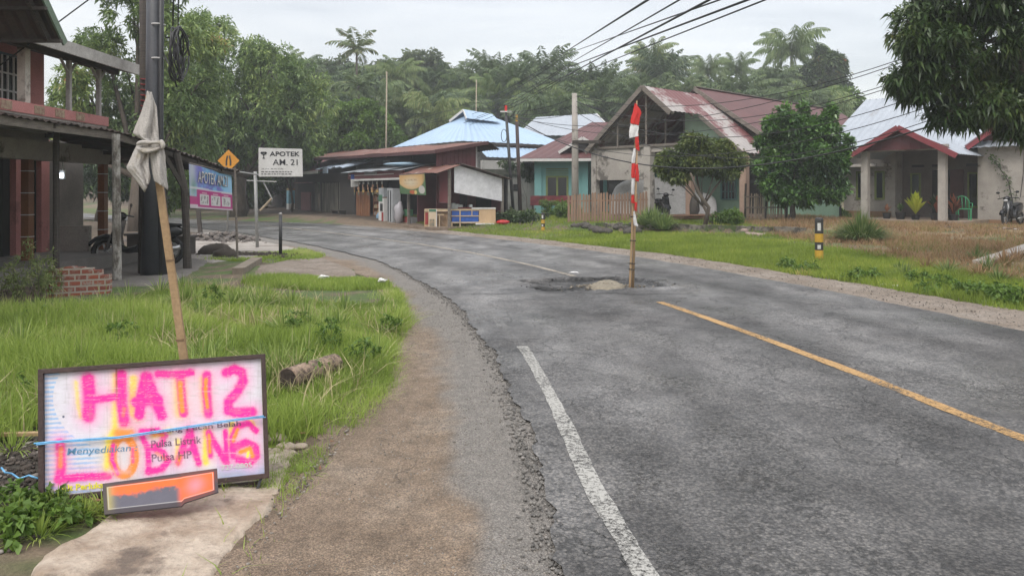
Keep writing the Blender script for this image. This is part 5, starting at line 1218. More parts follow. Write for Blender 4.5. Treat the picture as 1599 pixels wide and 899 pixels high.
potplant(I.p(3.35, -2.5, .12), .28, .19, 'small green leafy plant in a black pot beside the yellow one', GRN, 26, .35, .28)
potplant(I.p(4.0, -2.75, .12), .2, .17, 'bright yellow green croton growing at the porch edge', [(0, (.35, .42, .03)), (1, (.6, .62, .08))], 95, .85, .42)
potplant(I.p(4.7, -2.6, .12), .26, .24, 'dark green and red leaved plant behind the right porch column', [(0, (.02, .04, .015)), (.6, (.03, .06, .02)), (.75, (.25, .06, .03)), (1, (.3, .08, .04))], 80, .75, .4)
potplant(I.p(5.15, -2.2, .12), .22, .2, 'dusky red leaved plant beside the green chair', [(0, (.02, .03, .02)), (.5, (.05, .04, .03)), (.7, (.28, .08, .04)), (1, (.34, .12, .06))], 80, .8, .36)
# green plastic chair
cp = I.p(5.25, -1.4, .12); ch = empty('plastic_chair', tuple(cp), 'green plastic chair on the porch of the grey house', 'chair'); K_ = Fr(cp[0], cp[1], cp[2], -20)
GC = pm('green plastic', (.06, .36, .16), None, 3, .4, .02)
part(ch, 'seat', GC, [(-.24, .24, -.22, .22, .41, .44)], K_)
for a, b_ in ((-.21, -.19), (.21, -.19), (-.21, .19), (.21, .19)): part(ch, 'leg', GC, [(a - .02, a + .02, b_ - .02, b_ + .02, 0, .41)], K_)
m = MB(); m.tube([K_.p(.23, .2, .42), K_.p(.24, .26, .72), K_.p(.14, .3, .88), K_.p(0, .31, .92), K_.p(-.14, .3, .88), K_.p(-.24, .26, .72), K_.p(-.23, .2, .42)], .02, 6)
for a in (-.12, 0, .12): m.tube([K_.p(a, .21, .43), K_.p(a, .3, .88)], .015, 5)
m.build('backrest', GC, ch, smooth=True)
m = MB()
for s_ in (-1, 1): m.tube([K_.p(s_ * .24, -.2, .42), K_.p(s_ * .27, -.18, .64), K_.p(s_ * .27, .24, .66)], .016, 5)
m.build('armrest', GC, ch, smooth=True)
q1 = I.p(6.9, -1.4, 0); scooter((q1[0], q1[1], gz(q1[0], q1[1])), math.radians(215), 'black motorbike with silver trim parked by the grey wall, nearer the porch', 'motorbikes parked by the grey house')
q1 = I.p(8.1, -1.5, 0); scooter((q1[0], q1[1], gz(q1[0], q1[1])), math.radians(200), 'black motorbike at the right edge, parked below the barred window', 'motorbikes parked by the grey house')
# young climbing plant against the wall
m = MB(); cpp = I.p(6.6, -.5, 0); cpp[2] = gz(cpp[0], cpp[1]); cv_ = [cpp, cpp + np.array((.05, 0, .9)), I.p(6.5, -.45, 1.6), I.p(6.1, -.45, 2.3), I.p(5.9, -.45, 2.6)]; m.tube(cv_, [.03, .025, .02, .012, .008], 6)
cl_ = empty('climbing_plant', tuple(cpp), 'thin climbing plant leaning on the grey wall above the motorbikes', 'plant'); m.build('stem', DWOOD, cl_, smooth=True)
m = MB()
for k in range(150):
    t = R.random() ** .8 * 3.999; i_ = int(t); b0_ = cv_[i_] * (1 - t + i_) + cv_[i_ + 1] * (t - i_) + np.array([R.gauss(0, .09) for _ in range(3)]); r = .07; a = R.uniform(0, 6)
    if t < 1.0: continue
    m.add([b0_, b0_ + np.array((math.cos(a) * r, -.02, math.sin(a) * r)), b0_ + np.array((math.cos(a) * r * 1.6 + .03, 0, math.sin(a) * r * 1.6 - .03)), b0_ + np.array((math.cos(a + .7) * r, .02, math.sin(a + .7) * r))], [(0, 1, 2, 3)])
m.build('leaves', leafmat('climber leaf', GRN), cl_)
m = MB(); m.tube([I.p(7.0, -.3, 3.2), I.p(6.95, -.3, 1.9), I.p(6.85, -.3, 1.0)], .012, 5); tag(m.build('hanging_cable', BLACKM), 'black cable hanging down the grey wall above the motorbikes', 'cable')
# dark tank between the tree and the grey house
pt_ = G(1290, 342); m = MB(); m.tube([(pt_[0], pt_[1], pt_[2] - .1), (pt_[0], pt_[1], pt_[2] + .62), (pt_[0], pt_[1], pt_[2] + .66)], [.62, .62, .5], 18); tag(m.build('water_tank', pm('blue black plastic', (.02, .025, .035), None, 3, .5, .05), smooth=False), 'low dark plastic tank behind the leafy tree trunk', 'tank')

# ================================================================== green house with maroon roof and unfinished gabled canopy
Gd = 31.0; ap = P(1003, 134, Gd); zg = gz(7.5, 31.5); Gf = Fr(ap[0], ap[1], zg, -47.0); za = ap[2] - zg   # a=0 on the ridge line
gh = empty('green_house', tuple(Gf.p(3, 6, 0)), 'mint green house with maroon roof and unfinished cement gable canopy', 'house')
PATCHY = pm('patchy maroon and bare zinc', (.36, .33, .31), (.30, .27, .26), 1.2, .6, .15, 30, c3=(.15, .055, .055), s3=.45, t3=(.46, .52))
sl_ = .83; hwL, hwR = 3.0, 3.35
m = MB(); m.sheet(Gf.p(0, 0, za), Gf.p(0, 4.6, za), Gf.p(1.35, 4.6, za - 1.35 * sl_), Gf.p(1.35, 0, za - 1.35 * sl_), .3, .018, 3)
m.sheet(Gf.p(1.35, 2.1, za - 1.35 * sl_), Gf.p(1.35, 4.6, za - 1.35 * sl_), Gf.p(hwR, 4.6, za - hwR * sl_), Gf.p(hwR, 2.1, za - hwR * sl_), .3, .018, 3)
m.sheet(Gf.p(0, 4.6, za), Gf.p(0, 0, za), Gf.p(-hwL, 0, za - hwL * sl_), Gf.p(-hwL, 4.6, za - hwL * sl_), .3, .018, 3)
cr_ = m.build('canopy_roof', PATCHY, gh)
m = MB(); m.bar(Gf.p(0.02, -.03, za - .05), Gf.p(-hwL - .1, -.03, za - hwL * sl_ - .14), .04, .2); m.bar(Gf.p(0, -.03, za - .05), Gf.p(1.4, -.03, za - 1.4 * sl_ - .06), .04, .2)
m.bar(Gf.p(1.35, 2.07, za - 1.35 * sl_ - .06), Gf.p(hwR + .05, 2.07, za - hwR * sl_ - .1), .04, .16); m.build('barge_board', WOOD, cr_)
m = MB()
for b_ in (.25, 1.6, 3.0):
    m.bar(Gf.p(0, b_, za - .1), Gf.p(-hwL, b_, za - hwL * sl_ - .1), .06, .1); m.bar(Gf.p(0, b_, za - .1), Gf.p(1.35 if b_ < 2 else hwR, b_, za - (1.35 if b_ < 2 else hwR) * sl_ - .1), .06, .1)
    m.bar(Gf.p(-2.6, b_, za - 2.45), Gf.p(2.4, b_, za - 2.45), .06, .1); m.bar(Gf.p(0, b_, za - .1), Gf.p(0, b_, za - 2.4), .07, .07); m.bar(Gf.p(-1.5, b_, za - 1.4), Gf.p(-1.5, b_, za - 2.4), .06)
for w_ in (.9, 1.8, 2.6): m.bar(Gf.p(-w_, 0, za - w_ * sl_ - .06), Gf.p(-w_, 4.4, za - w_ * sl_ - .06), .05, .06)
m.build('rafter', WOOD, cr_)
part(gh, 'cement_panel', CONC, [(-2.75, -.1, .3, .48, za - 3.85, za - 2.52)], Gf)
part(gh, 'cement_column', CONC, [(-2.98, -2.72, .25, .52, -.2, za - 2.35)], Gf); part(gh, 'cement_column', CONC, [(-.1, .22, .22, .54, -.2, za - 2.4)], Gf)
part(gh, 'beam', CONC, [(.22, 2.6, .3, .48, za - 2.72, za - 2.5)], Gf)
# mint green body behind
zt = za - 2.85
part(gh, 'wall', GREENP, [(-1.6, 5.2, 4.4, 4.6, -.2, zt + .2), (5.0, 5.2, 4.6, 6.6, -.2, zt)], Gf)
m = MB(); m.slab([Gf.p(.3, 2.6, za - 2.95), Gf.p(hwR - .1, 2.6, za - 2.95), Gf.p(1.0, 2.6, za - .95), Gf.p(.3, 2.6, za - .6)], -.06); m.build('green_pediment', pm('pale mint pediment', (.50, .68, .53), None, 1.5, .8, .1), gh)
part(gh, 'pediment_sill', WHITEP, [(.1, hwR, 2.5, 2.62, za - 3.03, za - 2.95)], Gf)
part(gh, 'porch_column', pm('pink tile column', (.42, .29, .22), (.34, .23, .18), 6, .6, .1), [(1.0, 1.27, 1.6, 1.87, -.1, zt)], Gf)
part(gh, 'porch_column', MATS['pink tile column'], [(3.6, 3.87, 1.4, 1.67, -.1, zt - .1)], Gf)
part(gh, 'porch_floor', pm('red brown cement floor', (.20, .12, .09), (.15, .1, .08), 2, .8, .1), [(.6, 5.2, 1.3, 4.4, -.3, .12)], Gf)
m = MB(); m.sheet(Gf.p(-.3, 4.3, za + .35), Gf.p(-.3, 19, za + .35), Gf.p(4.9, 19, za - 3.2), Gf.p(4.9, 4.3, za - 3.2), .3, .018, 4); m.sheet(Gf.p(-.3, 19, za + .35), Gf.p(-.3, 4.3, za + .35), Gf.p(-4.2, 4.3, za - 2.4), Gf.p(-4.2, 19, za - 2.4), .3, .018, 4); mr = m.build('roof', MAROON, gh)
m = MB(); m.bar(Gf.p(-.35, 4.26, za + .3), Gf.p(4.9, 4.26, za - 3.28), .04, .18); m.bar(Gf.p(-.3, 4.3, za + .38), Gf.p(-.3, 19, za + .38), .2, .04); m.build('barge_board', WOOD, mr)
window(gh, Gf, .95, 1.75, 4.4, .7, 1.9, BF, .05, 1, 5); window(gh, Gf, 3.2, 4.9, 4.4, .7, 2.1, BF, .05, 2, 8)
part(gh, 'door', DARKIN, [(2.15, 2.95, 4.33, 4.39, .12, 2.1)], Gf)
# covered car
cc = Gf.p(-.9, 2.6, 0); cc[2] = gz(cc[0], cc[1]) + .0
m = MB(); cf = Fr(cc[0], cc[1], cc[2], -12); prof = [(-2.25, .45, .55), (-2.15, 1.15, .78), (-1.75, 1.48, .84), (-.9, 1.66, .86), (.2, 1.64, .86), (.95, 1.30, .86), (1.35, 1.05, .86), (2.0, .92, .84), (2.3, .72, .7)]
rings = []
for i_, (x, h, w) in enumerate(prof):
    ring = []
    for k in range(17):
        t = -1 + 2 * k / 16; zz = h * (1 - abs(t) ** 3.2) if abs(t) < 1 else 0; yy = w * (t if abs(t) < .85 else math.copysign(.85 + (abs(t) - .85) * 1.1, t))
        ring.append(cf.p(x + .03 * math.sin(k * 2.1 + i_), yy + .035 * math.sin(k * 1.7 + i_ * 2), max(.02, zz + .02 * math.sin(k * 3 + i_))))
    rings.append(ring)
rings.insert(0, [cf.p(-2.27, 0 + (k - 8) * .05, .02 if k in (0, 16) else .3) for k in range(17)]); rings.append([cf.p(2.33, (k - 8) * .06, .02 if k in (0, 16) else .4) for k in range(17)])
loft(m, rings, False); o = m.build('covered_car', pm('silver grey cover sheet', (.46, .455, .45), (.37, .365, .36), 3, .6, .4, 14), smooth=True); o.modifiers.new('s', 'SUBSURF').levels = 1
tag(o, 'car under a pale grey cover beneath the unfinished canopy', 'car')
q1 = G(1016, 343); scooter((q1[0] + .5, q1[1] + .3, q1[2]), math.radians(60), 'dark motorbike behind the leafy clump, before the covered car')
# firewood, boards
pk = G(1085, 344); m = MB()
for k in range(16): a = R.gauss(0, .18); x = pk[0] + R.uniform(-.5, .5); y = pk[1] + R.uniform(-.25, .25); zz = pk[2] + .03 + .02 * k * .6; m.bar((x - math.cos(a) * .7, y - math.sin(a) * .7, zz), (x + math.cos(a) * .7, y + math.sin(a) * .7, zz + R.uniform(-.02, .02)), .1, .025)
tag(m.build('timber_pile', pm('reddish sawn boards', (.26, .15, .09), (.18, .10, .065), 6, .85, .2)), 'loose pile of reddish boards before the green porch', 'timber pile')
pk = G(1090, 342) + np.array((.0, .6, 0)); m = MB(); m.ell(pk + np.array((0, 0, .45)), (.2, .2, .5), 10, 7, .2); tag(m.build('tree_stump', DWOOD, smooth=True), 'dark upright stump beside the fruit tree trunk', 'stump')

# ================================================================== turquoise house with maroon hipped roof
zf = gz(2, 36.5); F_ = Fr(P(835, 300, 37)[0], 37, zf, -8)
th_ = empty('turquoise_house', tuple(F_.p(2, 0, 0)), 'turquoise house with maroon hipped roof and small gablet', 'house')
za_ = P(835, 249, 37)[2] - zf
part(th_, 'wall', TEAL, [(0, .35, -.12, .2, -.2, za_ - .08), (.35, 2.3, 0, .2, -.2, za_ - .08), (2.3, 2.6, -.1, .2, -.2, za_ - .08), (2.6, 8.4, 1.2, 1.4, -.2, za_), (2.45, 2.6, .2, 1.2, -.2, za_), (0, .2, .2, 6, -.2, za_ - .1)], F_)
window(th_, F_, .55, 1.65, 0, .62, 1.9, GF, .09, 1, 0, True)
window(th_, F_, 3.5, 4.9, 1.2, .5, 2.1, DWOOD, .08, 1, 0, True); window(th_, F_, 6.2, 7.9, 1.2, .7, 1.9, DWOOD, .08, 2, 0, True)
part(th_, 'door', DARKIN, [(2.75, 3.3, 1.15, 1.19, 0, 2.1)], F_)
def hip(root, f, a0, a1, b0_, b1_, ze, zt, inset, mat, name='roof', bi=None):
    bi = inset if bi is None else bi; A, B, C_, D_ = (a0, b0_, ze), (a1, b0_, ze), (a1, b1_, ze), (a0, b1_, ze); bm_ = (b0_ + b1_) / 2; T0, T1 = (a0 + inset, bm_, zt), (a1 - inset, bm_, zt)
    m = MB()
    for quad in ((T0, T1, B, A), (T1, T0, D_, C_)): m.sheet(*[f.p(*q_) for q_ in quad], pitch=.3, amp=.015, rows=3)
    e = .001
    for quad in ((T0, T0, A, D_), (T1, T1, C_, B)):
        m.sheet(f.p(*quad[0]) , f.p(*quad[1]) + f.b * e, f.p(*quad[2]), f.p(*quad[3]), pitch=.3, amp=.012, rows=3)
    return m.build(name, mat, root)
rr2 = hip(th_, F_, -.75, 9.5, -.8, 8.2, za_ + .02, za_ + 2.1, 3.4, MAROON)
part(rr2, 'fascia', WHITEP, [(-.8, 5, -.86, -.82, za_ - .13, za_ + .0)], F_)
m = MB(); gx = 2.35; m.sheet(F_.p(gx, -.4, za_ + 1.02), F_.p(gx, 3.0, za_ + 1.02), F_.p(gx + 1.1, 3.0, za_ + .35), F_.p(gx + 1.1, -.4, za_ + .35), .3, .015); m.sheet(F_.p(gx, 3.0, za_ + 1.02), F_.p(gx, -.4, za_ + 1.02), F_.p(gx - 1.1, -.4, za_ + .35), F_.p(gx - 1.1, 3.0, za_ + .35), .3, .015); gb = m.build('gablet', MAROON, th_)
m = MB(); m.bar(F_.p(gx, -.44, za_ + 1.0), F_.p(gx + 1.15, -.44, za_ + .3), .04, .14); m.bar(F_.p(gx, -.44, za_ + 1.0), F_.p(gx - 1.15, -.44, za_ + .3), .04, .14); m.build('barge_board', WHITEP, gb)
m = MB(); m.slab([F_.p(gx - .8, -.3, za_ + .4), F_.p(gx + .8, -.3, za_ + .4), F_.p(gx, -.3, za_ + .88)], -.03); m.build('gablet_face', DARKIN, gb)
m = MB(); gx = 5.0; m.sheet(F_.p(gx, 1.2, za_ + 2.0), F_.p(gx, 5.0, za_ + 2.0), F_.p(gx + 1.3, 5.0, za_ + 1.2), F_.p(gx + 1.3, 1.2, za_ + 1.2), .3, .015); m.sheet(F_.p(gx, 5.0, za_ + 2.0), F_.p(gx, 1.2, za_ + 2.0), F_.p(gx - 1.3, 1.2, za_ + 1.2), F_.p(gx - 1.3, 5.0, za_ + 1.2), .3, .015); gb = m.build('gablet', MAROON, th_)
m = MB(); m.bar(F_.p(gx, 1.16, za_ + 1.96), F_.p(gx - 1.35, 1.16, za_ + 1.15), .04, .16); m.bar(F_.p(gx, 1.16, za_ + 1.96), F_.p(gx + 1.35, 1.16, za_ + 1.15), .04, .16); m.build('barge_board', WHITEP, gb)
# grey zinc roofed house behind
yk = 47.0; k0 = P(820, 212, yk); gb_ = empty('zinc_roofed_house', (k0[0] + 2, yk + 2, gz(k0[0] + 2, yk + 2)), 'house with pale grey zinc roof behind the turquoise house', 'house'); zk = gz(k0[0] + 2, yk + 2); Kf = Fr(k0[0], yk, zk, 4)
part(gb_, 'wall', PLASTW, [(0, 5, .5, 6, -.3, k0[2] - zk - .1)], Kf)
m = MB(); t0_ = P(850, 183, 50)[2] - zk; m.sheet(Kf.p(1.0, 3, t0_), Kf.p(5.0, 3, t0_ + .25), Kf.p(5.6, -.4, k0[2] - zk), Kf.p(-.6, -.4, k0[2] - zk), .3, .015, 3); m.sheet(Kf.p(5.0, 3, t0_ + .25), Kf.p(1.0, 3, t0_), Kf.p(-.6, 6.5, k0[2] - zk), Kf.p(5.6, 6.5, k0[2] - zk), .3, .015, 3); r_ = m.build('roof', ZINC, gb_)
m = MB(); m.bar(Kf.p(5.02, 3, t0_ + .2), Kf.p(5.65, -.45, k0[2] - zk), .05, .2); m.bar(Kf.p(5.02, 3, t0_ + .2), Kf.p(5.65, 6.5, k0[2] - zk), .05, .2); m.build('barge_board', WHITEP, r_)
# things in front of the turquoise house
p = G(868, 340); q_ = P(905, 300, 35)
m = MB(); hd = empty('bench', (P(865, 320, 35.5)[0], 35.5, gz(1.9, 35.5)), 'red and dark covered bench before the turquoise wall', 'bench'); z_ = gz(1.9, 35.5); xb = hd.location.x
m.bb(xb - 1.1, xb + 1.1, 35.3, 35.9, z_ + .5, z_ + .58); m.build('seat', pm('dark red cloth', (.22, .03, .035), (.08, .02, .025), 4, .8, .2), hd)
for a in (-1, 1):
    m = MB(); m.bb(xb + a - .04, xb + a + .04, 35.35, 35.85, z_, z_ + .5); m.build('leg', DWOOD, hd)
m = MB(); m.bb(xb - 1.1, xb + 1.1, 35.9, 35.95, z_ + .55, z_ + .95); m.build('backrest', MATS['dark red cloth'], hd)
# picket fence
f0, f1 = G(886, 349), G(1012, 347); pf = empty('picket_fence', tuple((f0 + f1) / 2), 'weathered brown picket fence before the unfinished canopy', 'fence')
PK_ = pm('weathered picket wood', (.33, .21, .14), (.20, .13, .095), 3, .85, .3, 50, streak=6)
m = MB(); N = 27; d_ = f1 - f0
for i in range(N):
    b_ = f0 + d_ * (i + .5) / N; h = 1.08 + R.uniform(-.05, .05); x_ = R.uniform(-.02, .02); m.hexa([b_ + np.array((-.045, 0, -.05)), b_ + np.array((.045, 0, -.05)), b_ + np.array((.045, .025, -.05)), b_ + np.array((-.045, .025, -.05)), b_ + np.array((-.04 + x_, 0, h)), b_ + np.array((.04 + x_, 0, h)), b_ + np.array((.04 + x_, .025, h)), b_ + np.array((-.04 + x_, .025, h))])
    o_ = b_ + np.array((x_, .0, h)); m.add([o_ + np.array((-.04, 0, 0)), o_ + np.array((.04, 0, 0)), o_ + np.array((0, 0, .06)), o_ + np.array((-.04, .025, 0)), o_ + np.array((.04, .025, 0)), o_ + np.array((0, .025, .06))], [(0, 1, 2), (5, 4, 3), (1, 4, 5, 2), (0, 2, 5, 3)])
m.build('pickets', PK_, pf)
for z_ in (.3, .85):
    m = MB(); m.bar(f0 + np.array((0, .05, z_)), f1 + np.array((0, .05, z_)), .03, .06); m.build('rail', PK_, pf)
# rough stick fence under the leafy tree
f0, f1 = G(1163, 345), G(1228, 345); sf = empty('stick_fence', tuple((f0 + f1) / 2), 'rough fence of upright sticks left of the leafy tree', 'fence')
m = MB(); d_ = f1 - f0
for i in range(26):
    b_ = f0 + d_ * (i + R.random()) / 26; h = .95 + R.uniform(-.12, .1); m.tube([b_, b_ + np.array((R.uniform(-.04, .04), 0, h))], .022, 5)
m.build('sticks', pm('pale dry sticks', (.36, .30, .23), (.24, .19, .14), 5, .9, .2), sf)
m = MB()
for z_ in (.06, .5, .9): m.bar(f0 + np.array((0, -.03, z_)), f1 + np.array((0, -.03, z_)), .03, .05)
m.build('rail', WOOD, sf)
for t, h in ((0, 1.4), (.5, 1.1), (1, 1.15)):
    m = MB(); m.tube([f0 + d_ * t, f0 + d_ * t + np.array((.03, -.02, h))], .04, 6); m.build('post', DWOOD, sf)
# stone retaining wall of the upper lawn: face set along the terrace edge
A0, A1 = np.array((3.1, 28.0)), np.array((9.4, 24.15)); dv = (A1 - A0) / np.linalg.norm(A1 - A0); nv = np.array((-dv[1], dv[0]))
if nv[1] < 0: nv = -nv
m = MB(); n = 46; L = np.linalg.norm(A1 - A0)
ring = []
for i in range(n + 1):
    c_ = A0 + dv * L * i / n + nv * (R.uniform(-.05, .05)); zb_ = gz(*(c_ - nv * .5)) - .05; zt_ = gz(*(c_ + nv * .45)) + .015 + R.uniform(-.02, .02)
    ring.append([(c_[0] - nv[0] * .02, c_[1] - nv[1] * .02, zb_), (c_[0] - nv[0] * R.uniform(-.03, .04), c_[1] - nv[1] * .0, (zb_ + zt_) / 2), (c_[0], c_[1], zt_), (c_[0] + nv[0] * .3, c_[1] + nv[1] * .3, zt_), (c_[0] + nv[0] * .3, c_[1] + nv[1] * .3, zb_)])
loft(m, ring); sw = pm('mossy stone wall', (.20, .18, .15), (.055, .05, .04), 3.5, .95, 1, 18, lo=.42, hi=.56, c3=(.06, .09, .025), s3=1.3, t3=(.55, .6))
tag(m.build('stone_wall', sw), 'low mossy stone wall edging the raised lawn', 'wall')
m = MB()
rks = []
for k in range(20):
    u = 900 + k * 5.0 + R.uniform(-3, 3); p = G(u, 359 + R.uniform(-1, 1)); m = MB(); r = R.uniform(.10, .17); m.ell((p[0], p[1], p[2] + r * .3), (r * 1.3, r, r * .8), 9, 6, .2)
    tag(m.build('rock', pm('dark mossy rock', (.085, .075, .065), (.05, .045, .04), 6, .95, .6, 30, c3=(.06, .09, .03), s3=2), smooth=True), 'dark mossy rock in the heap before the picket fence', 'rock', 'rocks heaped before the picket fence')
for k in range(12):
    p = G(1180 + R.gauss(0, 10), 368 + R.uniform(-3, 3)); m = MB(); r = R.uniform(.06, .12); m.ell((p[0], p[1], p[2] + r * .3), (r * 1.2, r, r * .7), 8, 6, .15)
    tag(m.build('rock', pm('pinkish rubble', (.36, .28, .24), (.25, .18, .15), 6, .95, .4)), 'small pinkish stone lying below the stone wall', 'rock', 'pinkish stones below the wall')
# concrete slab lying in dry grass, footpath stones
q0, q1 = G(1532, 418), G(1612, 394); m = MB(); m.bar(q0 + np.array((0, 0, .10)), q1 + np.array((0, 0, .16)), .3, .07); tag(m.build('concrete_beam', CONC), 'long grey concrete beam lying in the dry grass', 'beam')
patch('footpath', [G(1405, 357), G(1420, 357), G(1432, 372), G(1436, 380), G(1405, 384), G(1400, 372)], SHL, .015, .2, .08, seed=30)
# ================================================================== roadside shops; a runs towards the camera-right, b to the back
Kc = G(705, 357.5); S_ = Fr(Kc[0], Kc[1], gz(Kc[0] + .5, Kc[1] + .3), -58.0)
TIN = pm('maroon tin wall', (.17, .045, .05), (.13, .035, .04), 2, .6, .1, 25)
DKW = pm('dark plank wall', (.05, .043, .038), (.03, .027, .025), 5, .9, .3, 40, streak=.15)
def sp_(root, nm, mt, bx): return part(root, nm, mt, bx, S_)
# --- kiosk with the white sheet
kk = empty('kiosk', tuple(S_.p(-1.5, 1, 0)), 'roadside kiosk with rusty tin roof and white sheet wall', 'kiosk')
zr = 2.56
m = MB(); m.sheet(S_.p(-3.4, .35, zr), S_.p(.25, .35, zr), S_.p(.25, -.75, 2.22), S_.p(-3.4, -.75, 2.22), .2, .014, 3, wob=.01); m.build('front_roof', RUST, kk)
m = MB(); m.sheet(S_.p(.3, .3, zr + .03), S_.p(-3.4, .3, zr + .03), S_.p(-3.4, 2.75, 1.98), S_.p(.3, 2.75, 1.98), .2, .014, 4, wob=.01); m.build('rear_roof', RUSTD, kk)
m = MB(); m.slab([S_.p(.04, .1, 1.42), S_.p(.04, 2.35, 1.05), S_.p(.04, 2.35, 2.0), S_.p(.04, .35, 2.5), S_.p(.04, .1, 2.46)], .02)
m.build('white_sheet', pm('white plastic sheet', (.70, .70, .72), (.62, .62, .64), 1.2, .6, .08, 5), kk)
sp_(kk, 'tin_panel', TIN, [(-.9, -.02, -.1, -.06, 1.0, 2.3), (-.9, -.02, 2.4, 2.44, 0, 1.95), (-3.3, -3.2, 0, 2.7, 0, 2.2)])
sp_(kk, 'back_wall', DARKIN, [(-3.2, 0, 2.6, 2.68, 0, 2.1), (-3.2, -1.0, 1.2, 1.26, 0, 2.3)])
for a, b_, h in ((0, -.1, 2.4), (0, 2.4, 2.05), (-3.3, -.4, 2.25)): sp_(kk, 'post', WOOD, [(a - .05, a + .05, b_ - .05, b_ + .05, -.1, h)])
# --- hanging food banner
fb_ = empty('food_banner', tuple(S_.p(-2, -.78, 1.4)), 'orange and green food banner hung under the kiosk roof', 'banner')
ns, ntt = 90, 36; S, T = np.meshgrid(np.linspace(0, 1, ns), np.linspace(0, 1, ntt)); c = np.zeros(S.shape + (3,)); c[:] = (.55, .33, .13)
def lay2(cc, a):
    global c
    a = np.clip(a, 0, 1)[..., None]; c = c * (1 - a) + np.array(cc) * a
lay2((.58, .52, .38), np.exp(-(((S - .45) / .3) ** 2 + ((T - .6) / .25) ** 2)) * .9); lay2((.07, .14, .06), sst(np.hypot(S - .45, (T - .85) * .9), .50, .56)); lay2((.07, .13, .05), sst(S, .85, .95) * .4)
lay2((.45, .10, .04), (np.exp(-(((S - .5) / .12) ** 2 + ((T - .12) / .1) ** 2)) > .4) * .9); lay2((.6, .5, .2), (np.exp(-(((S - .62) / .05) ** 2 + ((T - .12) / .1) ** 2)) > .4) * .9); lay2((.55, .5, .48), (np.exp(-(((S - .85) / .12) ** 2 + ((T - .25) / .2) ** 2)) > .4) * .8)
lay2((.20, .10, .05), ((np.abs(T - .72) < .05) & (np.abs(S - .45) < .24) & (fbm(S * 60, T * 8, 3) > .47)) * .55); lay2((.25, .15, .1), ((np.abs(T - .55) < .02) & (np.abs(S - .45) < .28) & (fbm(S * 90, T * 8, 4) > .47)) * .5)
b0, b1, t0, t1 = S_.p(-3.35, -.79, 1.36), S_.p(-.85, -.72, 1.30), S_.p(-3.4, -.80, 2.18), S_.p(-.9, -.76, 2.2)
Pw = (b0 * (1 - S[..., None]) + b1 * S[..., None]) * (1 - T[..., None]) + (t0 * (1 - S[..., None]) + t1 * S[..., None]) * T[..., None]
i = np.arange(ntt - 1)[:, None] * ns + np.arange(ns - 1)[None, :]; q = np.stack([i, i + 1, i + ns + 1, i + ns], -1).reshape(-1, 4)
o = linkmesh('printed_face', np_mesh('printed_face', Pw.reshape(-1, 3), q, c.reshape(-1, 3), True), vcmat('printed vinyl', .5, .4, .1), fb_); o.modifiers.new('s', 'SOLIDIFY').thickness = .004
m = MB(); m.tube([t0, t1], .018, 6); m.build('top_rail', WOOD, fb_)
# --- counters facing the camera
T_ = Fr(G(664, 356)[0], 30.9, gz(-3, 30.9), 3)
PLY = pm('pale plywood', (.52, .36, .21), (.42, .29, .17), 3, .7, .1, 40, streak=5); BAT = pm('pale batten', (.55, .42, .27), None, 4, .7, .1)
sc_ = lambda u: (P(u, 340, 31)[0] - T_.o[0])
st_ = empty('stall_counter', tuple(T_.p(1, .2, 0)), 'pale wooden stall counter wrapped with blue tarp', 'stall counter')
a0, a1, a2 = sc_(705), sc_(748), sc_(774)
part(st_, 'counter_top', BAT, [(a0 - .02, a1, 0, .7, .74, .80)], T_)
part(st_, 'side_panel', PLY, [(a1 + .003, a2, 0, .04, .06, .80), (a2 - .04, a2, .04, .7, .06, .8)], T_)
part(st_, 'white_top', WHITEP, [(a1 - .3, a2 + .01, -.02, .7, .803, .85)], T_)
part(st_, 'blue_tarp', pm('blue tarpaulin', (.02, .10, .42), (.015, .07, .30), 5, .45, .6, 9), [(a0 + .02, a1 - .02, .03, .06, .27, .73)], T_)
part(st_, 'batten', BAT, [(a0, a1, 0, .028, .50, .54), (a0, a1, 0, .028, .22, .28), (a0 + .33, a0 + .38, -.03, -.002, .0, .74), (a0 + .82, a0 + .86, -.02, -.002, .54, .74)], T_)
for a in (a0 + .02, a1 - .05): part(st_, 'leg', BAT if a < a1 - .1 else DWOOD, [(a - .03, a + .03, .03, .09, -.05, .22)], T_)
# bamboo counter and boards left of it
b_c = empty('bamboo_counter', tuple(T_.p(.5, .2, 0)), 'bamboo fronted counter left of the blue tarp stall', 'counter'); a3, a4 = sc_(663), sc_(704)
BB = pm('aged bamboo', (.34, .23, .14), (.24, .16, .10), 9, .8, .2, 30)
m = MB()
for i in range(17): a = a3 + .28 + (a4 - a3 - .3) * i / 16; m.tube([T_.p(a, .12, -.02), T_.p(a, .12, .66)], .032, 6)
m.build('bamboo_slats', BB, b_c); part(b_c, 'counter_top', BAT, [(a3, a4 - .01, 0, .6, .70, .80), (a3 + .5, a3 + .8, -.12, -.003, .56, .6)], T_)
part(b_c, 'leg', BAT, [(a3 + .6, a3 + .64, -.1, -.06, -.02, .56)], T_)
part(b_c, 'side_panel', PLY, [(a3, a3 + .22, .04, .10, -.02, .69)], T_)
pb_ = empty('poster_board', tuple(T_.p(a3 + .2, -.15, 0)), 'white framed poster board leaning on the bamboo counter', 'poster board')
part(pb_, 'board', pm('cream poster', (.55, .45, .33), (.5, .4, .28), 2, .6, 0), [(a3 + .18, a3 + .52, -.16, -.12, .0, .82)], T_)
part(pb_, 'green_band', pm('green print', (.05, .16, .09), None, 2, .6, 0), [(a3 + .20, a3 + .50, -.166, -.161, .70, .80)], T_)
part(pb_, 'picture', pm('dark print', (.10, .12, .10), (.35, .25, .15), 9, .6, 0), [(a3 + .22, a3 + .42, -.167, -.161, .10, .40)], T_)
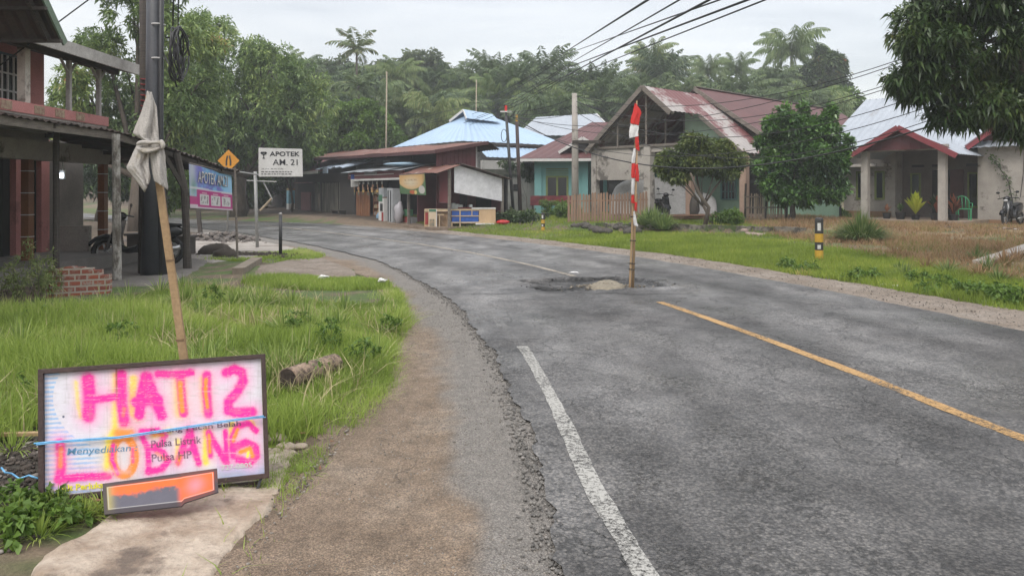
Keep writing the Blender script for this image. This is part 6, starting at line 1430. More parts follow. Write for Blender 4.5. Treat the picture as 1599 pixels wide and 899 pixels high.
part(pb_, 'frame', WHITEP, [(a3 + .18, a3 + .52, -.18, -.168, .0, .03), (a3 + .49, a3 + .52, -.18, -.168, .03, .8)], T_)
rp = empty('red_poster', tuple(T_.p(a3 + .05, .0, 0)), 'narrow red poster on the left end of the bamboo counter', 'poster')
part(rp, 'sheet', pm('red print', (.35, .04, .03), (.22, .03, .03), 5, .6, 0), [(a3 + .03, a3 + .16, .02, .036, .18, .66)], T_)
for k, (u, h, w) in enumerate(((708, .24, .1), (713, .2, .13), (719, .17, .11), (735, .18, .09))):
    a = sc_(u); m = MB(); m.tube([T_.p(a, .35, .806), T_.p(a, .35, .806 + h * .9), T_.p(a, .35, .806 + h)], [w * .9, w * .9, w * .7], 10)
    tag(m.build('plastic_jar', pm('milky plastic', (.42, .45, .44), None, 3, .4, 0), smooth=False), 'milky plastic jar on the white topped stall counter', 'jar', 'jars on the stall counter')
m = MB(); a = sc_(726); m.box((0, 0, 0), (.6, .3, .06), 0, Fr(*T_.p(a, .4, .84), 3)); tag(m.build('serving_tray', pm('dark red tray', (.12, .02, .02), None)), 'dark red tray lying on the stall counter', 'tray')
m = MB(); p = T_.p(a2 + .3, -.1, 0); m.ell((p[0], p[1], gz(p[0], p[1]) + .08), (.30, .2, .1), 12, 6, .08); tag(m.build('red_basin', pm('red plastic', (.5, .02, .02), None, 3, .4, 0), smooth=True), 'red plastic basin on the grass right of the stall counter', 'basin')
m = MB(); p = T_.p(a2 - .45, -.12, 0); m.box((p[0], p[1], gz(p[0], p[1]) + .04), (.75, .25, .05), .1); tag(m.build('white_board', WHITEP), 'white board lying under the plywood end of the stall', 'board')

# --- shop with shelves and dispenser (middle)
s2 = empty('grocery_shop', tuple(S_.p(-7, 1, 0)), 'dark open fronted grocery shop with red fascia', 'shop')
sp_(s2, 'floor', SHL, [(-21.5, .3, -1.0, .5, -.25, .03)]); 
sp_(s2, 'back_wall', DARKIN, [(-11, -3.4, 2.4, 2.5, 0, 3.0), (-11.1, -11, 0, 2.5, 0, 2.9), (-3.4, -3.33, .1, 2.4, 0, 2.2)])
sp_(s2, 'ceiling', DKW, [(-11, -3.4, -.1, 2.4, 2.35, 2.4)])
sp_(s2, 'fascia', TIN, [(-10.6, -3.5, -.55, -.5, 2.08, 2.40)]); sp_(s2, 'white_trim', WHITEP, [(-10.0, -3.5, -.62, -.56, 1.98, 2.07), (-10.4, -4.6, -.56, -.551, 2.24, 2.27)])
sp_(s2, 'fascia_panel', pm('grey panel', (.22, .22, .22), None), [(-8.2, -6.6, -.575, -.551, 2.28, 2.38)])
m = MB(); m.sheet(S_.p(-11, .9, 2.72), S_.p(-3.2, .9, 2.72), S_.p(-3.2, -.8, 2.42), S_.p(-11, -.8, 2.42), .25, .012, 3, wob=.012); m.build('front_roof', pm('blue grey tin', (.30, .34, .38), (.2, .2, .2), 1.3, .6, .1, 20), s2)
m = MB(); m.ell(S_.p(-4.3, -.2, 2.68), (.9, .7, .10), 14, 6, .15); tag(m.build('folded_tarp', pm('pale blue tarp', (.22, .36, .48), (.3, .4, .48), 3, .5, .3), smooth=True), 'crumpled pale blue tarp lying on the shop roof edge', 'tarp')
OW = pm('orange brown boards', (.26, .11, .045), (.19, .08, .035), 3, .7, .1, 30)
m = MB()
for i in range(6): m.bb(-10.6 + i * .32, -10.34 + i * .32, -.1, -.05, .05, 1.45, f=S_)
m.build('folding_door', OW, s2)
sh = empty('goods_shelf', tuple(S_.p(-8, .2, 0)), 'wooden shelf packed with small goods in the grocery shop', 'shelf')
GOODS = stonemat('assorted goods', [(0, (.3, .06, .04)), (.25, (.45, .3, .1)), (.5, (.35, .33, .3)), (.75, (.12, .14, .1)), (1, (.4, .2, .12))])
sp_(sh, 'board', OW, [(-8.7, -7.1, .1, .5, z, z + .03) for z in (.25, .6, .95, 1.3)] + [(-8.75, -8.7, .1, .5, 0, 1.6), (-7.1, -7.05, .1, .5, 0, 1.6)])
m = MB()
for z in (.28, .63, .98, 1.33):
    a = -8.66
    while a < -7.2:
        w = R.uniform(.06, .16); m.bb(a, a + w, .12, .40, z + .002, z + R.uniform(.12, .27), f=S_); a += w + .015
o = m.build('goods', GOODS, sh); o['kind'] = 'stuff'
dp = empty('fuel_dispenser', tuple(S_.p(-5.2, -.5, 0)), 'white and red fuel dispenser before the grocery shop', 'fuel dispenser')
sp_(dp, 'cabinet', WHITEP, [(-5.9, -5.3, -.75, -.35, .03, 1.15)]); sp_(dp, 'header', pm('grey display', (.3, .32, .33), None), [(-5.9, -5.3, -.75, -.35, 1.20, 1.62)]); sp_(dp, 'green_emblem', pm('green print', (.03, .3, .12), None), [(-5.85, -5.45, -.77, -.753, 1.0, 1.3)])
sp_(dp, 'red_panel', pm('red print', (.4, .03, .03), None), [(-5.5, -5.32, -.77, -.755, .1, .5)]); sp_(dp, 'black_panel', BLACKM, [(-5.7, -5.4, -.77, -.755, .55, .9)])
d2 = empty('fuel_dispenser', tuple(S_.p(-4.6, -.5, 0)), 'grey and white dispenser cabinet right of the red one', 'fuel dispenser')
sp_(d2, 'cabinet', pm('light grey panel', (.4, .41, .42), None), [(-5.0, -4.4, -.7, -.3, .03, 1.6)]); sp_(d2, 'stripe', BLACKM, [(-4.9, -4.82, -.72, -.703, .1, 1.5), (-4.62, -4.54, -.72, -.703, .1, 1.5)])
m = MB(); m.ell(S_.p(-4.0, -.55, .5), (.22, .22, .5), 10, 8, .15); tag(m.build('plastic_sack', pm('milky sack', (.4, .38, .4), None, 3, .5, .4), smooth=True), 'pale plastic sack standing beside the dispenser cabinet', 'sack')
for k in range(7):
    a = -9.9 + k * .62; m = MB(); m.bar(S_.p(a, -.45, 2.0), S_.p(a, -.45, 1.95), .02)
    for j in range(5): m.box(S_.p(a + R.uniform(-.02, .02), -.45 + R.uniform(-.03, .03), 1.86 - j * .13), (.16, .03, .12), math.radians(-58 + R.uniform(-20, 20)))
    tag(m.build('snack_strip', GOODS), 'strip of small snack packets hanging under the red shop fascia', 'snack strip', 'snack strips hanging in the shop')
for k in range(5):
    a = -6.9 + k * .28; p = S_.p(a, -.35, .03); m = MB(); m.tube([p, p + (0, 0, .3), p + (0, 0, .36), p + (0, 0, .42)], [.12, .12, .05, .045], 10); tag(m.build('water_bottle', pm('blue tinted bottle', (.18, .30, .42), None, 3, .3, 0), smooth=True), 'large blue tinted water bottle on the shop floor', 'bottle', 'water bottles in the grocery shop')
for k, (a, z) in enumerate(((-3.9, .03), (-3.9, .36), (-3.45, .03))):
    p = S_.p(a, -.15, z + .15); m = MB(); m.box(p, (.4, .3, .29), math.radians(-58)); o = m.build('plastic_crate', [pm('red crate', (.32, .05, .04), None), pm('green crate', (.06, .2, .09), None), pm('grey crate', (.25, .25, .25), None)][k], bevel=.01)
    tag(o, ['red crate at the bottom of the stack beside the sack', 'green crate on top of the red crate beside the sack', 'grey crate on the ground right of the red crate'][k], 'crate')
hb = empty('hanging_signboard', tuple(S_.p(-11.5, -1.2, 1.6)), 'blue and white hanging shop signboard above the dark shop', 'sign')
q0 = P(548, 292, 38.5); q1 = P(560, 291, 38.5); q2 = P(560, 273, 38.5); q3 = P(548, 272, 38.5)
m = MB(); m.slab([q0, q1, q2, q3], .03); m.build('board', WHITEP, hb); m = MB(); e = np.array((0, -.034, 0)); m.slab([q0 * .40 + q3 * .60 + e, q1 * .4 + q2 * .6 + e, q2 + e, q3 + e], .004); m.build('blue_header', pm('blue print', (.02, .06, .25), None), hb)
m = MB(); 
for k in range(4): m.bar(q0 * (.9 - .2 * k + .0) + q3 * (.1 + .2 * k * .7) + e * 1.1 if False else q0 + (q3 - q0) * (.1 + .12 * k) + e * 1.1 + (q1 - q0) * .1, q0 + (q3 - q0) * (.1 + .12 * k) + e * 1.1 + (q1 - q0) * .85, .03, .01)
m.build('small_print', BLACKM, hb)
# --- big shed roof over the shops with maroon end wall
bs = empty('market_shed', tuple(S_.p(-9, 4, 0)), 'long shed with rusty brown roof and maroon tin end wall', 'shed')
m = MB(); m.sheet(S_.p(-22, 3.0, 4.1), S_.p(-1.0, 2.3, 3.62), S_.p(-1.0, -.2, 3.18), S_.p(-22, -.2, 3.5), .3, .02, 4, wob=.02); m.build('roof', RUST, bs)
m = MB(); m.sheet(S_.p(-1.0, 2.3, 3.62), S_.p(-22, 3.0, 4.1), S_.p(-22, 5.6, 3.4), S_.p(-1.0, 2.9, 3.3), .3, .02, 3, wob=.02); m.build('rear_roof', RUSTD, bs)
m = MB(); m.slab([S_.p(-1.6, .1, .0), S_.p(-1.6, 2.0, .0), S_.p(-1.6, 2.0, 3.48), S_.p(-1.6, .1, 3.12)], .04)
for i in range(10): m.bar(S_.p(-1.55, .2 + i * .19, 2.3), S_.p(-1.55, .2 + i * .19, 3.15 + i * .025), .03, .03)
m.build('end_wall', TIN, bs); sp_(bs, 'corner_trim', WHITEP, [(-1.62, -1.53, 2.0, 2.06, 2.0, 3.4)])
m = MB(); m.bar(S_.p(-.98, -.25, 3.12), S_.p(-.98, 2.3, 3.56), .05, .14); m.bar(S_.p(-22, -.24, 3.42), S_.p(-1.0, -.24, 3.10), .05, .14); m.build('fascia', pm('dark maroon fascia', (.09, .035, .035), None), bs)
sp_(bs, 'back_wall', DARKIN, [(-21.5, -1.7, 1.9, 1.98, 0, 3.3)]); sp_(bs, 'upper_panel', DKW, [(-11.2, -6, 1.0, 1.05, 2.7, 3.15)])
sp_(bs, 'window_panel', pm('dusty grey panel', (.16, .17, .17), None), [(-9.6, -8.7, .98, .996, 2.8, 3.05), (-12.8, -11.6, -.1, -.06, 2.78, 2.95)])
# --- dark plank shop at the left end
s3 = empty('plank_shop', tuple(S_.p(-16, 1, 0)), 'dark plank shop with maroon roof left of the grocery', 'shop')
sp_(s3, 'wall', DKW, [(-21.5, -17.9, 0, .1, 0, 2.5), (-13.4, -11.1, 0, .1, 0, 2.6), (-17.9, -13.4, 0, .1, 2.0, 2.5)])
PLK = pm('pale grey planks', (.24, .22, .18), (.04, .037, .033), 8, .9, .3, 30, streak=12)
m = MB()
for i in range(22):
    if R.random() < .85: m.bb(-17.9 + i * .205, -17.73 + i * .205, .02, .05, .05, 1.95 - (i % 3) * .02, f=S_)
m.build('plank_shutters', PLK, s3); sp_(s3, 'dark_backing', DARKIN, [(-17.9, -13.4, .3, .36, 0, 2.6)])  # dark sheet added behind the planks so their gaps stay dark
sp_(s3, 'red_panel', TIN, [(-20.6, -18.6, -.06, -.003, .1, 1.4), (-20.8, -18.0, -.5, -.1, 1.95, 2.0)])
sp_(s3, 'bench', DWOOD, [(-13.2, -11.8, -.6, -.2, .4, .45), (-13.1, -13.0, -.6, -.2, 0, .4), (-12.0, -11.9, -.6, -.2, 0, .4)])
m = MB(); m.sheet(S_.p(-23.5, 2.4, 3.6), S_.p(-14.5, 2.4, 3.5), S_.p(-14.5, -.7, 2.6), S_.p(-23.5, -.7, 2.55), .28, .018, 3, wob=.012); m.build('roof', pm('rust red roofing', (.17, .065, .055), (.13, .05, .045), 1.5, .75, .2, 30), s3)
m = MB(); m.bar(S_.p(-23.5, -.74, 2.5), S_.p(-15.0, -.74, 2.55), .04, .16); m.build('white_fascia', WHITEP, s3)
m = MB(); m.sheet(S_.p(-15.6, 1.2, 3.15), S_.p(-10.8, 1.2, 3.15), S_.p(-10.8, -.7, 2.75), S_.p(-15.6, -.7, 2.7), .25, .03, 4, wob=.03); m.build('tarp_roof', pm('pale blue white tarp', (.36, .42, .50), (.24, .3, .38), 1.5, .5, .3, 9), s3)
m = MB(); m.box(S_.p(-13.6, -.76, 2.62), (.8, .05, .35), math.radians(-58)); m.build('tarp_fold', MATS['pale blue white tarp'], s3)
gp = empty('painted_gatepost', tuple(S_.p(-21.9, -.3, 0)), 'pale blue and white gatepost at the left end of the shops', 'gatepost')
for z_, h_, mt_ in ((-.1, .75, WHITEP), (.65, .85, pm('pale blue paint', (.22, .42, .52), None)), (1.5, .14, pm('ochre cap', (.3, .2, .08), None))): sp_(gp, 'block', mt_, [(-22.3, -21.8 , -.5, -.1, z_ + .002, z_ + h_)])
# dark fence and shed in the trees further left
fl_ = empty('board_fence', tuple(G(420, 336)), 'dark board fence under the mango trees beyond the road', 'fence'); q0, q1 = np.array(S_.p(-22.6, .6, 0)), np.array(S_.p(-37, .5, 0))
m = MB(); d_ = (q1 - q0)
for i in range(60):
    if R.random() < .06: continue
    a = q0 + d_ * i / 60; b_ = q0 + d_ * (i + .92) / 60; h = R.uniform(2.0, 2.3); z_ = gz(a[0], a[1]); n_ = np.array((.85, .53, 0)) * .03
    m.hexa([a + (0, 0, z_ - a[2] - .1), b_ + (0, 0, z_ - a[2] - .1), b_ + n_ + (0, 0, z_ - a[2] - .1), a + n_ + (0, 0, z_ - a[2] - .1), a + (0, 0, z_ - a[2] + h), b_ + (0, 0, z_ - a[2] + h), b_ + n_ + (0, 0, z_ - a[2] + h), a + n_ + (0, 0, z_ - a[2] + h)])
m.build('boards', pm('dark fence boards', (.075, .062, .055), (.04, .035, .03), .8, .9, .2, 20, c3=(.16, .13, .11), s3=.6, t3=(.6, .66)), fl_)
# ================================================================== white walled house with pale blue roof
cB = P(721, 220, 39.3); zb = gz(-1.5, 42); Bf = Fr(cB[0], cB[1], zb, 37); ze_ = cB[2] - zb
bh = empty('blue_roofed_house', tuple(Bf.p(3, 3, 0)), 'white walled house with pale blue hipped roof behind the kiosk', 'house')
hip(bh, Bf, 0, 7.6, 0, 7.6, ze_, ze_ + 1.75, 2.7, BLUER)
m = MB(); m.sheet(Bf.p(.9, -.05, ze_ - .25), Bf.p(6.9, -.05, ze_ - .25), Bf.p(6.9, -1.0, ze_ - .85), Bf.p(.9, -1.0, ze_ - .85), .3, .015, 2); m.build('lower_roof', BLUER, bh)
part(bh, 'fascia', DWOOD, [(0, 7.6, -.06, -.02, ze_ - .14, ze_ - .02), (-.06, -.02, 0, 7.6, ze_ - .14, ze_ - .02)], Bf)
part(bh, 'wall', PLASTW, [(.6, 8.2, -1.0, -.85, -.3, ze_ - 1.02), (.6, 7, .5, 6.8, -.3, ze_ - .1)], Bf)
part(bh, 'mossy_ledge', pm('black mould', (.05, .055, .035), (.10, .10, .08), 4, .95, .6, 20), [(.55, 8.25, -1.12, -1.003, ze_ - 1.75, ze_ - 1.48)], Bf)
part(bh, 'vent_hole', DARKIN, [(2.6, 2.95, -1.02, -1.003, ze_ - 2.6, ze_ - 2.25), (5.6, 5.95, -1.02, -1.003, ze_ - 2.6, ze_ - 2.25)], Bf)
m = MB(); m.slab([Bf.p(2.0, 2.3, ze_ + 1.15), Bf.p(2.7, 2.3, ze_ + 1.15), Bf.p(2.35, 2.3, ze_ + 1.75)], -.03); 
m = MB(); g0 = Bf.p(2.5, 3.6, ze_ + 1.75); m.sheet(g0 + (0, 0, .35), g0 + Bf.g * 2 + (0, 0, .2), g0 + Bf.g * 2 - Bf.b * .9 + (0, 0, -.35), g0 - Bf.b * .9 - Bf.g * .4 + (0, 0, -.25), .3, .01, 2); m.sheet(g0 + Bf.g * 2 + (0, 0, .2), g0 + (0, 0, .35), g0 + Bf.b * .9 - Bf.g * .4 + (0, 0, -.25), g0 + Bf.b * .9 + Bf.g * 2 + (0, 0, -.3), .3, .01, 2)
gb = m.build('ridge_gablet', BLUER, bh); m = MB(); m.bar(g0 + (0, 0, .3) - Bf.g * .05, g0 - Bf.b * .9 - Bf.g * .42 + (0, 0, -.3), .04, .14); m.bar(g0 + (0, 0, .3) - Bf.g * .05, g0 + Bf.b * .9 - Bf.g * .42 + (0, 0, -.3), .04, .14); m.build('barge_board', WHITEP, gb)

# ================================================================== utility poles on the far side and wires
p = G(898, 345); cpx = p; cpo = empty('concrete_pole', tuple(p), 'tall grey concrete utility pole rising behind the picket fence', 'utility pole'); topc = P(897, 146, p[1])
m = MB(); m.tube([(p[0], p[1], p[2] - .2), (p[0], p[1], 3.5), tuple(topc)], [.15, .13, .10], 12); m.build('shaft', CONC, cpo, smooth=True)
m = MB(); q_ = P(898, 222, p[1]); m.bar(q_ + (-.12, -.12, 0), q_ + (1.0, -.12, 0), .12, .12); m.build('crossarm', DWOOD, cpo)
p1 = G(800, 340); pA = P(808, 345, 33.0); tA = P(790, 174, 33.0)
o = empty('leaning_pole', (pA[0] - .2, 33, gz(pA[0], 33)), 'thin black leaning pole with red tip and cable loop', 'utility pole'); m = MB(); m.tube([(pA[0] - .3 + .15, 33, gz(pA[0], 33) - .1), tuple(tA)], [.075, .06], 8); m.build('shaft', BLACKM, o, smooth=True)
m = MB(); m.tube([tA, tA + (0, 0, .25)], .055, 8); m.build('red_tip', REDC, o); m = MB(); m.bar(tA + (-.25, -.05, -.02), tA + (.25, -.05, -.02), .06); m.build('crossarm', WHITEP, o)
cc_ = P(787, 212, 32.9); m = MB(); m.tube([(cc_[0] + math.cos(a) * .12, cc_[1], cc_[2] + math.sin(a) * .28) for a in np.linspace(0, 2 * PI, 17)], .015, 5); m.build('cable_loop', BLACKM, o, smooth=True)
pB = P(813, 340, 33.6); tB = P(807, 190, 33.6)
o = empty('steel_pole', (pB[0], 33.6, gz(pB[0], 33.6)), 'rusty brown steel pole with yellow tip beside the leaning black pole', 'utility pole'); m = MB(); m.tube([(pB[0], 33.6, gz(pB[0], 33.6) - .1), tuple(tB)], [.09, .075], 8); m.build('shaft', IRON, o, smooth=True)
m = MB(); m.tube([tB, tB + (0, 0, .3)], .05, 8); m.build('yellow_tip', YEL, o)
# tall thin pale poles among the trees
for u, vt, Y, lab in ((602, 112, 46, 'tall thin pale mast rising above the shop roofs'), (742, 125, 52, 'thin pale mast behind the blue roofed house')):
    b_ = P(u, 300, Y); z_ = gz(b_[0], Y); t_ = P(u + 2, vt, Y); o = MB(); o.tube([(b_[0], Y, z_), tuple(t_)], [.07, .04], 6); tag(o.build('thin_mast', pm('pale bamboo mast', (.36, .30, .22), None), smooth=True), lab, 'pole')
WIRE = pm('black cable', (.02, .02, .022), None, 4, .6, 0)
def wire(a, b, sag, lab, r=.014, grp='overhead cables', n=26):
    a = np.array(a, float); b = np.array(b, float); m = MB(); m.tube([a * (1 - t) + b * t - np.array((0, 0, sag * 4 * t * (1 - t))) for t in np.linspace(0, 1, n)], r, 5)
    tag(m.build('overhead_cable', WIRE, smooth=True), lab, 'cable', grp)
far_ = P(500, 205, 52)
# lines passing overhead from behind the camera on the right to the poles beyond the shops
for k, (u0, u1, v1) in enumerate(((1018, 885, 80), (1068, 885, 102), (1115, 870, 126), (1135, 886, 84), (1178, 880, 108), (1205, 876, 126))):
    yn, yf = 9.0, 33.0; a = P(u0, -4, yn); b = P(u1, v1, yf)
    d_ = b - a; a2_ = a - d_ * .5; e_ = P([690, 680, 650, 700, 690, 660][k], [175, 190, 205, 180, 195, 210][k], 50.0)
    wire(a2_, b, .0, 'dark overhead cable crossing high above the road', .012 if k % 2 else .017)
    wire(b, e_, .5, 'dark overhead cable running down towards the shops', .012); 
    if k < 4: wire(e_, P(440, 195 + 5 * k, 50), .7, 'thin cable sagging over the shop roofs towards the mango trees', .012)
for k, (vr, ve) in enumerate(((0, 178), (8, 182), (30, 186), (44, 178), (62, 184), (96, 190), (108, 176), (128, 186))):
    e_ = P(792 + 2 * k if k % 2 else 898, ve if k % 2 else 150 + 4 * k, 33 if k % 2 else p[1]); a = P(1640, vr, 16.0)
    wire(a, e_, 1.15 + .12 * k, 'dark cable sagging from upper right to the far poles', .022 if vr == 128 else .011)
for k in range(3): wire(P(898, 152 + 12 * k, cpx[1]), tA + (0, 0, -.1 * k), .18, 'short cable between the concrete pole and the leaning pole', .011)
wire(P(-10, 110, 12), P(145, -5, 12), .0, 'thin cable crossing before the pink house gable', .011, None)
wire(P(898, 158, cpx[1]), P(1010, 190, 30.6), .1, 'short cable from the concrete pole to the unfinished gable', .011, None)
# ================================================================== foliage builders
def leaves_np(C, D, L, Wd, droop=.25):
    """one bent quad per leaf: C base points, D unit directions, L lengths, Wd widths"""
    n = len(C); up = np.tile(np.array((0, 0, 1.)), (n, 1)) + NR.normal(0, .45, (n, 3))
    s = np.cross(D, up); s /= np.linalg.norm(s, axis=1)[:, None] + 1e-9
    mid = C + D * (L * .5)[:, None]; tip = C + D * L[:, None]; tip[:, 2] -= L * droop
    v = np.stack([C, mid - s * (Wd / 2)[:, None], tip, mid + s * (Wd / 2)[:, None]], 1)
    v[:, 1, 2] += Wd * .12; v[:, 3, 2] += Wd * .12
    return v.reshape(-1, 3), np.arange(4 * n).reshape(-1, 4)

def crown_np(blobs, n, ll, lw, k=9, shell=.55, droop=.35, seed=0, gap=.33, sat=5):
    """clusters of leaves spread through ellipsoid blobs, thinned by noise so gaps stay open"""
    rng = np.random.default_rng(seed); B0 = np.array(blobs, float); ex = []
    for b in (B0 if sat else []):
        for _ in range(sat):
            d = rng.normal(size=3); d /= np.linalg.norm(d); d[2] = d[2] * .8 + .1; r = rng.uniform(.26, .5); ex.append(np.concatenate([b[:3] + d * b[3:6] * rng.uniform(.85, 1.12), b[3:6] * r]))
    B = np.vstack([B0 * np.array([1, 1, 1, .9, .9, .9])] + ([np.array(ex)] if ex else []))
    wts = (B[:, 3] * B[:, 4] + B[:, 4] * B[:, 5] + B[:, 3] * B[:, 5]); wts /= wts.sum()
    m = int(n / k); bi = rng.choice(len(B), m * 2, p=wts)
    d = rng.normal(size=(m * 2, 3)); d /= np.linalg.norm(d, axis=1)[:, None]
    r = shell + (1 - shell) * rng.random(m * 2) ** .6; r = r * (.88 + .24 * vnoise(d[:, 0] * 3 + bi * 7.3, d[:, 1] * 3 + d[:, 2] * 3, seed))
    c = B[bi, :3] + d * r[:, None] * B[bi, 3:6]
    keep = vnoise(c[:, 0] * 1.3 + c[:, 2] * .8, c[:, 1] * 1.3 - c[:, 2] * 1.1, seed + 5) > gap * (.4 + .6 * (r > .8))
    c = c[keep][:m]; d = d[keep][:m]; m = len(c)
    cc = np.repeat(c, k, 0) + rng.normal(0, ll * .22, (m * k, 3)); dd = np.repeat(d, k, 0) * .55 + rng.normal(0, .62, (m * k, 3)); dd[:, 2] -= .05
    dd /= np.linalg.norm(dd, axis=1)[:, None]
    L = ll * rng.uniform(.6, 1.25, m * k); W_ = lw * rng.uniform(.7, 1.3, m * k)
    return leaves_np(cc, dd, L, W_, droop), c

def limbs(mb, base, blobs, r0, fork=.35, seed=0, n=8, lean=(0, 0), twigs=3):
    rng = random.Random(seed); base = np.array(base, float); B = np.array(blobs, float); top = B[:, :3].mean(0)
    f = base + (top - base) * fork + np.array((lean[0], lean[1], 0)); 
    mb.tube([base - (0, 0, .15), base * .6 + f * .4 + (rng.uniform(-.1, .1), 0, 0), f], [r0 * 1.25, r0 * .95, r0 * .75], n)
    for b in B:
        e = b[:3]; m1 = f * .55 + e * .45 + np.array([rng.uniform(-.25, .25) for _ in range(3)]) * r0 * 4
        mb.tube([f - (0, 0, .05), m1, e], [r0 * .5, r0 * .3, r0 * .12], 6)
        for _ in range(twigs):
            q = np.array([rng.gauss(0, 1) for _ in range(3)]); q /= np.linalg.norm(q); t = e + q * b[3:6] * .8
            mb.tube([m1 * .4 + e * .6, (e + t) / 2 + (0, 0, .1), t], [r0 * .18, r0 * .1, r0 * .04], 5)
    return mb

BARK = pm('brown grey bark', (.13, .105, .08), (.07, .055, .045), 4, .9, .8, 25, streak=3)
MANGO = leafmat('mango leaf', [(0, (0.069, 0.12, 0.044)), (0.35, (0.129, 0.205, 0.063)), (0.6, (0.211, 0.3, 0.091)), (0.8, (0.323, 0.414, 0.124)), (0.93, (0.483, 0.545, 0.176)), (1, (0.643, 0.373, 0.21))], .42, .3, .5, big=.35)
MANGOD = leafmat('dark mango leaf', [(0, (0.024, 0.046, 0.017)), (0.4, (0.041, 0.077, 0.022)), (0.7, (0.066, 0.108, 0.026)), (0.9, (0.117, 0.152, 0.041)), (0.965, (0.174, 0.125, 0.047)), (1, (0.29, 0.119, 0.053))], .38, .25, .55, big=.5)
BRIGHT = leafmat('bright leaf', [(0, (0.06, 0.112, 0.019)), (0.5, (0.112, 0.195, 0.033)), (0.85, (0.18, 0.285, 0.046)), (1, (0.255, 0.36, 0.065))], .5, .35, .4, big=.6)
JACK = leafmat('glossy fruit tree leaf', [(0, (0.035, 0.088, 0.022)), (0.5, (0.069, 0.152, 0.031)), (0.85, (0.128, 0.255, 0.044)), (1, (0.234, 0.392, 0.062))], .32, .25, .6, big=.8)
GREY = leafmat('grey green leaf', [(0, (0.07, 0.098, 0.042)), (0.5, (0.112, 0.147, 0.07)), (1, (0.182, 0.21, 0.105))], .6, .3, .3, big=.4)
PALM = leafmat('palm leaflet', [(0, (0.034, 0.063, 0.024)), (0.35, (0.075, 0.121, 0.042)), (0.7, (0.138, 0.19, 0.066)), (0.9, (0.207, 0.241, 0.096)), (1, (0.276, 0.23, 0.12))], .5, .3, .4, obr=.5)
PALM2 = leafmat('coconut leaflet', [(0, (0.099, 0.159, 0.052)), (0.5, (0.159, 0.229, 0.068)), (1, (0.298, 0.327, 0.12))], .5, .35, .4, obr=.4)
DEADF = pm('dead brown frond', (.22, .16, .09), (.15, .11, .07), 3, .9, .1)

def tree(name, base, blobs, n, ll, lw, r0, mat, lab, cat='tree', grp=None, fork=.35, seed=0, k=9, shell=.55, lean=(0, 0), twigs=3, gap=.33, droop=.35):
    o = empty(name, tuple(float(c) for c in base), lab, cat, grp); m = MB(); limbs(m, base, blobs, r0, fork, seed, lean=lean, twigs=twigs); m.build('trunk', BARK, o, smooth=True)
    (v, q), _ = crown_np(blobs, n, ll, lw, k, shell, droop * .8, seed, gap)
    linkmesh('crown', np_mesh('crown', v, q), mat, o); return o

def pb(u, v, Y, ru, rv=None, rd=None):     # blob by photo pixel, distance and pixel radius
    p = P(u, v, Y); s = Y / FPX; return (p[0], p[1], p[2], ru * s, (rd or ru) * s, (rv or ru) * s)

# --- mango trees on the left beyond the house
Y = 29.0; b0_ = P(215, 300, Y); b0_[2] = gz(b0_[0], Y)
tree('mango_tree', b0_, [pb(165, 75, Y, 42, 40), pb(215, 20, Y, 62, 50), pb(140, 150, Y, 48, 45), pb(215, 130, Y + 1, 60, 60), pb(280, 60, Y, 60, 55), pb(290, 150, Y, 60, 55), pb(215, 210, Y + 1, 70, 45), pb(110, 215, Y + 1, 60, 45), pb(300, 225, Y + 1, 50, 40), pb(250, -45, Y, 60, 45)],
     42000, .26, .07, .32, MANGO, 'tall loose crowned mango tree behind the pink house and black pole', seed=3, gap=.42)
Y = 33.0; b0_ = P(372, 300, Y + 9); b0_[2] = gz(b0_[0], b0_[1])
Y = 41.0
tree('mango_tree', b0_, [pb(330, 60, Y, 42, 40), pb(355, 120, Y, 62, 50), pb(420, 110, Y, 55, 42), pb(400, 170, Y, 70, 50), pb(460, 160, Y, 50, 45), pb(340, 190, Y, 60, 48), pb(300, 120, Y, 50, 50), pb(470, 205, Y, 40, 32), pb(420, 215, Y, 60, 34), pb(350, 235, Y, 50, 30)],
     46000, .30, .08, .42, MANGO, 'broad mango tree rising above the pharmacy signboard', seed=4, gap=.38)
Y = 44.0; b0_ = P(250, 300, Y); b0_[2] = gz(b0_[0], Y)
tree('mango_tree', b0_, [pb(250, 190, Y, 70, 60), pb(330, 235, Y, 60, 40), pb(180, 240, Y, 60, 40), pb(260, 262, Y, 50, 26)], 16000, .32, .09, .4, MANGO, 'shaded mango tree seen between the awning and the banner', seed=6)
Y = 50.0; b0_ = P(560, 300, Y); b0_[2] = gz(b0_[0], Y)
tree('round_tree', b0_, [pb(545, 185, Y, 32, 22), pb(585, 190, Y, 30, 24), pb(530, 215, Y, 28, 24), pb(570, 220, Y, 40, 26), pb(610, 215, Y, 28, 20), pb(560, 170, Y, 22, 12)], 20000, .30, .12, .25, BRIGHT, 'dense rounded bright green tree above the shed roof', seed=8, shell=.7, gap=.25)
for (u, v, Y, ru, rv, n, lab) in ((455, 238, 46, 50, 16, 9000, 'bright green bush spilling over right of the pharmacy sign'), (385, 262, 45, 38, 22, 7000, 'dark leafy bush behind the pharmacy sign post'), (250, 285, 34, 34, 26, 6000, 'bright bush seen beneath the sagging awning')):
    b0_ = P(u, 300, Y); b0_[2] = gz(b0_[0], Y); tree('leafy_bush', b0_, [pb(u - ru * .5, v, Y, ru * .6, rv), pb(u + ru * .45, v + 4, Y, ru * .6, rv * .9), pb(u, v - rv * .4, Y, ru * .5, rv * .7), pb(u, v + rv, Y, ru * .7, rv * .8)], n, .30, .10, .08, BRIGHT, lab, 'bush', seed=int(u))
